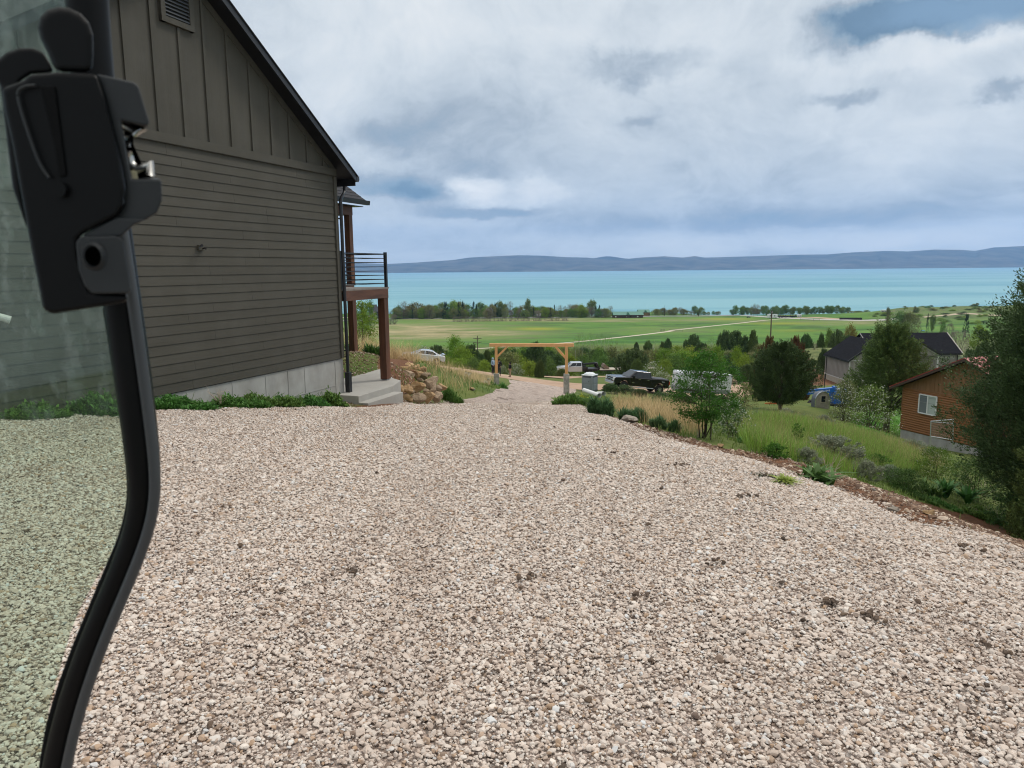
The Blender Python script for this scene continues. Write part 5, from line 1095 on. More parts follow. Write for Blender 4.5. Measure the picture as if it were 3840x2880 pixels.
MB().bar((wx - hw_ + .02, yf, wze - .02), (wx - hw_ + .02, yr, wze - .02), .12, .14).build('gutter', BLK, gh); MB().bar((wx - hw_ + .3, yr - .6, wze), (wx - hw_ + .3, yr - .6, gz), .09).build('downspout', BLK, gh); 
for y in np.arange(yf + .7, yr, .42): MB().box((wx - hw_ + .34, y, (wze + gz + 1.0) / 2), (.04, .05, wze - gz - .9)).build('batten', WG, gh)
MB().box((wx - hw_ + .42, yf + .36, (wze + gz) / 2 + .2), (.16, .1, wze - gz + .2)).build('corner_trim', WT, gh); MB().box((wx, yf + .36, wze + .1), (2 * hw_ - .8, .08, .12)).build('belly_trim', WT, gh); MB().box((wx, yf + .36, gz + .98), (2 * hw_ - .8, .08, .14)).build('belly_trim', WT, gh)
for x in np.arange(wx - hw_ + .9, wx + hw_ - .5, .6): MB().box((x, yf + .38, (wze + gz + 1.0) / 2), (.05, .04, wze - gz - 1.2)).build('batten', WG, gh)
def win(cx, cz, w, hh, y, par, dark=True):
    f_ = MB().box((cx, y, cz), (w, .08, hh)).build('window', WT, par); MB().box((cx, y - .05, cz), (w - .25, .03, hh - .25)).build('pane', GLS if dark else mat('pane_pale', (0, 0, 0)), f_); return f_
a_ = G(3283, 1319, 103.6); win(a_[0], a_[2], .95, 1.3, yf + .34, gh)
# garage side windows with white surround
gw = G(3549, 1339, eY + .4); sr = MB().box((gw[0], ye + .44, gw[2]), (2.35, .06, .62)).build('window_surround', WT, gh)
for i in (-1, 0, 1): w_ = MB().box((gw[0] + i * .74, ye + .40, gw[2]), (.62, .05, .42)).build('window', BLK, gh); MB().box((gw[0] + i * .74, ye + .37, gw[2]), (.46, .03, .26)).build('pane', mat('pane_warm', (.42, .42, .36), rough=.2), w_)
for x in np.arange(gw[0] - 1.6, gw[0] + 1.7, .3): MB().box((x, ye + .47, gw[2] - 1.6), (.04, .04, 2.4)).build('batten', WG, gh)
MB().box((XR - .45, ye + .46, (ze + gz) / 2), (.1, .1, ze - gz)).build('downspout', BLK, gh)
# middle porch gable
mg = G(3455, 1286, 105.2); me2 = G(3532, 1331, 105.2); mx_, mz_ = mg[0], mg[2]; hw2 = me2[0] - mx_; my_ = mg[1]
slab(gh, 'porch_gable', SH2, (mx_ - hw2, my_, me2[2]), (mx_, my_, mz_), (mx_, yr, mz_), (mx_ - hw2, yr, me2[2])); slab(gh, 'porch_gable', SH2, (mx_, my_, mz_), (mx_ + hw2, my_, me2[2]), (mx_ + hw2, yr, me2[2]), (mx_, yr, mz_))
for s in (-1, 1): MB().bar((mx_ + s * hw2, my_ - .03, me2[2]), (mx_, my_ - .03, mz_), .08, .26).build('fascia', BLK, gh); MB().bar((mx_ + s * hw2 * .92, my_ + .25, me2[2] - .12), (mx_, my_ + .25, mz_ - .2), .08, .16).build('gable_trim', WT, gh); MB().box((mx_ + s * (hw2 - .4), my_ + .3, me2[2] - 1.5), (.22, .22, 3)).build('porch_post', WT, gh)
b = MB(); b.prism([(mx_ - hw2 + .3, me2[2] - .1), (mx_, mz_ - .12), (mx_ + hw2 - .3, me2[2] - .1)], my_ + .3, yr, 'y'); b.build('gable_wall', WG, gh)
# ------------------------------------------------------------------ telehandler, hut, barrier, posts
BLU = mat('blue_paint', (.015, .13, .50), rough=.35, coat=.4)
th = thing('telehandler', 'blue telescopic handler with white lettering on its boom behind the blossoming bushes', 'telehandler', P(3130, 1500, 60)); to = np.array(th.location)
T_ = lambda x, y, Y: P(x, y, Y) - to
b = MB(); b.bar(T_(3022, 1471, 60.2), T_(3128, 1461, 59.8), .36, .40); bm_ = b.build('boom', BLU, th, bevel=.03)
MB().bar(T_(3028, 1462, 60.2), T_(3126, 1454.5, 59.8), .30, .05).build('boom_cap', mat('pale_blue', (.22, .45, .72), rough=.4), bm_)
b = MB(); b.box(T_(3129, 1455, 59.8), (.30, .42, .32)); b.build('boom_head', BLU, th, bevel=.04)
b = MB(); c_ = T_(3160, 1478, 59.5); b.box(c_ + [.1, .6, -.35], (1.5, 1.1, 1.2)); b.build('engine_cover', BLU, th, bevel=.08); MB().box(c_ + [-.2, .55, -.1], (.8, .7, .9)).build('cab', GLS, th, bevel=.05); MB().box(c_ + [-.6, .4, -1.0], (3.6, 1.2, .4)).build('chassis', DKM, th, bevel=.05)
for dx in (-1.9, .8):
    for dy in (-.3, 1.1): w_ = wheel(0, 1 if dy > 0 else -1, .52, th, mat('cream_rim', (.5, .5, .45)), .4); w_.location = c_ + [dx, dy, -1.15]
txt = bpy.data.curves.new('boom_lettering', 'FONT'); txt.body = 'Genie  GTH-844'; txt.size = .30; txt.extrude = .004; txt.align_x = 'CENTER'; txt.align_y = 'CENTER'; txt.space_character = 1.0
a_, c_2 = T_(3033, 1469.5, 60.15), T_(3110, 1463, 59.85); d_ = (c_2 - a_); ln = np.linalg.norm(d_)
to_ = bpy.data.objects.new('tmp', txt); COL.objects.link(to_); bpy.context.view_layer.update(); dg = bpy.context.evaluated_depsgraph_get(); tm = bpy.data.meshes.new_from_object(to_.evaluated_get(dg)); bpy.data.objects.remove(to_)
tl = bpy.data.objects.new('lettering', tm); COL.objects.link(tl); tm.materials.clear(); tm.materials.append(WH); tl.parent = bm_
mid = (a_ + c_2) / 2; yaw = math.atan2(d_[1], d_[0]); tl.rotation_euler = (Matrix.Rotation(yaw, 4, 'Z') @ Matrix.Rotation(math.atan2(-d_[2], math.hypot(d_[0], d_[1])), 4, 'Y') @ Matrix.Rotation(math.pi / 2, 4, 'X')).to_euler(); tl.location = mid + np.array([math.sin(yaw) * .205, -math.cos(yaw) * .205, .0]); sc_ = ln / max(.1, tm.vertices and max(v.co.x for v in tm.vertices) * 2); tl.scale = (sc_, sc_, sc_)
# small arched hut
hu = thing('arched_hut', 'small grey arched hut with a square dark window in front of the blue telehandler', 'hut', P(3083, 1530, 54), .12); hs = 54 / F; hu_t = P(3083, 1469, 54)[2]; hu.location.z = h(hu.location.x, 54) - .05; hu.scale = (1, 1, (hu_t - hu.location.z) / (57 * hs))
CVS = mat('weathered_panel', (.30, .28, .23), rough=.8, var=.25, vscale=4)
ap = [(-29 * hs, 0)] + [(29 * hs * math.cos(t), 30 * hs + 27 * hs * math.sin(t)) for t in np.linspace(math.pi, 0, 14)] + [(29 * hs, 0)]
MB().prism(ap, 0, .05, 'y').build('end_panel', CVS, hu); MB().prism([(x * .97, z * .97) for x, z in ap], .05, .6, 'y').build('shell', mat('hut_shell', (.10, .11, .13), rough=.5), hu)
b = MB(); b.tube([(x, -.01, z) for x, z in ap], .035, 6); b.build('arch_rim', CHR, hu); wf_ = MB().box((2 * hs, -.01, 33 * hs), (22 * hs, .05, 24 * hs)).build('window', mat('hut_frame', (.42, .38, .30)), hu); MB().box((2 * hs, -.04, 33 * hs), (16 * hs, .02, 19 * hs)).build('pane', GLS, wf_)
ORG = mat('orange_plastic', (.62, .13, .03), rough=.5)
ob = thing('safety_barrier', 'orange slatted barrier half hidden under the dark juniper', 'barrier', P(2890, 1525, 56)); oo = np.array(ob.location)
for y in (1512, 1517, 1522, 1527): MB().bar(P(2872 + (y - 1512), y, 56) - oo, P(2914, y + 2, 56) - oo, .05, .07).build('slat', ORG, ob)
for x in (2888, 2908): MB().bar(P(x, 1508, 56.1) - oo, P(x, 1532, 56.1) - oo, .06).build('upright', ORG, ob)
MB().bar(P(2868, 1513, 56) - oo, P(2895, 1511, 56) - oo, .06).build('handle_bar', ORG, ob)
# posts with pipe by the grey house
fp = thing('steel_post', 'thin steel fence post in the soil before the grey house', 'post', P(3091, 1448, 84)); MB().box((0, 0, .55), (.07, .07, 1.9)).build('post', DKM, fp); MB().box((0, 0, 1.52), (.09, .09, .08)).build('cap', WH, fp)
# utility poles
PW = mat('weathered_pole', (.12, .09, .07), rough=.9, var=.2, vscale=3)
def upole(px, ytop, Y, hgt, arms, lab, rz):
    t = P(px, ytop, Y); o = thing('utility_pole', lab, 'utility pole', (t[0], t[1], t[2] - hgt), rz); b = MB(); b.tube([(0, 0, 0), (0, 0, hgt)], [.17, .11], 10); b.build('pole', PW, o)
    for dz in arms:
        b = MB(); b.box((0, -.1, hgt - dz), (2.4, .12, .14)); a = b.build('crossarm', PW, o)
        for x in (-1.1, -.5, .5, 1.1): MB().cyl((x, -.1, hgt - dz + .17), .05, .2, n=8).build('insulator', mat('insulator', (.25, .24, .23), rough=.3), a)
        MB().bar((-.6, -.1, hgt - dz), (0, -.1, hgt - dz - .7), .05).build('brace', PW, o); MB().bar((.6, -.1, hgt - dz), (0, -.1, hgt - dz - .7), .05).build('brace', PW, o)
    return o
upole(1790, 1259, 215, 9.5, (.8, 1.9), 'wooden utility pole with two crossarms in the field behind the shrubs', .1); upole(2894, 1166, 150, 11, (.4,), 'tall dark utility pole rising behind the brown-tipped junipers', 1.15)
# ------------------------------------------------------------------ far buildings and vehicles
def box_house(name, label, px0, px1, ytop, ybase, Y, depth, wallm, roofm, roof_h=.45, cat='house', group=None, gables=()):
    a, c = P(px0, ybase, Y), P(px1, ybase, Y); top = P(px0, ytop, Y)[2]; w = c[0] - a[0]; o = thing(name, label, cat, ((a[0] + c[0]) / 2, Y + depth / 2, h((a[0] + c[0]) / 2, Y) - .2), 0, group)
    z0 = 0; hh = top - o.location.z; we = hh * (1 - roof_h)
    MB().box((0, 0, we / 2), (w * .96, depth, we)).build('wall', wallm, o)
    b = MB(); b.prism([(-depth / 2 - .6, we), (0, hh), (depth / 2 + .6, we)], -w / 2, w / 2, 'x'); b.build('roof', roofm, o)
    n = max(2, int(w / 4))
    for i in range(n): MB().box((-w * .42 + i * w * .84 / (n - 1), -depth / 2 - .03, we * .5), (1.3, .08, we * .35)).build('window', GLS if i % 3 else WH, o)
    for gx, gw_ in gables: b = MB(); b.prism([((gx - gw_ / 2) * w, we), (gx * w, hh * .97), ((gx + gw_ / 2) * w, we)], -depth / 2 - 1.5, 0, 'y'); b.build('gable_roof', roofm, o); MB().box((gx * w, -depth / 2 - .6, we / 2), (gw_ * w * .8, 1.4, we)).build('porch', wallm, o)
    return o
GRN = mat('green_metal_roof', (.07, .20, .15), rough=.5); BRW = mat('brown_log_wall', (.06, .03, .022), rough=.8)
box_house('lodge', 'long low brown lodge with a green metal roof on the lake shore', 2300, 2414, 1170, 1188, 850, 14, BRW, GRN, .5, 'lodge', gables=((-.02, .12),))
box_house('lodge', 'shorter lodge with a green roof behind the long lodge', 2394, 2438, 1162, 1182, 900, 14, mat('tan_log_wall', (.20, .12, .06), rough=.8), GRN, .42, 'lodge', gables=((.1, .3),))
SLT = mat('slate_far_roof', (.05, .05, .06), rough=.9); PNK = mat('beige_wall', (.40, .34, .29), rough=.8)
box_house('lakeside_house', 'beige house with dark hipped roof seen between the balcony posts', 1383, 1410, 1143, 1168, 880, 14, PNK, SLT, .45); box_house('lakeside_house', 'dark gabled house behind the balcony corner post', 1408, 1424, 1150, 1170, 870, 12, SLT, SLT, .4)
box_house('garden_shed', 'small grey-roofed shed among the shore trees', 2013, 2030, 1176, 1190, 870, 8, mat('grey_shed', (.3, .3, .3)), mat('pale_shed_roof', (.40, .42, .44)), .5, 'shed')
def far_trailer(label, x0, x1, y0, y1, Y, cat='trailer', mt=WH, name='parked_trailer'):
    a, c = P(x0, y1, Y), P(x1, y0, Y); w = c[0] - a[0]; z0 = h((a[0] + c[0]) / 2, Y); hh = max(1.6, c[2] - z0 - .5); o = thing(name, label, cat, ((a[0] + c[0]) / 2, Y, z0 + .3))
    MB().box((0, 0, .5 + hh / 2), (w, 2.5, hh)).build('box_body', mt, o, bevel=.1); MB().box((0, 0, .35), (w * .9, 1.8, .3)).build('chassis', TYR, o)
    for x in (-w * .3, -w * .18, w * .3): MB().cyl((x, -1.1, .35), .42, .3, 'y', 14).build('wheel', TYR, o)
    for x in (-w * .25, w * .2): MB().box((x, -1.27, .5 + hh * .55), (w * .12, .03, hh * .3)).build('window', GLS, o)
far_trailer('long white trailer behind the top of the tall dark utility pole', 2878, 2915, 1179, 1187, 800); far_trailer('short white box trailer parked on the far gravel lot', 2990, 3005, 1180, 1188, 800); far_trailer('lone white trailer near the foot of the lakeside hill', 3302, 3321, 1183, 1191, 760)
for i, x in enumerate(np.linspace(2925, 2984, 7)):
    a = P(x, 1186, 805); o = thing('farm_implement', 'dark farm implement parked in the row between the white trailers', 'implement', (a[0], 805, h(a[0], 805) + .3), i * .4, 'farm implements between the white trailers')
    MB().box((0, 0, 1.0), (3.2, 1.8, 1.2)).build('frame', DKM, o, bevel=.1); MB().bar((0, 0, 1.4), (.8, 0, 2.9), .5).build('arm', mat('rust_red', (.16, .06, .04)), o)
    for s in (-1, 1): MB().cyl((s * 1.1, -.9, .55), .6, .3, 'y', 12).build('wheel', TYR, o)
a = P(2807, 1184, 830); o = thing('parked_car', 'tiny dark car on the lane by the shore trees', 'car', (a[0], 830, h(a[0], 830) + .3)); MB().box((0, 0, .7), (4.4, 1.8, .7)).build('body', DKM, o, bevel=.2); MB().box((-.2, 0, 1.25), (2.4, 1.6, .5)).build('cabin', GLS, o, bevel=.2)
for s in (-1.3, 1.3): MB().cyl((s, -.85, .35), .35, .2, 'y', 12).build('wheel', TYR, o)
a = GP(3461, 1243); o = thing('field_tank', 'small blue tank lying in the green field behind the slate-roofed house', 'tank', a); b = MB(); b.tube([(-1.3, 0, .5), (1.3, 0, .5)], [.5, .5], 12); b.build('tank_shell', mat('tank_blue', (.10, .30, .45)), o); MB().box((0, 0, .1), (2.2, .8, .25)).build('tank_skid', TYR, o)
BFM = mat('black_mesh_fabric', (.02, .018, .017), rough=.9)
def fence(name, label, pts, hgt, mt, solid=False, sp=4.0, rails=3, cat='fence'):
    pts = [np.array(p) for p in pts]; o = thing(name, label, cat, pts[0]); o0_ = pts[0]; b = MB()
    for p, q in zip(pts[:-1], pts[1:]):
        n = max(1, int(np.linalg.norm(q - p) / sp))
        for i in range(n + 1):
            a = p + (q - p) * i / n; a = np.array([a[0], a[1], h(a[0], a[1])]); 
            MB().box(a - o0_ + [0, 0, hgt / 2 - .1], (.16, .16, hgt + .2)).build('fence_post', mt, o)
            if i < n:
                c = p + (q - p) * (i + 1) / n; c = np.array([c[0], c[1], h(c[0], c[1])])
                if solid: b.bar(a - o0_ + [0, 0, hgt * .5], c - o0_ + [0, 0, hgt * .5], .05, hgt * .92)
                else:
                    for k in range(rails): b.bar(a - o0_ + [0, 0, hgt * (k + 1) / (rails + .2)], c - o0_ + [0, 0, hgt * (k + 1) / (rails + .2)], .05, .10)
    b.build('fence_panel' if solid else 'fence_rails', mt, o)
fence('mesh_fence', 'low black fabric fence along the far lane right of the trailers', [GP(3148, 1199.5), GP(3232, 1200)], 2.2, BFM, True, 9)
fence('mesh_fence', 'black fabric fence under the row of farm implements', [GP(2905, 1188), GP(2975, 1191)], 1.6, BFM, True, 9)
FW = mat('grey_fence_wood', (.14, .12, .10), rough=.9)
fence('rail_fence', 'short dark rail fence beside the pale field road', [GP(2476, 1244), GP(2492, 1242)], 2.0, FW, sp=3); fence('rail_fence', 'rail fence crossing the bend of the pale field road', [GP(2509, 1241), GP(2560, 1244)], 1.6, FW, sp=5)
fence('corral_fence', 'weathered corral fence below the far lane', [GP(3002, 1201), GP(3030, 1202), GP(3072, 1204)], 2.0, FW, sp=6)
# blue hose by the wall
b = MB(); pts = [P(560 + x / 2.633, 1280 + y / 2.633, Y) for x, y, Y in ((722, 562, 14.8), (760, 525, 14.9), (850, 503, 15.05), (930, 505, 15.2), (1055, 527, 15.45))]
pts = [pts[0] + [0, 0, -.3]] + pts + [pts[-1] + [0.2, .4, -.25]]; b.tube(pts, .035, 10); o = b.build('water_hose', mat('hose_blue', (.02, .20, .55), rough=.4), smooth=True); tag(o, 'blue water pipe arching out of the weeds at the house foundation', 'pipe')
# ------------------------------------------------------------------ vegetation
def unit(v): return v / (np.linalg.norm(v, axis=-1, keepdims=True) + 1e-9)
def leaves(mb, C, L, r, aspect=.45, dirs=None, spread=1.0, up=0.0, curl=.0):
    n = len(C); L = np.asarray(L, float) * r.uniform(.6, 1.35, n)
    d = r.normal(size=(n, 3)) * spread + (dirs if dirs is not None else 0); d[:, 2] += up; d = unit(d)
    s = unit(np.cross(d, r.normal(size=(n, 3)))); a = (d * L[:, None] / 2); b_ = s * (L * aspect / 2)[:, None]
    V = np.stack([C - a, C + b_, C + a, C - b_], 1).reshape(-1, 3); mb.add(V, np.arange(n * 4).reshape(n, 4))
def limb(mb, r, p0, p1, r0_, r1_, n=6, wob=.08, sides=6):
    p0, p1 = np.array(p0, float), np.array(p1, float); t = np.linspace(0, 1, n)[:, None]; L = np.linalg.norm(p1 - p0)
    pts = p0 + (p1 - p0) * t + np.cumsum(r.normal(0, wob * L / n, (n, 3)), 0) * (t > 0); mb.tube(pts, np.linspace(r0_, r1_, n), sides, cap=False); return pts
BK = mat('grey_bark', (.11, .085, .065), rough=.95, var=.3, vscale=10, bump=.5, bscale=25, stretch=(2, 2, .4)); BKD = mat('dark_bark', (.05, .036, .027), rough=.95, var=.3, vscale=10); BKW = mat('white_bark', (.46, .45, .40), rough=.8, var=.25, vscale=8)
LJ = leafmat('juniper_needles', (.085, .135, .048), .45, .14, .1); LJ2 = leafmat('juniper_olive', (.10, .155, .045), .45, .15, .12); LJB = leafmat('juniper_brown', (0.1232, 0.0754, 0.029), .4, .12, .1)
LB = leafmat('spring_leaves', (0.1875, 0.285, 0.033), .35, .14, .35); LM_ = leafmat('mid_leaves', (0.13, 0.21, 0.045), .4, .16, .3); LD = leafmat('dark_leaves', (0.045, 0.093, 0.024), .4, .12, .25); LA = leafmat('aspen_leaves', (0.15, 0.225, 0.0675), .35, .12, .4)
LS = leafmat('sage_leaves', (.25, .29, .20), .3, .12, .2); LY = leafmat('yellow_willow', (0.187, 0.1705, 0.0352), .35, .12, .3); LP = leafmat('pale_twigs', (0.209, 0.1815, 0.121), .3, .1, .2); LSP = leafmat('spruce_needles', (0.0232, 0.0435, 0.0247), .35, .12, .1)
FLW = mat('white_blossom', (.56, .57, .50), rough=.7, trans=.3); LBR = leafmat('olive_scrub', (0.17, 0.18, 0.065), .4, .15, .25); LGY = leafmat('grey_scrub', (0.18, 0.15, 0.1275), .3, .12, .1); DRY = mat('dry_stalk', (.58, .43, .23), rough=.85, island=.3, trans=.15); DEAD = mat('dead_branch', (.44, .37, .29), rough=.9, var=.2, vscale=8)
PROTO = {}
def mk(kind, label0='x'):
    return None
def env(kind, z):
    if kind == 'cone': return np.clip(1.08 - z, .02, 1) ** .75 * np.clip(z * 6 + .45, 0, 1)
    if kind == 'round': return np.sqrt(np.clip(1 - (2 * z - .95) ** 2, .05, 1))
    if kind == 'egg': return np.sqrt(np.clip(1 - (1.25 * z - .3) ** 2, .04, 1)) * np.where(z > .5, 1 - .35 * (z - .5), 1)
    if kind == 'dome': return np.sqrt(np.clip(1 - (z * .98) ** 2.2, .03, 1))
    if kind == 'column': return np.clip(np.sin(np.pi * (z * .9 + .08)), .1, 1) ** .5
    if kind == 'vase': return np.clip(.35 + .8 * z, 0, 1) * np.sqrt(np.clip(1.05 - z ** 4, .05, 1))
def crown(seed, shape, ncl, nlf, leaf, spread=.11, base=.0, core=.75, updir=.0, outw=.0, aspect=.45, mb=None):
    """leaf cloud in a unit-high, unit-wide envelope made of uneven clumps"""
    r = rng(seed); mb = mb or MB(); z = base + (1 - base) * r.uniform(0, 1, ncl) ** .85; th = r.uniform(0, 2 * math.pi, ncl)
    lob = 1 + .22 * np.sin(2 * th + seed) * r.uniform(.3, 1) + .16 * np.sin(3 * th + 4 * z + seed * 2)
    zz = (z - base) / (1 - base); rad = .5 * env(shape, zz) * lob * (core + (1 - core) * r.uniform(0, 1, ncl)) * np.where(r.uniform(0, 1, ncl) < .3, r.uniform(.2, .8, ncl), 1)
    C = np.stack([rad * np.cos(th), rad * np.sin(th), z * .95], -1); sc = r.uniform(.55, 1.35, ncl)
    per = max(3, nlf // ncl); cnt = np.maximum(3, (per * sc).astype(int)); idx = np.repeat(np.arange(ncl), cnt); n = len(idx)
    out = unit(C * [1, 1, .35] + [0, 0, -.0]); off = r.normal(size=(n, 3)) * [1, 1, .8] * spread * .55 * sc[idx][:, None]
    if updir or outw:
        t = r.uniform(-1, 1, n)[:, None]; axis = unit(out[idx] * outw + np.array([0, 0, updir])); off = off * .45 + axis * t * spread * 1.1 * sc[idx][:, None]
        leaves(mb, C[idx] + off, np.full(n, leaf), r, aspect, dirs=axis * 1.6, spread=.6)
    else: leaves(mb, C[idx] + off, np.full(n, leaf), r, aspect, dirs=out[idx] * .3, up=.2)
    return mb, C
def proto(kind, seed, cmat, shape='dome', ncl=60, nlf=3000, leaf=.06, spread=.11, base=.05, trunk=None, stems=0, bark=None, core=.75, up=0, outw=0, aspect=.45, blossom=0, bl=.02, nm='crown', height=1.0):
    root = bpy.data.objects.new(kind, None); COL.objects.link(root)
    mb, C = crown(seed, shape, ncl, nlf, leaf, spread, base, core, up, outw, aspect); mb.build(nm, cmat, root); r = rng(seed + 1)
    if blossom:
        b = MB(); idx = r.integers(0, len(C), blossom); c = C[idx] * [1.06, 1.06, 1.03] + r.normal(size=(blossom, 3)) * spread * .5; leaves(b, c, np.full(blossom, bl), r, .9); leaves(b, c, np.full(blossom, bl), r, .9); b.build('blossom', FLW, root)
    b = MB()
    if trunk:
        pts = limb(b, r, (0, 0, -.04), (r.normal(0, .03), r.normal(0, .03), trunk[1]), trunk[0], trunk[0] * .25, 8, .05, 8)
        for k in range(trunk[2]):
            p = pts[r.integers(2, 7)]; q = C[r.integers(0, len(C))]; limb(b, r, p, q * .92, trunk[0] * .35, trunk[0] * .08, 5, .12, 5)
        b.build('trunk', bark or BK, root)
    elif stems:
        for k in range(stems):
            q = C[r.integers(0, len(C))]; limb(b, r, (r.normal(0, .05), r.normal(0, .05), -.03), q, .012, .004, 5, .1, 4)
        b.build('stems', bark or BKD, root)
    return root
used = set()
def place(pr, x, y, z, w, hh, rz, label, cat, group=None, name=None):
    if pr.name not in used: o = pr; used.add(pr.name)
    else: o = copy_tree(pr)
    o.location = (x, y, z); o.scale = (w, w, hh); o.rotation_euler = (0, 0, rz)
    for k in ('label', 'category', 'group'):
        if k in o: del o[k]
    tag(o, label, cat, group); return o
def top_place(pr, cx, ytop, wpx, Y, seed, label, cat, group=None, sink=.15):
    c = P(cx, ytop, Y); z = h(c[0], Y) - sink; return place(pr, c[0], Y, z, wpx / F * Y, max(.4, c[2] - z), seed * 1.7, label, cat, group)
def base_place(pr, cx, ybase, wpx, hpx, seed, label, cat, group=None, sink=.03, Y=None):
    g_ = GP(cx, ybase) if Y is None else P(cx, ybase, Y); return place(pr, g_[0], g_[1], g_[2] - sink, wpx / F * g_[1], hpx / F * g_[1], seed * 1.7, label, cat, group)
# prototypes
JR = [proto('juniper_tree', 700 + i, m_, s_, 260, 20000, .055, .09, .03, trunk=(.04, .7, 6), bark=BK, up=1.0, outw=.45, aspect=.4, core=.86) for i, (m_, s_) in enumerate(((LJ, 'round'), (LJ2, 'egg'), (LJ, 'dome'), (LJB, 'round')))]
SHB = [proto('shrub', 720 + i, m_, 'dome', 75, 4200, .055, .15, .03, stems=8) for i, m_ in enumerate((LB, LM_, LBR, LB, LD))]
SHF = [proto('blossoming_shrub', 730 + i, LM_, 'dome', 60, 2600, .055, .15, .05, stems=9, blossom=520, bl=.045) for i in range(2)]
ASP = [proto('aspen_tree', 740 + i, LA, 'column', 60, 1500, .022, .10, .25, trunk=(.010, .95, 14), bark=BKW, core=.5) for i in range(3)]
SAG = [proto('sagebrush', 750 + i, LS, 'dome', 130, 10000, .065, .09, .05, stems=10, up=.9, outw=.7, aspect=.22) for i in range(3)]
SPR = [proto('spruce_tree', 760 + i, LSP, 'cone', 130, 2600, .06, .08, .03, trunk=(.02, .95, 0), bark=BKD, outw=1, up=-.25, aspect=.35) for i in range(2)]
BRD = [proto('broadleaf_tree', 770 + i, m_, s_, 90, 5200, .055, .13, b_, trunk=(.022, .8, 8), bark=BK) for i, (m_, s_, b_) in enumerate(((LM_, 'round', .1), (LB, 'round', .08), (LY, 'dome', .04), (LA, 'vase', .2), (leafmat('pale_olive_leaves', (.22, .23, .09), .35, .15, .3), 'round', .1)))]
BAR = [proto('bare_tree', 780 + i, LP, s_, 80, 2600, .05, .12, .15, trunk=(.02, .85, 22), bark=BK, core=.55, aspect=.25) for i, s_ in enumerate(('column', 'round'))]
SCR = [proto('grey_bush', 790 + i, LGY, 'dome', 60, 2200, .06, .14, .02, stems=9, aspect=.2) for i in range(2)]
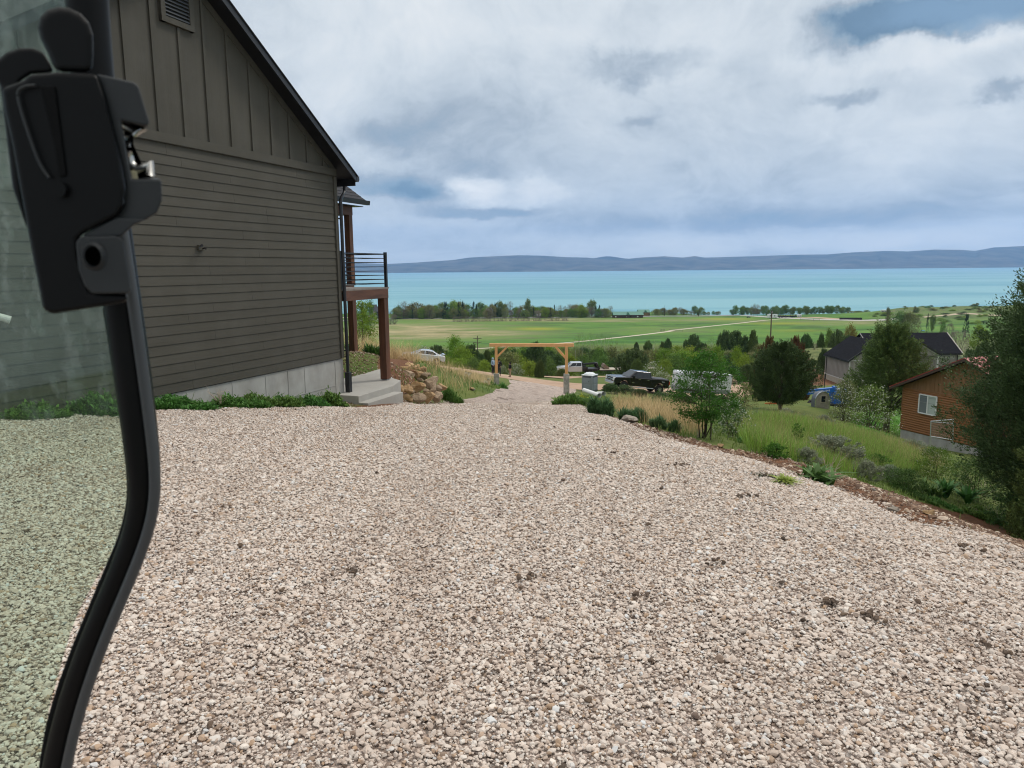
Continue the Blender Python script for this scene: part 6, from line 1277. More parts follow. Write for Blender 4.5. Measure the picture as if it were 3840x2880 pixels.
# ---- midground, one by one
S_ = 'shrub'
mid = [
 (JR[0], 1640, 1299, 66, 104, 'dark round juniper right behind the silver sedan', 'juniper'), (SHF[0], 1592, 1303, 50, 96, 'white-blossoming bush just above the roof of the silver sedan', S_),
 (SHB[0], 1705, 1266, 64, 100, 'tall loose bright green shrub right of the sedan', S_), (SHB[3], 1735, 1300, 70, 97, 'bright green shrub at the foot of the tall loose one', S_),
 (JR[2], 1767, 1298, 68, 115, 'broad dark juniper in front of the utility pole with two crossarms', 'juniper'), (JR[1], 1827, 1319, 32, 120, 'small pointed juniper left of the arch', 'juniper'), (JR[0], 1802, 1330, 36, 112, 'low dark juniper beside the small pointed one', 'juniper'),
 (SHB[3], 1668, 1335, 54, 91, 'yellow-green shrub at the road edge beside the sedan tail', S_), (SHB[0], 1722, 1345, 58, 90, 'yellow-green roadside shrub second from the sedan', S_), (SHB[1], 1775, 1340, 52, 90, 'green roadside shrub below the broad dark juniper', S_), (SHB[3], 1815, 1352, 46, 88, 'low yellow-green roadside shrub left of the person in blue', S_),
 (SHB[2], 1905, 1318, 92, 98, 'olive shrub framed by the left half of the arch', S_), (SHB[1], 1880, 1345, 50, 92, 'green shrub behind the person in black', S_), (SHB[0], 1940, 1330, 60, 104, 'bright shrub behind the lone person on the road', S_),
 (SHF[1], 1935, 1366, 48, 86, 'low white-blossoming bush right of the lone person', S_), (SHF[0], 1885, 1372, 24, 86, 'small white-flowered bush between the people', S_),
 (JR[0], 2006, 1288, 70, 108, 'big dark juniper seen through the middle of the arch', 'juniper'), (JR[1], 1962, 1318, 30, 107, 'thin juniper left of the big one inside the arch', 'juniper'),
 (SHB[3], 1990, 1355, 52, 87, 'yellow-green shrub below the big juniper inside the arch', S_), (JR[1], 2024, 1354, 28, 85, 'narrow upright dark juniper at the road edge inside the arch', 'juniper'), (SHB[1], 2050, 1338, 64, 112, 'green shrub right of the big juniper inside the arch', S_), (SHB[4], 2085, 1330, 74, 122, 'dense green shrub above the hood of the silver truck', S_), (SHB[0], 2140, 1335, 60, 124, 'bright green shrub behind the silver truck cab', S_), (SHB[1], 2190, 1332, 62, 128, 'green shrub behind the black flatbed', S_),
 (JR[1], 2108, 1385, 40, 100, 'ragged small juniper in front of the silver truck wheel', 'juniper'), (SHB[0], 2060, 1300, 50, 150, 'bright shrub on the slope under the right end of the arch beam', S_), (SHB[2], 2120, 1302, 60, 165, 'olive shrub just behind the right brace of the arch', S_),
 (SHB[2], 2300, 1300, 76, 150, 'olive thicket shrub right of the aspens', S_), (SHB[2], 2345, 1310, 60, 140, 'brownish olive shrub left of the large dark juniper', S_), (SHB[1], 2265, 1335, 60, 132, 'green shrub above the rusty loader bucket', S_), (SHB[4], 2310, 1345, 60, 130, 'dark shrub above the trailer deck', S_),
 (JR[0], 2373, 1312, 100, 106, 'large dark juniper above the black pickup', 'juniper'), (JR[1], 2391, 1350, 40, 98, 'small cone juniper in front of the large dark one', 'juniper'), (SHF[1], 2450, 1360, 66, 92, 'white-flowered bush behind the pickup cab', S_), (SHB[0], 2490, 1352, 58, 97, 'yellow-green shrub behind the pickup bed', S_), (SHF[0], 2487, 1396, 56, 84, 'white-flowered bush behind the tailgate of the pickup', S_),
 (JR[0], 2387, 1285, 20, 230, 'tiny dark juniper alone at the field edge above the large juniper', 'juniper'), (JR[1], 2430, 1281, 34, 220, 'small pointed juniper at the field edge', 'juniper'), (ASP[0], 2452, 1268, 60, 210, 'pale-stemmed aspen beside the small pointed juniper', 'aspen'), (JR[2], 2484, 1285, 26, 225, 'small dark juniper right of the pale-stemmed aspen', 'juniper'), (JR[0], 2506, 1272, 30, 215, 'round dark juniper further right at the field edge', 'juniper'),
 (SHB[2], 2425, 1312, 70, 160, 'olive shrub right of the large juniper top', S_), (SHB[2], 2480, 1310, 80, 155, 'wide olive shrub on the slope behind the pickup', S_), (SHB[0], 2545, 1300, 66, 150, 'bright shrub in the middle of the slope thicket', S_), (SHB[3], 2570, 1318, 70, 130, 'yellow-green shrub above the white cargo trailer', S_), (SHB[1], 2530, 1330, 70, 125, 'green shrub left above the white cargo trailer', S_),
 (JR[0], 2600, 1258, 50, 190, 'tall dark juniper on the slope above the young tree', 'juniper'), (JR[2], 2632, 1290, 44, 170, 'dark juniper right of the tall one above the young tree', 'juniper'), (ASP[1], 2668, 1262, 44, 175, 'thin pale aspen between dark junipers', 'aspen'), (SHB[2], 2650, 1305, 60, 140, 'olive shrub under the thin pale aspen', S_), (SHB[0], 2690, 1300, 50, 120, 'yellow-green shrub left of the triple juniper', S_),
 (JR[2], 2720, 1248, 56, 170, 'left of three grouped dark junipers with a brown top', 'juniper'), (JR[0], 2762, 1246, 78, 167, 'broad middle one of three grouped dark junipers', 'juniper'), (JR[1], 2826, 1246, 34, 165, 'slim pointed right one of three grouped dark junipers', 'juniper'), (SHB[2], 2845, 1290, 50, 150, 'brown-grey shrub right of the three grouped junipers', S_), (SHB[0], 2765, 1305, 46, 95, 'thin yellow-green bush in front of the grouped junipers', S_), (SHB[3], 2795, 1330, 46, 92, 'low yellow-green bush right of the thin one', S_), (SHB[1], 2820, 1350, 60, 90, 'green bush at the far edge of the dirt road', S_), (JR[0], 2805, 1370, 60, 88, 'dark low juniper at the far edge of the dirt road', 'juniper'), (SHB[4], 2745, 1370, 60, 86, 'dark bush right behind the white cargo trailer', S_), (SHB[1], 2650, 1350, 80, 96, 'green bush right above the cargo trailer roof', S_),
 (JR[3], 2885, 1280, 84, 66, 'brown-tipped juniper behind the left shoulder of the big one', 'juniper'), (JR[3], 2985, 1279, 74, 67, 'brown-tipped juniper behind the right shoulder of the big one', 'juniper'), (JR[0], 2855, 1330, 50, 64, 'dark juniper left behind the big one', 'juniper'), (JR[3], 3018, 1335, 50, 66, 'brown juniper low on the right behind the big one', 'juniper'),
 (SCR[0], 3045, 1368, 34, 95, 'bare dark bush standing in the soil right of the big juniper', 'bush'),
 (JR[2], 3024, 1258, 46, 150, 'round dark juniper on the knoll left of the slate-roofed house', 'juniper'), (JR[1], 3080, 1256, 24, 165, 'small dark conical tree in the field left of the slate-roofed house', 'conifer'), (BRD[0], 3112, 1235, 30, 190, 'thin pale green tree behind the slate-roofed house', 'tree'), (JR[0], 3143, 1242, 50, 185, 'dark round juniper behind the slate-roofed house', 'juniper'), (BRD[2], 3190, 1222, 54, 205, 'yellow-green tree above the left roof of the slate-roofed house', 'tree'), (JR[0], 3180, 1262, 34, 160, 'dark juniper touching the slate roof', 'juniper'), (JR[2], 3090, 1312, 38, 118, 'small dark juniper on the green knoll beside the house wall', 'juniper'), (SCR[1], 3057, 1290, 16, 135, 'tiny grey bush on the crest of the knoll', 'bush'),
 (BRD[1], 3675, 1222, 56, 290, 'bright yellow-green tree beyond the garage roof', 'tree'), (SCR[0], 3600, 1240, 90, 300, 'wide grey-brown thicket beyond the garage roof', 'bush'), (SCR[1], 3540, 1244, 60, 300, 'low grey-green thicket above the ridge of the slate-roofed house', 'bush'), (SPR[0], 3628, 1176, 24, 480, 'lone dark spruce in the green field on the right', 'spruce'), (SPR[1], 3481, 1178, 10, 560, 'small dark spruce by the hill road', 'spruce'), (BRD[3], 3501, 1180, 20, 550, 'small pale tree beside the small spruce by the hill road', 'tree'), (SCR[0], 3445, 1190, 24, 520, 'pale bush left of the hill road', 'bush'), (SHB[2], 3330, 1180, 12, 560, 'little bush by the white trailer at the hill foot', S_), (BRD[4], 3415, 1170, 60, 500, 'broad pale willow at the foot of the hill', 'tree'), (BRD[3], 3380, 1168, 60, 505, 'pale green willow left of the broad one', 'tree'), (SHB[1], 3540, 1205, 22, 470, 'small round shrub in the field before the lone spruce', S_), (SCR[1], 3565, 1213, 40, 460, 'grey scrub line in the field', 'bush'),
 (JR[0], 3690, 1290, 50, 130, 'dark shrubby juniper right of the garage', 'juniper'), (SHB[4], 3640, 1310, 40, 120, 'dark shrub near the garage corner', S_),
]
for i, (pr, cx, yt, w_, Y, lab, cat) in enumerate(mid): top_place(pr, cx, yt, w_ * (1.25 if Y < 200 else 1.1), Y, i, lab, cat)
r = rng(77)
for i in range(12):   # aspen grove
    cx = [2158, 2172, 2186, 2199, 2214, 2226, 2240, 2255, 2268, 2283, 2312, 2336][i]; yt = [1256, 1250, 1246, 1252, 1247, 1255, 1250, 1248, 1256, 1252, 1276, 1282][i]
    top_place(ASP[i % 3], cx, yt, 34, 168 + 7 * (i % 4), i + 9, 'slender white-trunked aspen in the grove above the flatbed truck', 'aspen', 'aspens of the grove')
for i in range(64):   # slope thicket filler
    cx = r.uniform(1860, 2860); Y = r.uniform(125, 215); yt = 1300 + 26 * r.uniform() - (Y - 170) * .12
    if 2330 < cx < 2420 and Y < 130: continue
    top_place(SHB[int(r.integers(0, 5))] if r.uniform() < .88 else JR[int(r.integers(0, 2))], cx, yt, r.uniform(50, 96), Y, i, 'bushy growth in the thicket between the dirt road and the green field', S_, 'thicket on the slope below the road')
for i in range(16):
    cx = 1440 + i * 28 + r.uniform(-8, 8); Y = r.uniform(110, 170); top_place(SHB[int(r.integers(0, 5))], cx, 1325 + r.uniform(-8, 18), r.uniform(40, 70), Y, i, 'bush in the hedge-like growth behind the silver sedan and the shrubs beside it', S_, 'bushes behind the sedan')
for i in range(26):   # sagebrush flats beyond the road on the right
    cx = r.uniform(2960, 3840); Y = r.uniform(118, 240); g_ = P(cx, 0, Y); place(SAG[i % 3] if r.uniform() < .6 else SHB[2], g_[0], Y, h(g_[0], Y) - .1, r.uniform(1.6, 3.4), r.uniform(.8, 1.5), i, 'low sagebrush clump on the flats around the slate-roofed house', 'sagebrush', 'sagebrush on the flats')
# ---- shore trees, each one a tree
G1 = 'trees along the lake shore'
def far_tree(pr, cx, yt, w_, Y, i, lab, cat): top_place(pr, cx, yt, w_, Y, i, lab, cat, {'spruce': 'spruces along the lake shore', 'bush': 'scrub along the highway'}.get(cat, G1), sink=.5)
for i, (x, yt, w_) in enumerate([(1670, 1130, 34), (1692, 1136, 14), (1709, 1140, 12), (1719, 1136, 20), (1735, 1128, 22), (1776, 1131, 22), (1786, 1140, 14), (1838, 1150, 14), (1857, 1135, 22), (1545, 1130, 6), (2001, 1149, 9), (2079, 1143, 12), (2064, 1150, 9), (2234, 1147, 11), (2248, 1142, 14)]):
    far_tree(SPR[i % 2], x, yt + 1, w_, 868 + (i % 3) * 6, i, 'dark pointed spruce in the tree belt along the lake shore', 'spruce')
L_ = 'leafy tree in the tree belt along the lake shore'
for i, (x, yt, w_, k) in enumerate([(1512, 1128, 34, 'bar'), (1495, 1148, 26, 0), (1560, 1137, 70, 2), (1535, 1150, 40, 2), (1590, 1148, 40, 1), (1610, 1142, 36, 4), (1632, 1146, 30, 1), (1655, 1136, 34, 0), (1606, 1158, 16, 3), (1590, 1160, 18, 3), (1700, 1130, 40, 1), (1722, 1131, 36, 4), (1752, 1142, 34, 0), (1800, 1134, 28, 3), (1820, 1146, 30, 1), (1845, 1140, 24, 4), (1876, 1130, 26, 3), (1893, 1140, 22, 4),
    (1911, 1129, 24, 'bar'), (1935, 1152, 24, 0), (1952, 1147, 16, 4), (1979, 1121, 20, 3), (1977, 1142, 42, 4), (2016, 1152, 32, 0), (2036, 1149, 36, 0), (2056, 1152, 30, 4), (2099, 1143, 24, 'bar'), (2118, 1147, 16, 'bar'), (2138, 1139, 26, 'bar'), (2158, 1142, 34, 4), (2180, 1144, 36, 1), (2200, 1152, 30, 'bar'), (2219, 1126, 34, 3), (2266, 1158, 20, 4), (2289, 1146, 24, 'bar')]):
    far_tree(BAR[i % 2] if k == 'bar' else BRD[k], x, yt, w_ * 1.35, 872 + (i % 5) * 9, i, 'bare pale-branched tree in the tree belt along the lake shore' if k == 'bar' else L_, 'tree')
for i in range(70):   # understorey
    x = 1480 + i * 11.6 + r.uniform(-5, 5)
    if x > 2296: break
    far_tree([BRD[0], BRD[4], SCR[0], BRD[1], SCR[1]][int(r.integers(0, 5))], x, 1158 + r.uniform(-7, 8), r.uniform(24, 42), 862 + r.uniform(0, 30), i, 'small tree or bush in the understorey of the shore tree belt', 'tree')
for i in range(40):
    x = 1700 + i * 11 + r.uniform(-3, 3); far_tree(SCR[i % 2], x, 1189 - 3 * math.exp(-((x - 1750) / 40) ** 2) + r.uniform(-1, 1), 15, 800, i, 'grey leafless scrub bush along the near side of the highway', 'bush')
for i, (x, yt, w_) in enumerate([(1478, 1178, 36), (1420, 1196, 30), (1440, 1200, 26), (1465, 1199, 28)]): top_place(SCR[i % 2], x, yt, w_, 760, i, ['large grey scrub mass at the left end of the shore trees', 'grey scrub left of the balcony post', 'grey scrub on the field edge by the balcony post', 'low grey scrub patch at the field edge'][i], 'bush')
top_place(BRD[0], 1479, 1158, 17, 880, 3, 'small round dark tree standing alone left of the shore tree belt', 'tree'); top_place(BRD[0], 1386, 1130, 40, 700, 4, 'green tree at the left side of the beige lakeside house', 'tree'); top_place(BRD[1], 1360, 1150, 40, 600, 4, 'bright green tree between the downspout and the inner balcony post', 'tree')
for i in range(60):   # right half: sparse cottonwoods and willows
    x = 2456 + i * 13.4 + r.uniform(-5, 5)
    if 2640 < x < 2740: yt = 1170 + r.uniform(-3, 4); k = BRD[0] if r.uniform() < .5 else BRD[4]; w_ = 15
    elif x < 2600: yt = (1158 if x < 2560 else 1166) + r.uniform(-6, 6); k = BRD[4] if r.uniform() < .5 else BAR[1]; w_ = 30
    elif x > 3190: yt = 1166 + r.uniform(-5, 5) + (x - 3190) * .06; k = BRD[3] if r.uniform() < .5 else BRD[4]; w_ = 26
    else: yt = 1154 + r.uniform(-8, 10); k = BRD[3] if r.uniform() < .6 else BRD[0]; w_ = 26
    if 2700 < x < 2745: continue
    far_tree(k, x, yt - 3, w_ * .95, 905 + r.uniform(0, 25), i, 'loose cottonwood or willow in the sparse tree row right of the lodge', 'tree')
for i, (x, yt) in enumerate([(2828, 1138), (2842, 1141), (2900, 1150), (3026, 1149), (3120, 1147)]): far_tree(BAR[0] if i < 2 else BRD[3], x, yt, 26, 900, i, 'tall loose cottonwood standing above the row right of the lodge', 'tree')
for i, (x, yt, Y) in enumerate([(3330, 1152, 700), (3335, 1155, 700), (3432, 1148, 740), (3653, 1139, 790), (3665, 1136, 790), (3720, 1146, 760)]): top_place(SHB[2] if i < 3 else BRD[4], x, yt, 14, Y, i, ['bush on the shoreline left of the hill', 'twin bush on the shoreline left of the hill', 'round dark bush on the crest of the lakeside hill', 'small tree on the hill crest near the right edge', 'taller small tree on the hill crest near the right edge', 'bush on the hill crest beside the big juniper'][i], S_)
for i in range(60):
    cx = r.uniform(3330, 3840); Y = r.uniform(640, 800); g_ = P(cx, 0, Y); place(SHB[int(r.integers(0, 5))], g_[0], Y, h(g_[0], Y) - .3, r.uniform(4, 9), r.uniform(1.4, 2.8), i, 'low scrub on the lakeside hill', S_, 'scrub on the lakeside hill')
for i, (x, yt, w_, a_) in enumerate([(2492, 1144, 14, 1), (2625, 1152, 10, .5)]):
    c = P(x, yt, 880); z = h(c[0], 880); o = thing('dead_tree', ['bare dark snag above the willows right of the lodge', 'leaning dark snag right of the willows'][i], 'dead tree', (c[0], 880, z)); b = MB(); rr = rng(i)
    H_ = c[2] - z; limb(b, rr, (-a_ * 3 * i, 0, 0), (0, 0, H_), .35, .06, 6, .03); limb(b, rr, (0, 0, H_ * .5), (-2.2, 0, H_ * .9), .15, .05); limb(b, rr, (0, 0, H_ * .6), (1.8, 0, H_ * .8), .12, .04); b.build('trunk', BKD, o)
# ---- close trees
def big_juniper(name, label, cx, ytop, Y, wid, seed, nb, per, mt, leaf, tr, base=.12, sh='round', cz=None, zsink=.1):
    c = P(cx, ytop, Y); z = h(c[0], Y) - zsink; H_ = c[2] - z; o = thing(name, label, 'juniper', (c[0], Y, z)); r = rng(seed); mb = MB()
    zz = r.uniform(0, 1, nb) ** .8; th = r.uniform(0, 6.283, nb); zc = base + (1 - base) * zz
    lob = 1 + .20 * np.sin(2 * th + seed) + .14 * np.sin(3 * th + 5 * zz) + .1 * np.sin(7 * th + 9 * zz)
    rad = wid / 2 * env(sh, zz) * lob * np.where(r.uniform(0, 1, nb) < .28, r.uniform(.35, .85, nb), np.where(r.uniform(0, 1, nb) < .12, r.uniform(1.04, 1.2, nb), r.uniform(.84, 1.04, nb))); C = np.stack([rad * np.cos(th), rad * np.sin(th), zc * H_ * .97], -1)
    ax = unit(unit(C * [1, 1, 0]) * .75 + np.stack([r.normal(0, .25, nb), r.normal(0, .25, nb), r.uniform(.35, 1.1, nb)], -1)); ln = H_ * r.uniform(.05, .12, nb)
    idx = np.repeat(np.arange(nb), per); n = len(idx); t = r.uniform(-.6, 1, n); wdt = (.42 * (1 - .75 * np.clip(t, 0, 1)))[:, None]
    side = r.normal(size=(n, 3)); pos = C[idx] + ax[idx] * (ln[idx] * t)[:, None] + side * ln[idx][:, None] * wdt * .55
    leaves(mb, pos, np.full(n, leaf), r, .40, dirs=ax[idx] * 1.3 + unit(side) * .5, spread=.45); mb.build('crown', mt, o)
    b = MB(); tp_ = limb(b, r, (0, 0, -.2), (r.normal(0, .2), 0, H_ * .8), tr, tr * .2, 9, .04, 12)
    for k in range(26): q = C[r.integers(0, nb)]; p = tp_[min(8, max(1, int((q[2] / H_) * 6)))]; limb(b, r, p, q * [.95, .95, 1], tr * .3, tr * .05, 6, .12, 6)
    b.build('trunk', BK, o)
    b = MB()
    for k in range(16): q = C[r.integers(0, nb)] * 1.02; limb(b, r, q * .8, q + ax[0] * 0 + [0, 0, H_ * .05], .012, .004, 5, .2, 4)
    b.build('dead_twigs', DEAD, o); return o
big_juniper('juniper_tree', 'big round dark juniper on the grassy slope between the trailer and the blue telehandler', 2938, 1290, 50, 3.15, 801, 560, 170, LJ, .10, .16, .15)
big_juniper('juniper_tree', 'tall olive-green juniper with a bare trunk left of the brown cabin', 3350, 1222, 51.5, 5.0, 802, 760, 170, LJ2, .11, .24, .22, 'cone')
big_juniper('juniper_tree', 'huge dark juniper at the right edge in front of the brown cabin', 4225, 945, 17.0, 5.1, 803, 2300, 260, LJ, .065, .2, .10, 'round', zsink=.2)
big_juniper('juniper_tree', 'dense dark juniper filling the lower right behind the soil verge', 4290, 1430, 13.5, 3.6, 804, 900, 240, LJ2, .06, .14, .03, 'dome')
# young tree with dark stems, and blossoming bushes
def leafy(name, label, cat, cx, ybase, wpx, hpx, seed, mt, stems, ncl, nlf, leafsz, blossom=0, blsz=.02, shape='vase', bark=None, base=.2, Y=None, spread=.10, aspect=.5, sr=.02):
    g_ = GP(cx, ybase) if Y is None else P(cx, ybase, Y); Y = g_[1]; w_, hh = wpx / F * Y, hpx / F * Y; o = thing(name, label, cat, g_ - [0, 0, .04]); r = rng(seed)
    z = base + (1 - base) * r.uniform(0, 1, ncl); th = r.uniform(0, 6.283, ncl); rad = .5 * env(shape, (z - base) / (1 - base)) * r.uniform(.25, 1.1, ncl)
    C = np.stack([rad * np.cos(th) * w_, rad * np.sin(th) * w_, z * hh], -1); b = MB(); st = []
    for k in range(stems):
        e = C[r.integers(0, ncl)] * [.6, .6, 1]; st.append(limb(b, r, (r.normal(0, .06 * w_), r.normal(0, .06 * w_), -.05), e, sr, sr * .35, 9, .07, 7))
    A = np.concatenate(st)
    for q in C: p = A[np.argmin(((A - q) ** 2 * [1, 1, 2]).sum(1) + (A[:, 2] > q[2]) * .3)]; limb(b, r, p, q, sr * .3, sr * .1, 4, .1, 4)
    b.build('stems', bark or BKD, o)
    idx = np.repeat(np.arange(ncl), max(2, nlf // ncl)); n = len(idx); mb = MB(); pos = C[idx] + r.normal(size=(n, 3)) * [w_, w_, hh * .7] * spread * .6 * r.uniform(.4, 1.3, ncl)[idx][:, None]
    leaves(mb, pos, np.full(n, leafsz), r, aspect, up=.1); mb.build('foliage', mt, o)
    if blossom:
        b2 = MB(); idx = r.integers(0, ncl, blossom); c = C[idx] + r.normal(size=(blossom, 3)) * [w_, w_, hh] * spread * .5; c[:, 1] -= .04 * w_
        for _ in range(4): leaves(b2, c + r.normal(size=c.shape) * blsz * .25, np.full(blossom, blsz), r, .9)
        b2.build('blossom', FLW, o)
    return o
LG = leafmat('fresh_leaves', (.07, .155, .018), .35, .05, .4); LG2 = leafmat('bush_leaves', (0.075, 0.15, 0.04), .4, .05, .3)
for i_, (cx, yb, w_, hh) in enumerate([(2890, 1650, 60, 34), (3180, 1700, 70, 40), (3330, 1720, 60, 34), (3050, 1660, 50, 26)]): leafy('leafy_shrub', ['low weedy bush between the blossoming bush and the sagebrush', 'low weedy bush right of the largest sagebrush top', 'low weedy bush high on the slope toward the cabin', 'small weedy bush in the grass above the largest sagebrush'][i_], S_, cx, yb, w_, hh, 840 + i_, LM_ if i_ % 2 else LBR, 8, 60, 1800, .035, 0, 0, 'dome', base=.03, sr=.005)
leafy('young_tree', 'young green tree with several dark stems in front of the white cargo trailer', 'tree', 2640, 1645, 270, 335, 811, LG, 8, 250, 12000, .036, base=.26, sr=.013, spread=.085, shape='round')
leafy('blossoming_shrub', 'white-blossoming dark bush at the foot of the young tree', S_, 2745, 1640, 150, 150, 812, LG2, 14, 190, 6500, .024, 420, .020, 'dome', base=.08, sr=.007)
leafy('blossoming_shrub', 'airy blossoming bush left of the tall olive-green juniper', S_, 3165, 1592, 110, 175, 813, LBR, 12, 150, 3600, .07, 260, .045, 'dome', base=.1, Y=41, sr=.02)
leafy('blossoming_shrub', 'wide twiggy blossoming bush in front of the bare juniper trunk', S_, 3262, 1622, 190, 180, 814, LM_, 18, 220, 4600, .065, 360, .045, 'dome', base=.05, Y=39, sr=.02)
leafy('leafy_shrub', 'thin olive bush between the trailer and the big round juniper', S_, 2790, 1530, 90, 95, 815, LBR, 10, 90, 2600, .06, 0, 0, 'dome', base=.1, Y=34, sr=.012)
leafy('leafy_shrub', 'bushy green plant with white flowers above the large-leaved plants at the lower right', S_, 3505, 1800, 190, 130, 816, LG, 14, 170, 6500, .035, 60, .022, 'dome', base=.05, sr=.006)
leafy('leafy_shrub', 'dense green bush above the ground cover at the soil verge', S_, 3390, 1845, 190, 95, 826, LG2, 12, 160, 6500, .036, 0, 0, 'dome', base=.03, sr=.006)
leafy('leafy_shrub', 'dark leafy bush between the large-leaved plant and the huge juniper', S_, 3650, 1880, 230, 170, 827, LG2, 12, 190, 8000, .045, 0, 0, 'dome', base=.03, sr=.008)
leafy('leafy_shrub', 'undergrowth bush below the huge juniper', S_, 3790, 1990, 180, 150, 828, LG2, 10, 140, 6000, .035, 0, 0, 'dome', base=.03, sr=.006)
leafy('leafy_shrub', 'low green bush right of the largest sagebrush', S_, 3290, 1770, 130, 70, 829, LG, 8, 90, 3500, .034, 0, 0, 'dome', base=.03, sr=.005)
leafy('leafy_shrub', 'small leafy sapling in the tall green grass', S_, 2985, 1690, 70, 110, 817, LG, 4, 50, 900, .035, 0, 0, 'vase', base=.3, sr=.006)
leafy('leafy_shrub', 'low bright green bush behind the blossoming bush on the slope', S_, 2905, 1715, 110, 60, 818, LG, 8, 80, 2400, .03, 0, 0, 'dome', base=.05, sr=.005)
leafy('leafy_shrub', 'bright green bush growing behind the inner balcony post', S_, 1360, 1290, 140, 160, 819, leafmat('lime_leaves', (0.176, 0.275, 0.033), .3, .05, .4), 10, 140, 5000, .09, 0, 0, 'dome', base=.05, Y=45, sr=.02)
for i, (cx, yb, w_, hh, lab) in enumerate([(2839, 1560, 44, 22, 'small pale sagebrush left of the big round juniper trunk'), (2948, 1563, 64, 34, 'pale sagebrush right in front of the big round juniper trunk'), (3002, 1580, 52, 32, 'sagebrush on the crest of the grassy slope'), (3088, 1606, 92, 50, 'wide sagebrush below the arched hut'), (3115, 1735, 230, 105, 'largest sagebrush in the middle of the grassy slope'), (3022, 1740, 120, 70, 'grey-green sagebrush left of the largest one'), (3240, 1800, 130, 75, 'sagebrush just above the soil verge'), (3335, 1810, 120, 70, 'dark brownish sagebrush above the soil verge'), (3420, 1690, 90, 45, 'sagebrush in front of the cabin foundation'), (2304, 1478, 50, 30, 'pale sagebrush by the white culvert pipes'), (3480, 1720, 80, 40, 'sagebrush under the chain-link gate')]):
    base_place(SAG[i % 3], cx, yb, w_, hh, i, lab, 'sagebrush')
for i, (cx, yb, w_, hh, Y, lab) in enumerate([(2290, 1468, 70, 30, 60, 'dark low shrub in front of the pickup bumper'), (2345, 1476, 80, 34, 60, 'dark low shrub hiding the front wheel of the pickup'), (2400, 1486, 60, 28, 58, 'dark low shrub under the middle of the pickup'), (2480, 1505, 90, 36, 50, 'dark shrub mass below the rear wheel of the pickup'), (2560, 1510, 80, 36, 48, 'dark shrub below the cargo trailer hitch'), (2700, 1520, 110, 40, 46, 'dark shrub under the cargo trailer')]):
    base_place(SHB[4] if i % 2 else JR[2], cx, yb, w_, hh, i, lab, S_, Y=Y)
# ---- leafy weeds: strap leaves in rosettes
def blades(mb, r, base, n, L, W, lean=.6, segs=3, spread=.05, up=1.0):
    th = r.uniform(0, 6.283, n); ln = L * r.uniform(.55, 1.25, n); le = lean * r.uniform(.2, 1.3, n); p0 = np.asarray(base) + np.stack([r.normal(0, spread, n), r.normal(0, spread, n), np.zeros(n)], -1) if np.ndim(base) == 1 else base
    d = np.stack([np.cos(th), np.sin(th), np.zeros(n)], -1); sd = np.stack([-np.sin(th), np.cos(th), np.zeros(n)], -1); wd = np.broadcast_to(W, (n,)) * r.uniform(.7, 1.3, n)
    rows = []
    for k in range(segs + 1):
        t = k / segs; q = p0 + d * (le * ln * t ** 1.7)[:, None] + np.array([0, 0, 1]) * (ln * (t - .32 * le * t ** 2.4) * up)[:, None]; ww = wd * (1 - t ** 1.6) if segs > 2 or W < .02 else wd * math.sin(math.pi * (.12 + .84 * t)); 
        if W > .02: ww = wd * math.sin(math.pi * (.10 + .88 * t))
        rows.append(q - sd * ww[:, None] / 2); rows.append(q + sd * ww[:, None] / 2)
    V = np.stack(rows, 1); m = 2 * (segs + 1); I = (np.arange(n) * m)[:, None]
    Q = np.concatenate([np.concatenate([I + 2 * k, I + 2 * k + 1, I + 2 * k + 3, I + 2 * k + 2], 1) for k in range(segs)]); mb.add(V.reshape(-1, 3), Q)
WG1 = leafmat('weed_leaves', (0.1, 0.21, 0.045), .35, .05, .3); WG2 = leafmat('lupine_leaves', (0.1, 0.19, 0.08), .35, .05, .3); WG3 = leafmat('mule_ear_leaves', (.075, .17, .04), .3, .05, .25)
def weed(label, cx, yb, wpx, hpx, seed, mt=WG1, n=900, lw=.014, ll=.16, name='weed_clump', Y=None, cat='weeds', lean=.7):
    g_ = GP(cx, yb) if Y is None else P(cx, yb, Y); Y = g_[1]; w_, hh = wpx / F * Y, hpx / F * Y; r = rng(seed); o = thing(name, label, cat, g_); mb = MB(); n1 = n
    a = r.uniform(0, 6.283, n1); rd = np.sqrt(r.uniform(0, 1, n1)) * w_ / 2; x, y = rd * np.cos(a), rd * np.sin(a) * .7
    hz = np.sqrt(np.clip(1 - (rd / (w_ / 2)) ** 2, .05, 1)) * hh * (.62 + .3 * np.sin(x * 9 / w_ + seed) + .28 * np.sin(x * 23 / w_ + 2 * seed) * np.cos(y * 17 / w_)) + (r.uniform(0, 1, n1) < .04) * hh * .35; zz = H(g_[0] + x, g_[1] + y) - g_[2] + r.uniform(0, .78, n1) * hz
    blades(mb, r, np.stack([x, y, zz], -1), n1, ll, lw, lean, 3); mb.build('leaves', mt, o)
    b = MB()
    for k in range(14): limb(b, r, (r.normal(0, w_ * .15), r.normal(0, w_ * .1), 0), (r.normal(0, w_ * .25), r.normal(0, w_ * .15), hh * .8), .006, .003, 4, .08, 4)
    b.build('stems', WG1, o); return o
weed('dense green weed mat spilling onto the gravel before the right arch pier', 2150, 1520, 160, 42, 901, n=3500, ll=.16, lw=.03)
weed('yellow-flowered weeds at the foot of the right arch pier', 2195, 1500, 70, 24, 902, leafmat('yellow_flower', (0.385, 0.352, 0.033), .3, .05, .3), n=300, ll=.1, lw=.05)
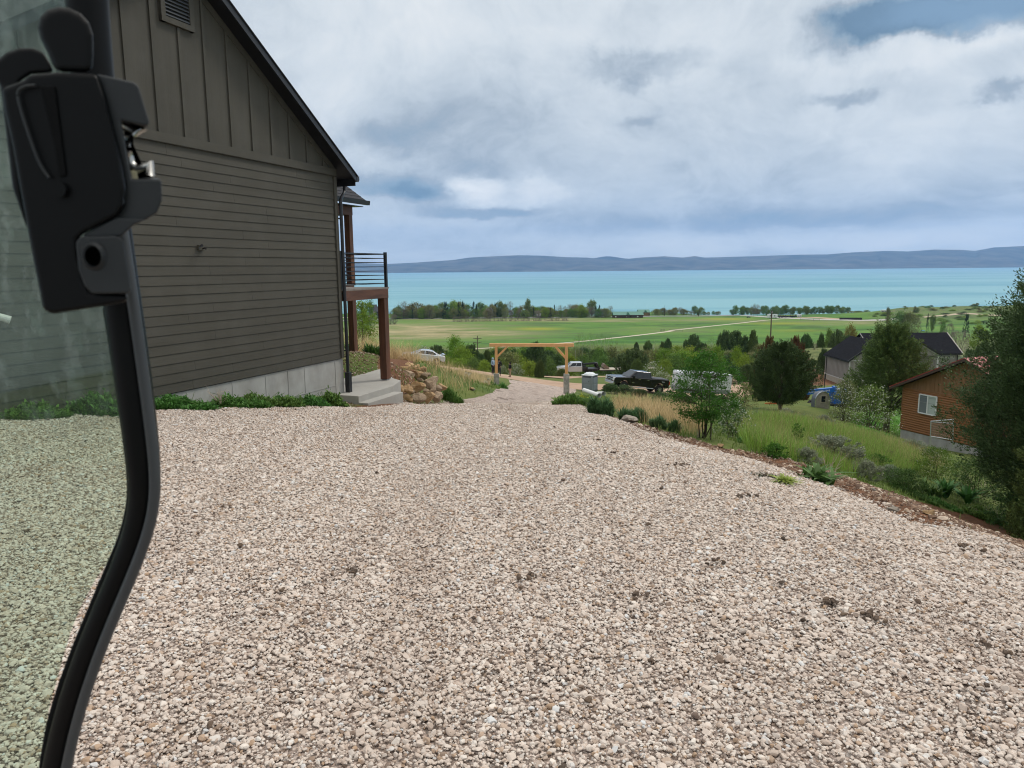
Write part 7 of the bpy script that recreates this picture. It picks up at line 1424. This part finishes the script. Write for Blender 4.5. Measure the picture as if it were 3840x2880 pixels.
weed('tall leafy lupine clump at the gravel edge right of the weed mat', 2252, 1560, 95, 78, 903, WG2, 1800, .03, .22); weed('lupine clump behind the pale rounded rock', 2372, 1582, 105, 60, 904, WG2, 2000, .024, .17); weed('lupine clump right of the pale rounded rock', 2468, 1607, 62, 48, 905, WG2, 1200, .02, .14); weed('small lupine clump left of the young tree stems', 2528, 1620, 46, 50, 906, WG2, 900, .02, .13)
weed('bright green weeds at the right end of the rock pile', 1692, 1506, 92, 52, 907, WG1, 3500, .022, .14); weed('green weeds around the utility box', 1795, 1478, 100, 34, 908, WG1, 2200, .04, .22, Y=49); weed('leafy green weeds at the left arch pier', 1860, 1478, 90, 42, 909, WG1, 2400, .045, .28, Y=54); weed('dark green leafy clump under the inner balcony post', 1402, 1345, 60, 46, 910, WG3, 700, .07, .4, Y=27)
weed('dark green strappy clump behind the corner balcony post', 1320, 1330, 40, 40, 930, WG3, 300, .06, .35, Y=29)
def big_leaf(label, cx, yb, wpx, seed, n, L, W, mt=WG3, lean=1.2):
    g_ = GP(cx, yb); o = thing('broad_leaf_plant', label, 'plant', g_); r = rng(seed); w_ = wpx / F * g_[1]; mb = MB(); k = 6
    for j in range(k): bx = r.uniform(-.3, .3) * w_; by = r.normal(0, .1); blades(mb, r, np.array([bx, by, h(g_[0] + bx, g_[1] + by) - g_[2] + .02]), n // k, L, W, lean, 7, .03)
    mb.build('leaves', mt, o, smooth=True)
big_leaf('broad dark leaves sprawling over the gravel edge in the middle of the soil verge', 3060, 1812, 150, 911, 54, .24, .06, lean=1.5); big_leaf('large-leaved plant at the lower right among dead white branches', 3590, 1885, 220, 912, 110, .50, .10, lean=.8); big_leaf('broad-leaved plant left of the large one at the lower right', 3490, 1862, 140, 913, 60, .40, .08, lean=.8)
weed('ragged green weeds along the rim of the soil verge left of the broad dark leaves', 2850, 1684, 170, 40, 922, WG1, 2600, .022, .09); weed('low green ground cover along the upper rim of the soil verge', 3425, 1858, 190, 30, 914, WG1, 3000, .022, .07); weed('leafy ground cover at the far right end of the soil verge', 3720, 1952, 220, 50, 921, WG1, 4500, .03, .09); weed('green ground cover under the large-leaved plant', 3545, 1900, 130, 26, 915, WG1, 2000, .02, .06); weed('pale yellow-green uprooted weed on the gravel', 2945, 1825, 40, 26, 916, leafmat('pale_weed', (0.33, 0.374, 0.088), .3, .05, .3), 120, .03, .12, lean=1.4); weed('dark wilted weed debris on the gravel', 2870, 1800, 120, 12, 917, leafmat('wilted', (0.045, 0.0525, 0.0225), .4, .05, .1), 500, .02, .07, lean=1.8)
# weeds along the foundation
for i, (cx, yb, w_, hh, lab) in enumerate([(680, 1535, 190, 52, 'green weeds at the foundation left of the dead branches'), (905, 1533, 150, 52, 'green weeds at the foundation under the blue pipe'), (1020, 1530, 170, 62, 'thick green weeds at the foundation right of the blue pipe'), (1130, 1528, 150, 55, 'green weeds along the middle of the foundation'), (1225, 1526, 110, 68, 'tallest green weeds at the foundation near the downspout'), (120, 1572, 190, 62, 'green weeds at the foundation seen through the lower left of the glass'), (385, 1560, 180, 100, 'leafy weeds at the foundation seen through the glass beside the frame'), (590, 1540, 60, 40, 'small green weeds right of the cab door frame')]):
    weed(lab, cx, yb - 2, w_ * 1.45, hh, 920 + i, WG1, 3800 if w_ > 100 else 1100, .036, .085, lean=1.0)
def dead(label, cx, yb, wpx, hpx, seed, n=9, Y=None, rad=.008, mt=DEAD):
    g_ = GP(cx, yb) if Y is None else P(cx, yb, Y); Y = g_[1]; w_, hh = wpx / F * Y, hpx / F * Y; o = thing('dead_branches', label, 'branches', g_); r = rng(seed); b = MB()
    for k in range(n):
        e = np.array([r.uniform(-.5, .5) * w_, r.uniform(-.3, .3) * w_, hh * r.uniform(.5, 1)]); pts = limb(b, r, (r.normal(0, .05 * w_), r.normal(0, .04 * w_), -.02), e, rad, rad * .35, 7, .12, 5)
        for q in (2, 3, 4, 5): limb(b, r, pts[q], pts[q] + (e * [1, 1, .7]) * r.uniform(.25, .5) + r.normal(size=3) * .12 * w_, rad * .5, rad * .2, 4, .1, 4)
    b.build('twigs', mt, o)
dead('bare white branches at the foundation beside the blue pipe', 830, 1530, 120, 72, 931, 7, rad=.008); dead('curved bleached stalks above the broad dark leaves', 3110, 1790, 90, 100, 932, 5, rad=.006); dead('spray of bleached branches right of the large-leaved plant', 3680, 1870, 200, 120, 933, 12, rad=.006); dead('bleached branches lying at the right end of the soil verge', 3740, 1965, 170, 60, 934, 10, rad=.006)
dead('pale bare bush in the dry grass left of the utility box', 1708, 1460, 80, 60, 935, 10, Y=38, rad=.014); dead('small pale bare bush left of the left arch pier', 1830, 1440, 40, 36, 936, 7, Y=52, rad=.014); dead('pale bare twigs beside the yard sign', 1765, 1462, 50, 36, 937, 7, Y=42, rad=.012); dead('curled dead white branch at the foot of the young tree', 2615, 1640, 40, 42, 938, 4, rad=.006)
# ---- grasses nobody could count
def grass(name, label, polys, n, L, W, mt, seed, lean=.5, segs=2, ymax=80, edge=True):
    r = rng(seed); mb = MB()
    for poly, frac, Ls in polys:
        poly = [GP(x, y)[:2] if not isinstance(x, tuple) else x[0] for x, y in poly]; pa = np.array(poly); m = int(n * frac)
        x = r.uniform(pa[:, 0].min(), pa[:, 0].max(), m * 3); y = r.uniform(pa[:, 1].min(), pa[:, 1].max(), m * 3); k = pip(x, y, poly); x, y = x[k][:m], y[k][:m]
        if edge:
            k = ~pip(x, y, OUT) & (~pip(x, y, SOILP) | (r.uniform(0, 1, len(x)) < .006)); x, y = x[k], y[k]
        clump = .6 + .8 * (.5 + .5 * np.sin(x * 2.3 + 1.7 * np.sin(y * 1.1))) ; blades(mb, r, np.stack([x, y, H(x, y) - .01], -1), len(x), L * Ls * np.mean(clump), W, lean, segs)
    o = mb.build(name, mt); tag(o, label, kind='stuff'); return o
GT = leafmat('tall_grass', (.20, .32, .055), .4, 0, .35); GT2 = leafmat('short_grass', (0.15, 0.22, 0.05), .45, 0, .3); GY = leafmat('straw_grass', (0.374, 0.319, 0.143), .35, 0, .25)
slope = [(2860, 1572), (3000, 1590), (3130, 1612), (3260, 1640), (3400, 1690), (3480, 1745), (3400, 1790), (3200, 1790), (3050, 1740), (2880, 1730), (2800, 1690), (2760, 1640), (2800, 1580)]
grass('tall_grass', 'tall fresh green grass on the slope', [(slope, 1, 1)], 42000, .42, .011, GT, 951, .55, 3)
grass('seeding_grass', 'straw-coloured seed stalks among the green grass', [(slope, .75, 1.15), ([(3250, 1640), (3480, 1700), (3560, 1760), (3400, 1760)], .25, 1)], 8000, .52, .006, GY, 952, .45, 3)
wide = [(2080, 1500), (2180, 1478), (2420, 1500), (2800, 1540), (3000, 1560), (3300, 1625), (3600, 1720), (3840, 1800), (3840, 2080), (3560, 1960), (3200, 1860), (2850, 1740), (2500, 1630), (2300, 1570)]
grass('short_grass', 'short green grass and weeds covering the ground right of the drive', [(wide, 1, 1)], 60000, .15, .014, GT2, 953, .8, 2)
left = [(1500, 1470), (1460, 1400), (1560, 1360), (1700, 1390), (1860, 1425), (1900, 1445), (1870, 1475), (1760, 1490), (1700, 1500), (1640, 1500), (1560, 1470)]
grass('short_grass', 'green grass on the bank between the boulders and the arch', [(left, 1, 1)], 9000, .18, .02, GT2, 954, .7, 2)
dry1 = [(2290, 1520), (2420, 1525), (2560, 1545), (2640, 1570), (2640, 1640), (2540, 1625), (2420, 1590), (2330, 1575)]
grass('dry_grass', 'tall dry straw-coloured stalks right of the drive', [(dry1, 1, 1)], 4600, .46, .008, DRY, 955, .5, 4)
grass('dry_grass', 'dry pale grass on the bank behind the boulders', [([(1590, 1425), (1600, 1370), (1720, 1390), (1850, 1420), (1840, 1450), (1760, 1478), (1680, 1475)], .7, 1), ([(1545, 1345), (1640, 1360), (1640, 1400), (1560, 1380)], .3, 1)], 6500, .75, .011, DRY, 956, .75, 4)
def world_grass(name, label, x0, x1, y0, y1, n, L, W, mt, seed, lean):
    r = rng(seed); x = r.uniform(x0, x1, n); y = r.uniform(y0, y1, n); k = ~pip(x, y, OUT); x, y = x[k], y[k]; mb = MB(); blades(mb, r, np.stack([x, y, H(x, y) - .01], -1), len(x), L, W, lean, 4); tag(mb.build(name, mt), label, kind='stuff')
a, c = P(1290, 0, 36), P(1560, 0, 36); world_grass('dry_grass', 'tall dry grass beyond the balcony posts', a[0], c[0], 32, 40, 3600, 1.15, .012, DRY, 957, .7)
grass('lawn_grass', 'short bright lawn beside the brown cabin', [([(3190, 1560), (3280, 1545), (3420, 1600), (3420, 1655), (3300, 1640), (3220, 1620)], 1, 1)], 16000, .16, .03, leafmat('lawn_blades', (0.09, 0.255, 0.03), .3, 0, .3), 958, .6, 2)
# ------------------------------------------------------------------ loose gravel stones
def stone_mesh(seed, flat=.7, sub=2):
    r = rng(seed); bm = bmesh.new(); bmesh.ops.create_icosphere(bm, subdivisions=sub, radius=.5)
    pl = [(r.normal(size=3), r.uniform(.24, .40)) for _ in range(9)]
    for v in bm.verts:
        p = np.array(v.co)
        for nrm, d in pl:
            n = nrm / np.linalg.norm(nrm); k = p @ n
            if k > d: p = p - n * (k - d)
        p *= (1.25, 1.0, flat); v.co = p
    me = bpy.data.meshes.new('stone'); bm.to_mesh(me); bm.free(); return me
def stone_mat(name, stops, rough=.85):
    m = bpy.data.materials.new(name); m.use_nodes = True; nt = m.node_tree; nt.nodes.clear(); g = NG(nt)
    rd = g.n('ShaderNodeObjectInfo').outputs['Random']
    tc = g.n('ShaderNodeNewGeometry').outputs['Position']; n = g.noise(tc, 70, 4, .6).outputs[0]; n0 = g.noise(g.mapping(tc, sc=(1.5, .14, 1)), .8, 5, .6).outputs[0]
    c = g.ramp(rd, *stops)
    c = g.mix(g.m('MULTIPLY', g.ramp(n, (.35, 0.0), (.7, 1.0)), .22), c, (.36, .29, .24))
    c = g.mix(g.m('MULTIPLY', g.ramp(n0, (.48, 0.0), (.66, 1.0)), .25), c, (.27, .19, .14))
    p = g.n('ShaderNodeBsdfPrincipled', {'Base Color': c, 'Roughness': rough}); p.inputs['Specular IOR Level'].default_value = .25
    g.n('ShaderNodeOutputMaterial', [p.outputs[0]]); return m
def scatter(name, pts, size, protos, seed, tilt=.9, label=None):
    """point cloud of stones turned into geometry by a node group (uncountable loose stones)"""
    r = rng(seed); n = len(pts)
    me = bpy.data.meshes.new(name); me.vertices.add(n); me.vertices.foreach_set('co', pts.astype(np.float32).ravel())
    a = me.attributes.new('sz', 'FLOAT', 'POINT'); a.data.foreach_set('value', size.astype(np.float32))
    rot = np.c_[r.normal(0, tilt * .35, n), r.normal(0, tilt * .35, n), r.uniform(0, 6.28, n)].astype(np.float32)
    a = me.attributes.new('rt', 'FLOAT_VECTOR', 'POINT'); a.data.foreach_set('vector', rot.ravel())
    a = me.attributes.new('ix', 'INT', 'POINT'); a.data.foreach_set('value', r.integers(0, len(protos), n).astype(np.int32))
    o = bpy.data.objects.new(name, me); COL.objects.link(o)
    ng = bpy.data.node_groups.new(name, 'GeometryNodeTree'); ng.interface.new_socket('Geometry', in_out='INPUT', socket_type='NodeSocketGeometry'); ng.interface.new_socket('Geometry', in_out='OUTPUT', socket_type='NodeSocketGeometry')
    N = ng.nodes; L = ng.links; gi = N.new('NodeGroupInput'); go_ = N.new('NodeGroupOutput'); ip = N.new('GeometryNodeInstanceOnPoints')
    m2p = N.new('GeometryNodeMeshToPoints'); L.new(gi.outputs[0], m2p.inputs['Mesh']); L.new(m2p.outputs[0], ip.inputs['Points'])
    gj = N.new('GeometryNodeGeometryToInstance')
    for pm in reversed(protos):
        oi = N.new('GeometryNodeObjectInfo'); oi.inputs['Object'].default_value = pm; oi.transform_space = 'ORIGINAL'; L.new(oi.outputs['Geometry'], gj.inputs[0])
    L.new(gj.outputs[0], ip.inputs['Instance']); ip.inputs['Pick Instance'].default_value = True
    def attr(nm, t):
        q = N.new('GeometryNodeInputNamedAttribute'); q.data_type = t; q.inputs['Name'].default_value = nm; return q.outputs[0]
    L.new(attr('ix', 'INT'), ip.inputs['Instance Index']); L.new(attr('sz', 'FLOAT'), ip.inputs['Scale'])
    L.new(attr('rt', 'FLOAT_VECTOR'), ip.inputs['Rotation']); L.new(ip.outputs[0], go_.inputs[0])
    md = o.modifiers.new('stones', 'NODES'); md.node_group = ng
    return tag(o, label, kind='stuff')
def protos(prefix, n, mt, flat=.7, sub=2):
    out = []
    for i in range(n):
        me_ = stone_mesh(100 + i, flat, sub); me_.materials.append(mt); out.append(bpy.data.objects.new(prefix, me_))
    return out
GM = stone_mat('gravel_stone', [(0, (.14, .10, .08)), (.015, (.26, .19, .14)), (.04, (.42, .29, .19)), (.12, (.47, .38, .315)), (.35, (.60, .51, .44)), (.6, (.66, .58, .51)), (.8, (.58, .52, .465)), (.93, (.74, .68, .61)), (.99, (.62, .63, .63))])
def gravel():
    r = rng(11)
    n = int(2700000 * GRAVEL)
    Y = np.sqrt(r.uniform(1.8 ** 2, 26 ** 2, n)) ; Xr = r.uniform(-1, 1, n) * (Y * .78 + 1.2); 
    keep = r.uniform(0, 1, n) < np.where(Y < 7, 1.0, np.clip(1 - (Y - 7) / 10, .16, 1)); Y = Y[keep]; Xr = Xr[keep]
    d = seg_dist(Xr, Y, OUT) * np.where(pip(Xr, Y, OUT), 1, -1)
    k = (d > -.05) | ((d > -.4) & (r.uniform(0, 1, len(d)) < .10)); Xr, Y, d = Xr[k], Y[k], d[k]
    sz = np.clip(r.lognormal(math.log(.0172), .44, len(Y)), .009, .06)
    z = H(Xr, Y) + .034 + r.uniform(0, .014, len(Y)) + .03 * np.clip(d * 3, -1, 0)
    scatter('gravel', np.stack([Xr, Y, z], -1), sz, protos('gravel_stone', 8, GM), 12)
GRAVEL = 1.0
gravel()
SM = stone_mat('soil_stone', [(0, (.08, .042, .025)), (.5, (.15, .085, .05)), (.68, (.22, .135, .085)), (.8, (.42, .31, .22)), (1, (.58, .50, .41))])
def rubble():
    r = rng(21); er = [p[:2] for p in edgeR]
    n = 110000; Y = r.uniform(4, 24, n); X = r.uniform(.5, 9, n); X += 0
    d = seg_dist(X, Y, SOILP); k = pip(X, Y, SOILP) | (d < .18); X, Y = X[k], Y[k]
    sz = np.clip(r.lognormal(math.log(.022), .6, len(Y)), .008, .13)
    P1 = np.stack([X, Y, H(X, Y) + .004], -1)
    # mulch bank behind boulders and dirt by the wall
    n = 5000; u = r.uniform(2.3, 6.5, n); v_ = r.uniform(-1.4, 3.2, n)
    W_ = np.array([HW(a, b_, 0) for a, b_ in zip(u, v_)]); k = ~pip(W_[:, 0], W_[:, 1], OUT); W_ = W_[k]; W_[:, 2] = H(W_[:, 0], W_[:, 1]) + .01
    u = r.uniform(-9, 2.2, 5000); v_ = -r.uniform(.05, .75, 5000); W2 = np.array([HW(a, b_, 0) for a, b_ in zip(u, v_)]); W2[:, 2] = H(W2[:, 0], W2[:, 1]) + .01
    A = np.concatenate([P1, W_, W2]); sz = np.concatenate([sz, np.clip(r.lognormal(math.log(.03), .5, len(W_)), .01, .1), np.clip(r.lognormal(math.log(.02), .5, len(W2)), .01, .1)])
    scatter('soil_rubble', A, sz, protos('soil_stone', 5, SM, .75, 1), 22)
rubble()

def clods():
    r = rng(31); C_ = [GP(x, y) for x, y in ((1975, 2185), (2960, 1745), (3640, 2090), (3680, 2450), (2700, 2140), (2310, 1715), (2540, 1760), (3130, 2290), (2230, 1665), (1320, 2165), (2860, 1800), (2800, 1880), (3250, 2340), (3600, 2070), (1830, 2560), (3810, 2480), (850, 1930), (2400, 2270))]
    A = []; 
    for c in C_:
        m = int(r.integers(7, 20)); q = .35 + c[1] / 18; A.append(np.c_[c[0] + r.normal(0, .09 * q, m), c[1] + r.normal(0, .06 * q, m)])
    m = 260; yy = r.uniform(3, 22, m); A.append(np.c_[r.uniform(-.7, .7, m) * yy, yy]); A = np.concatenate(A); k = pip(A[:, 0], A[:, 1], OUT); A = A[k]
    CM_ = stone_mat('clod', [(0, (.035, .025, .018)), (.6, (.075, .052, .038)), (1, (.13, .09, .06))], 1)
    scatter('dirt_clods', np.c_[A, H(A[:, 0], A[:, 1]) + .062], np.clip(r.lognormal(math.log(.023), .55, len(A)), .010, .05), protos('dirt_clod', 4, CM_, .7, 2), 32)
clods()
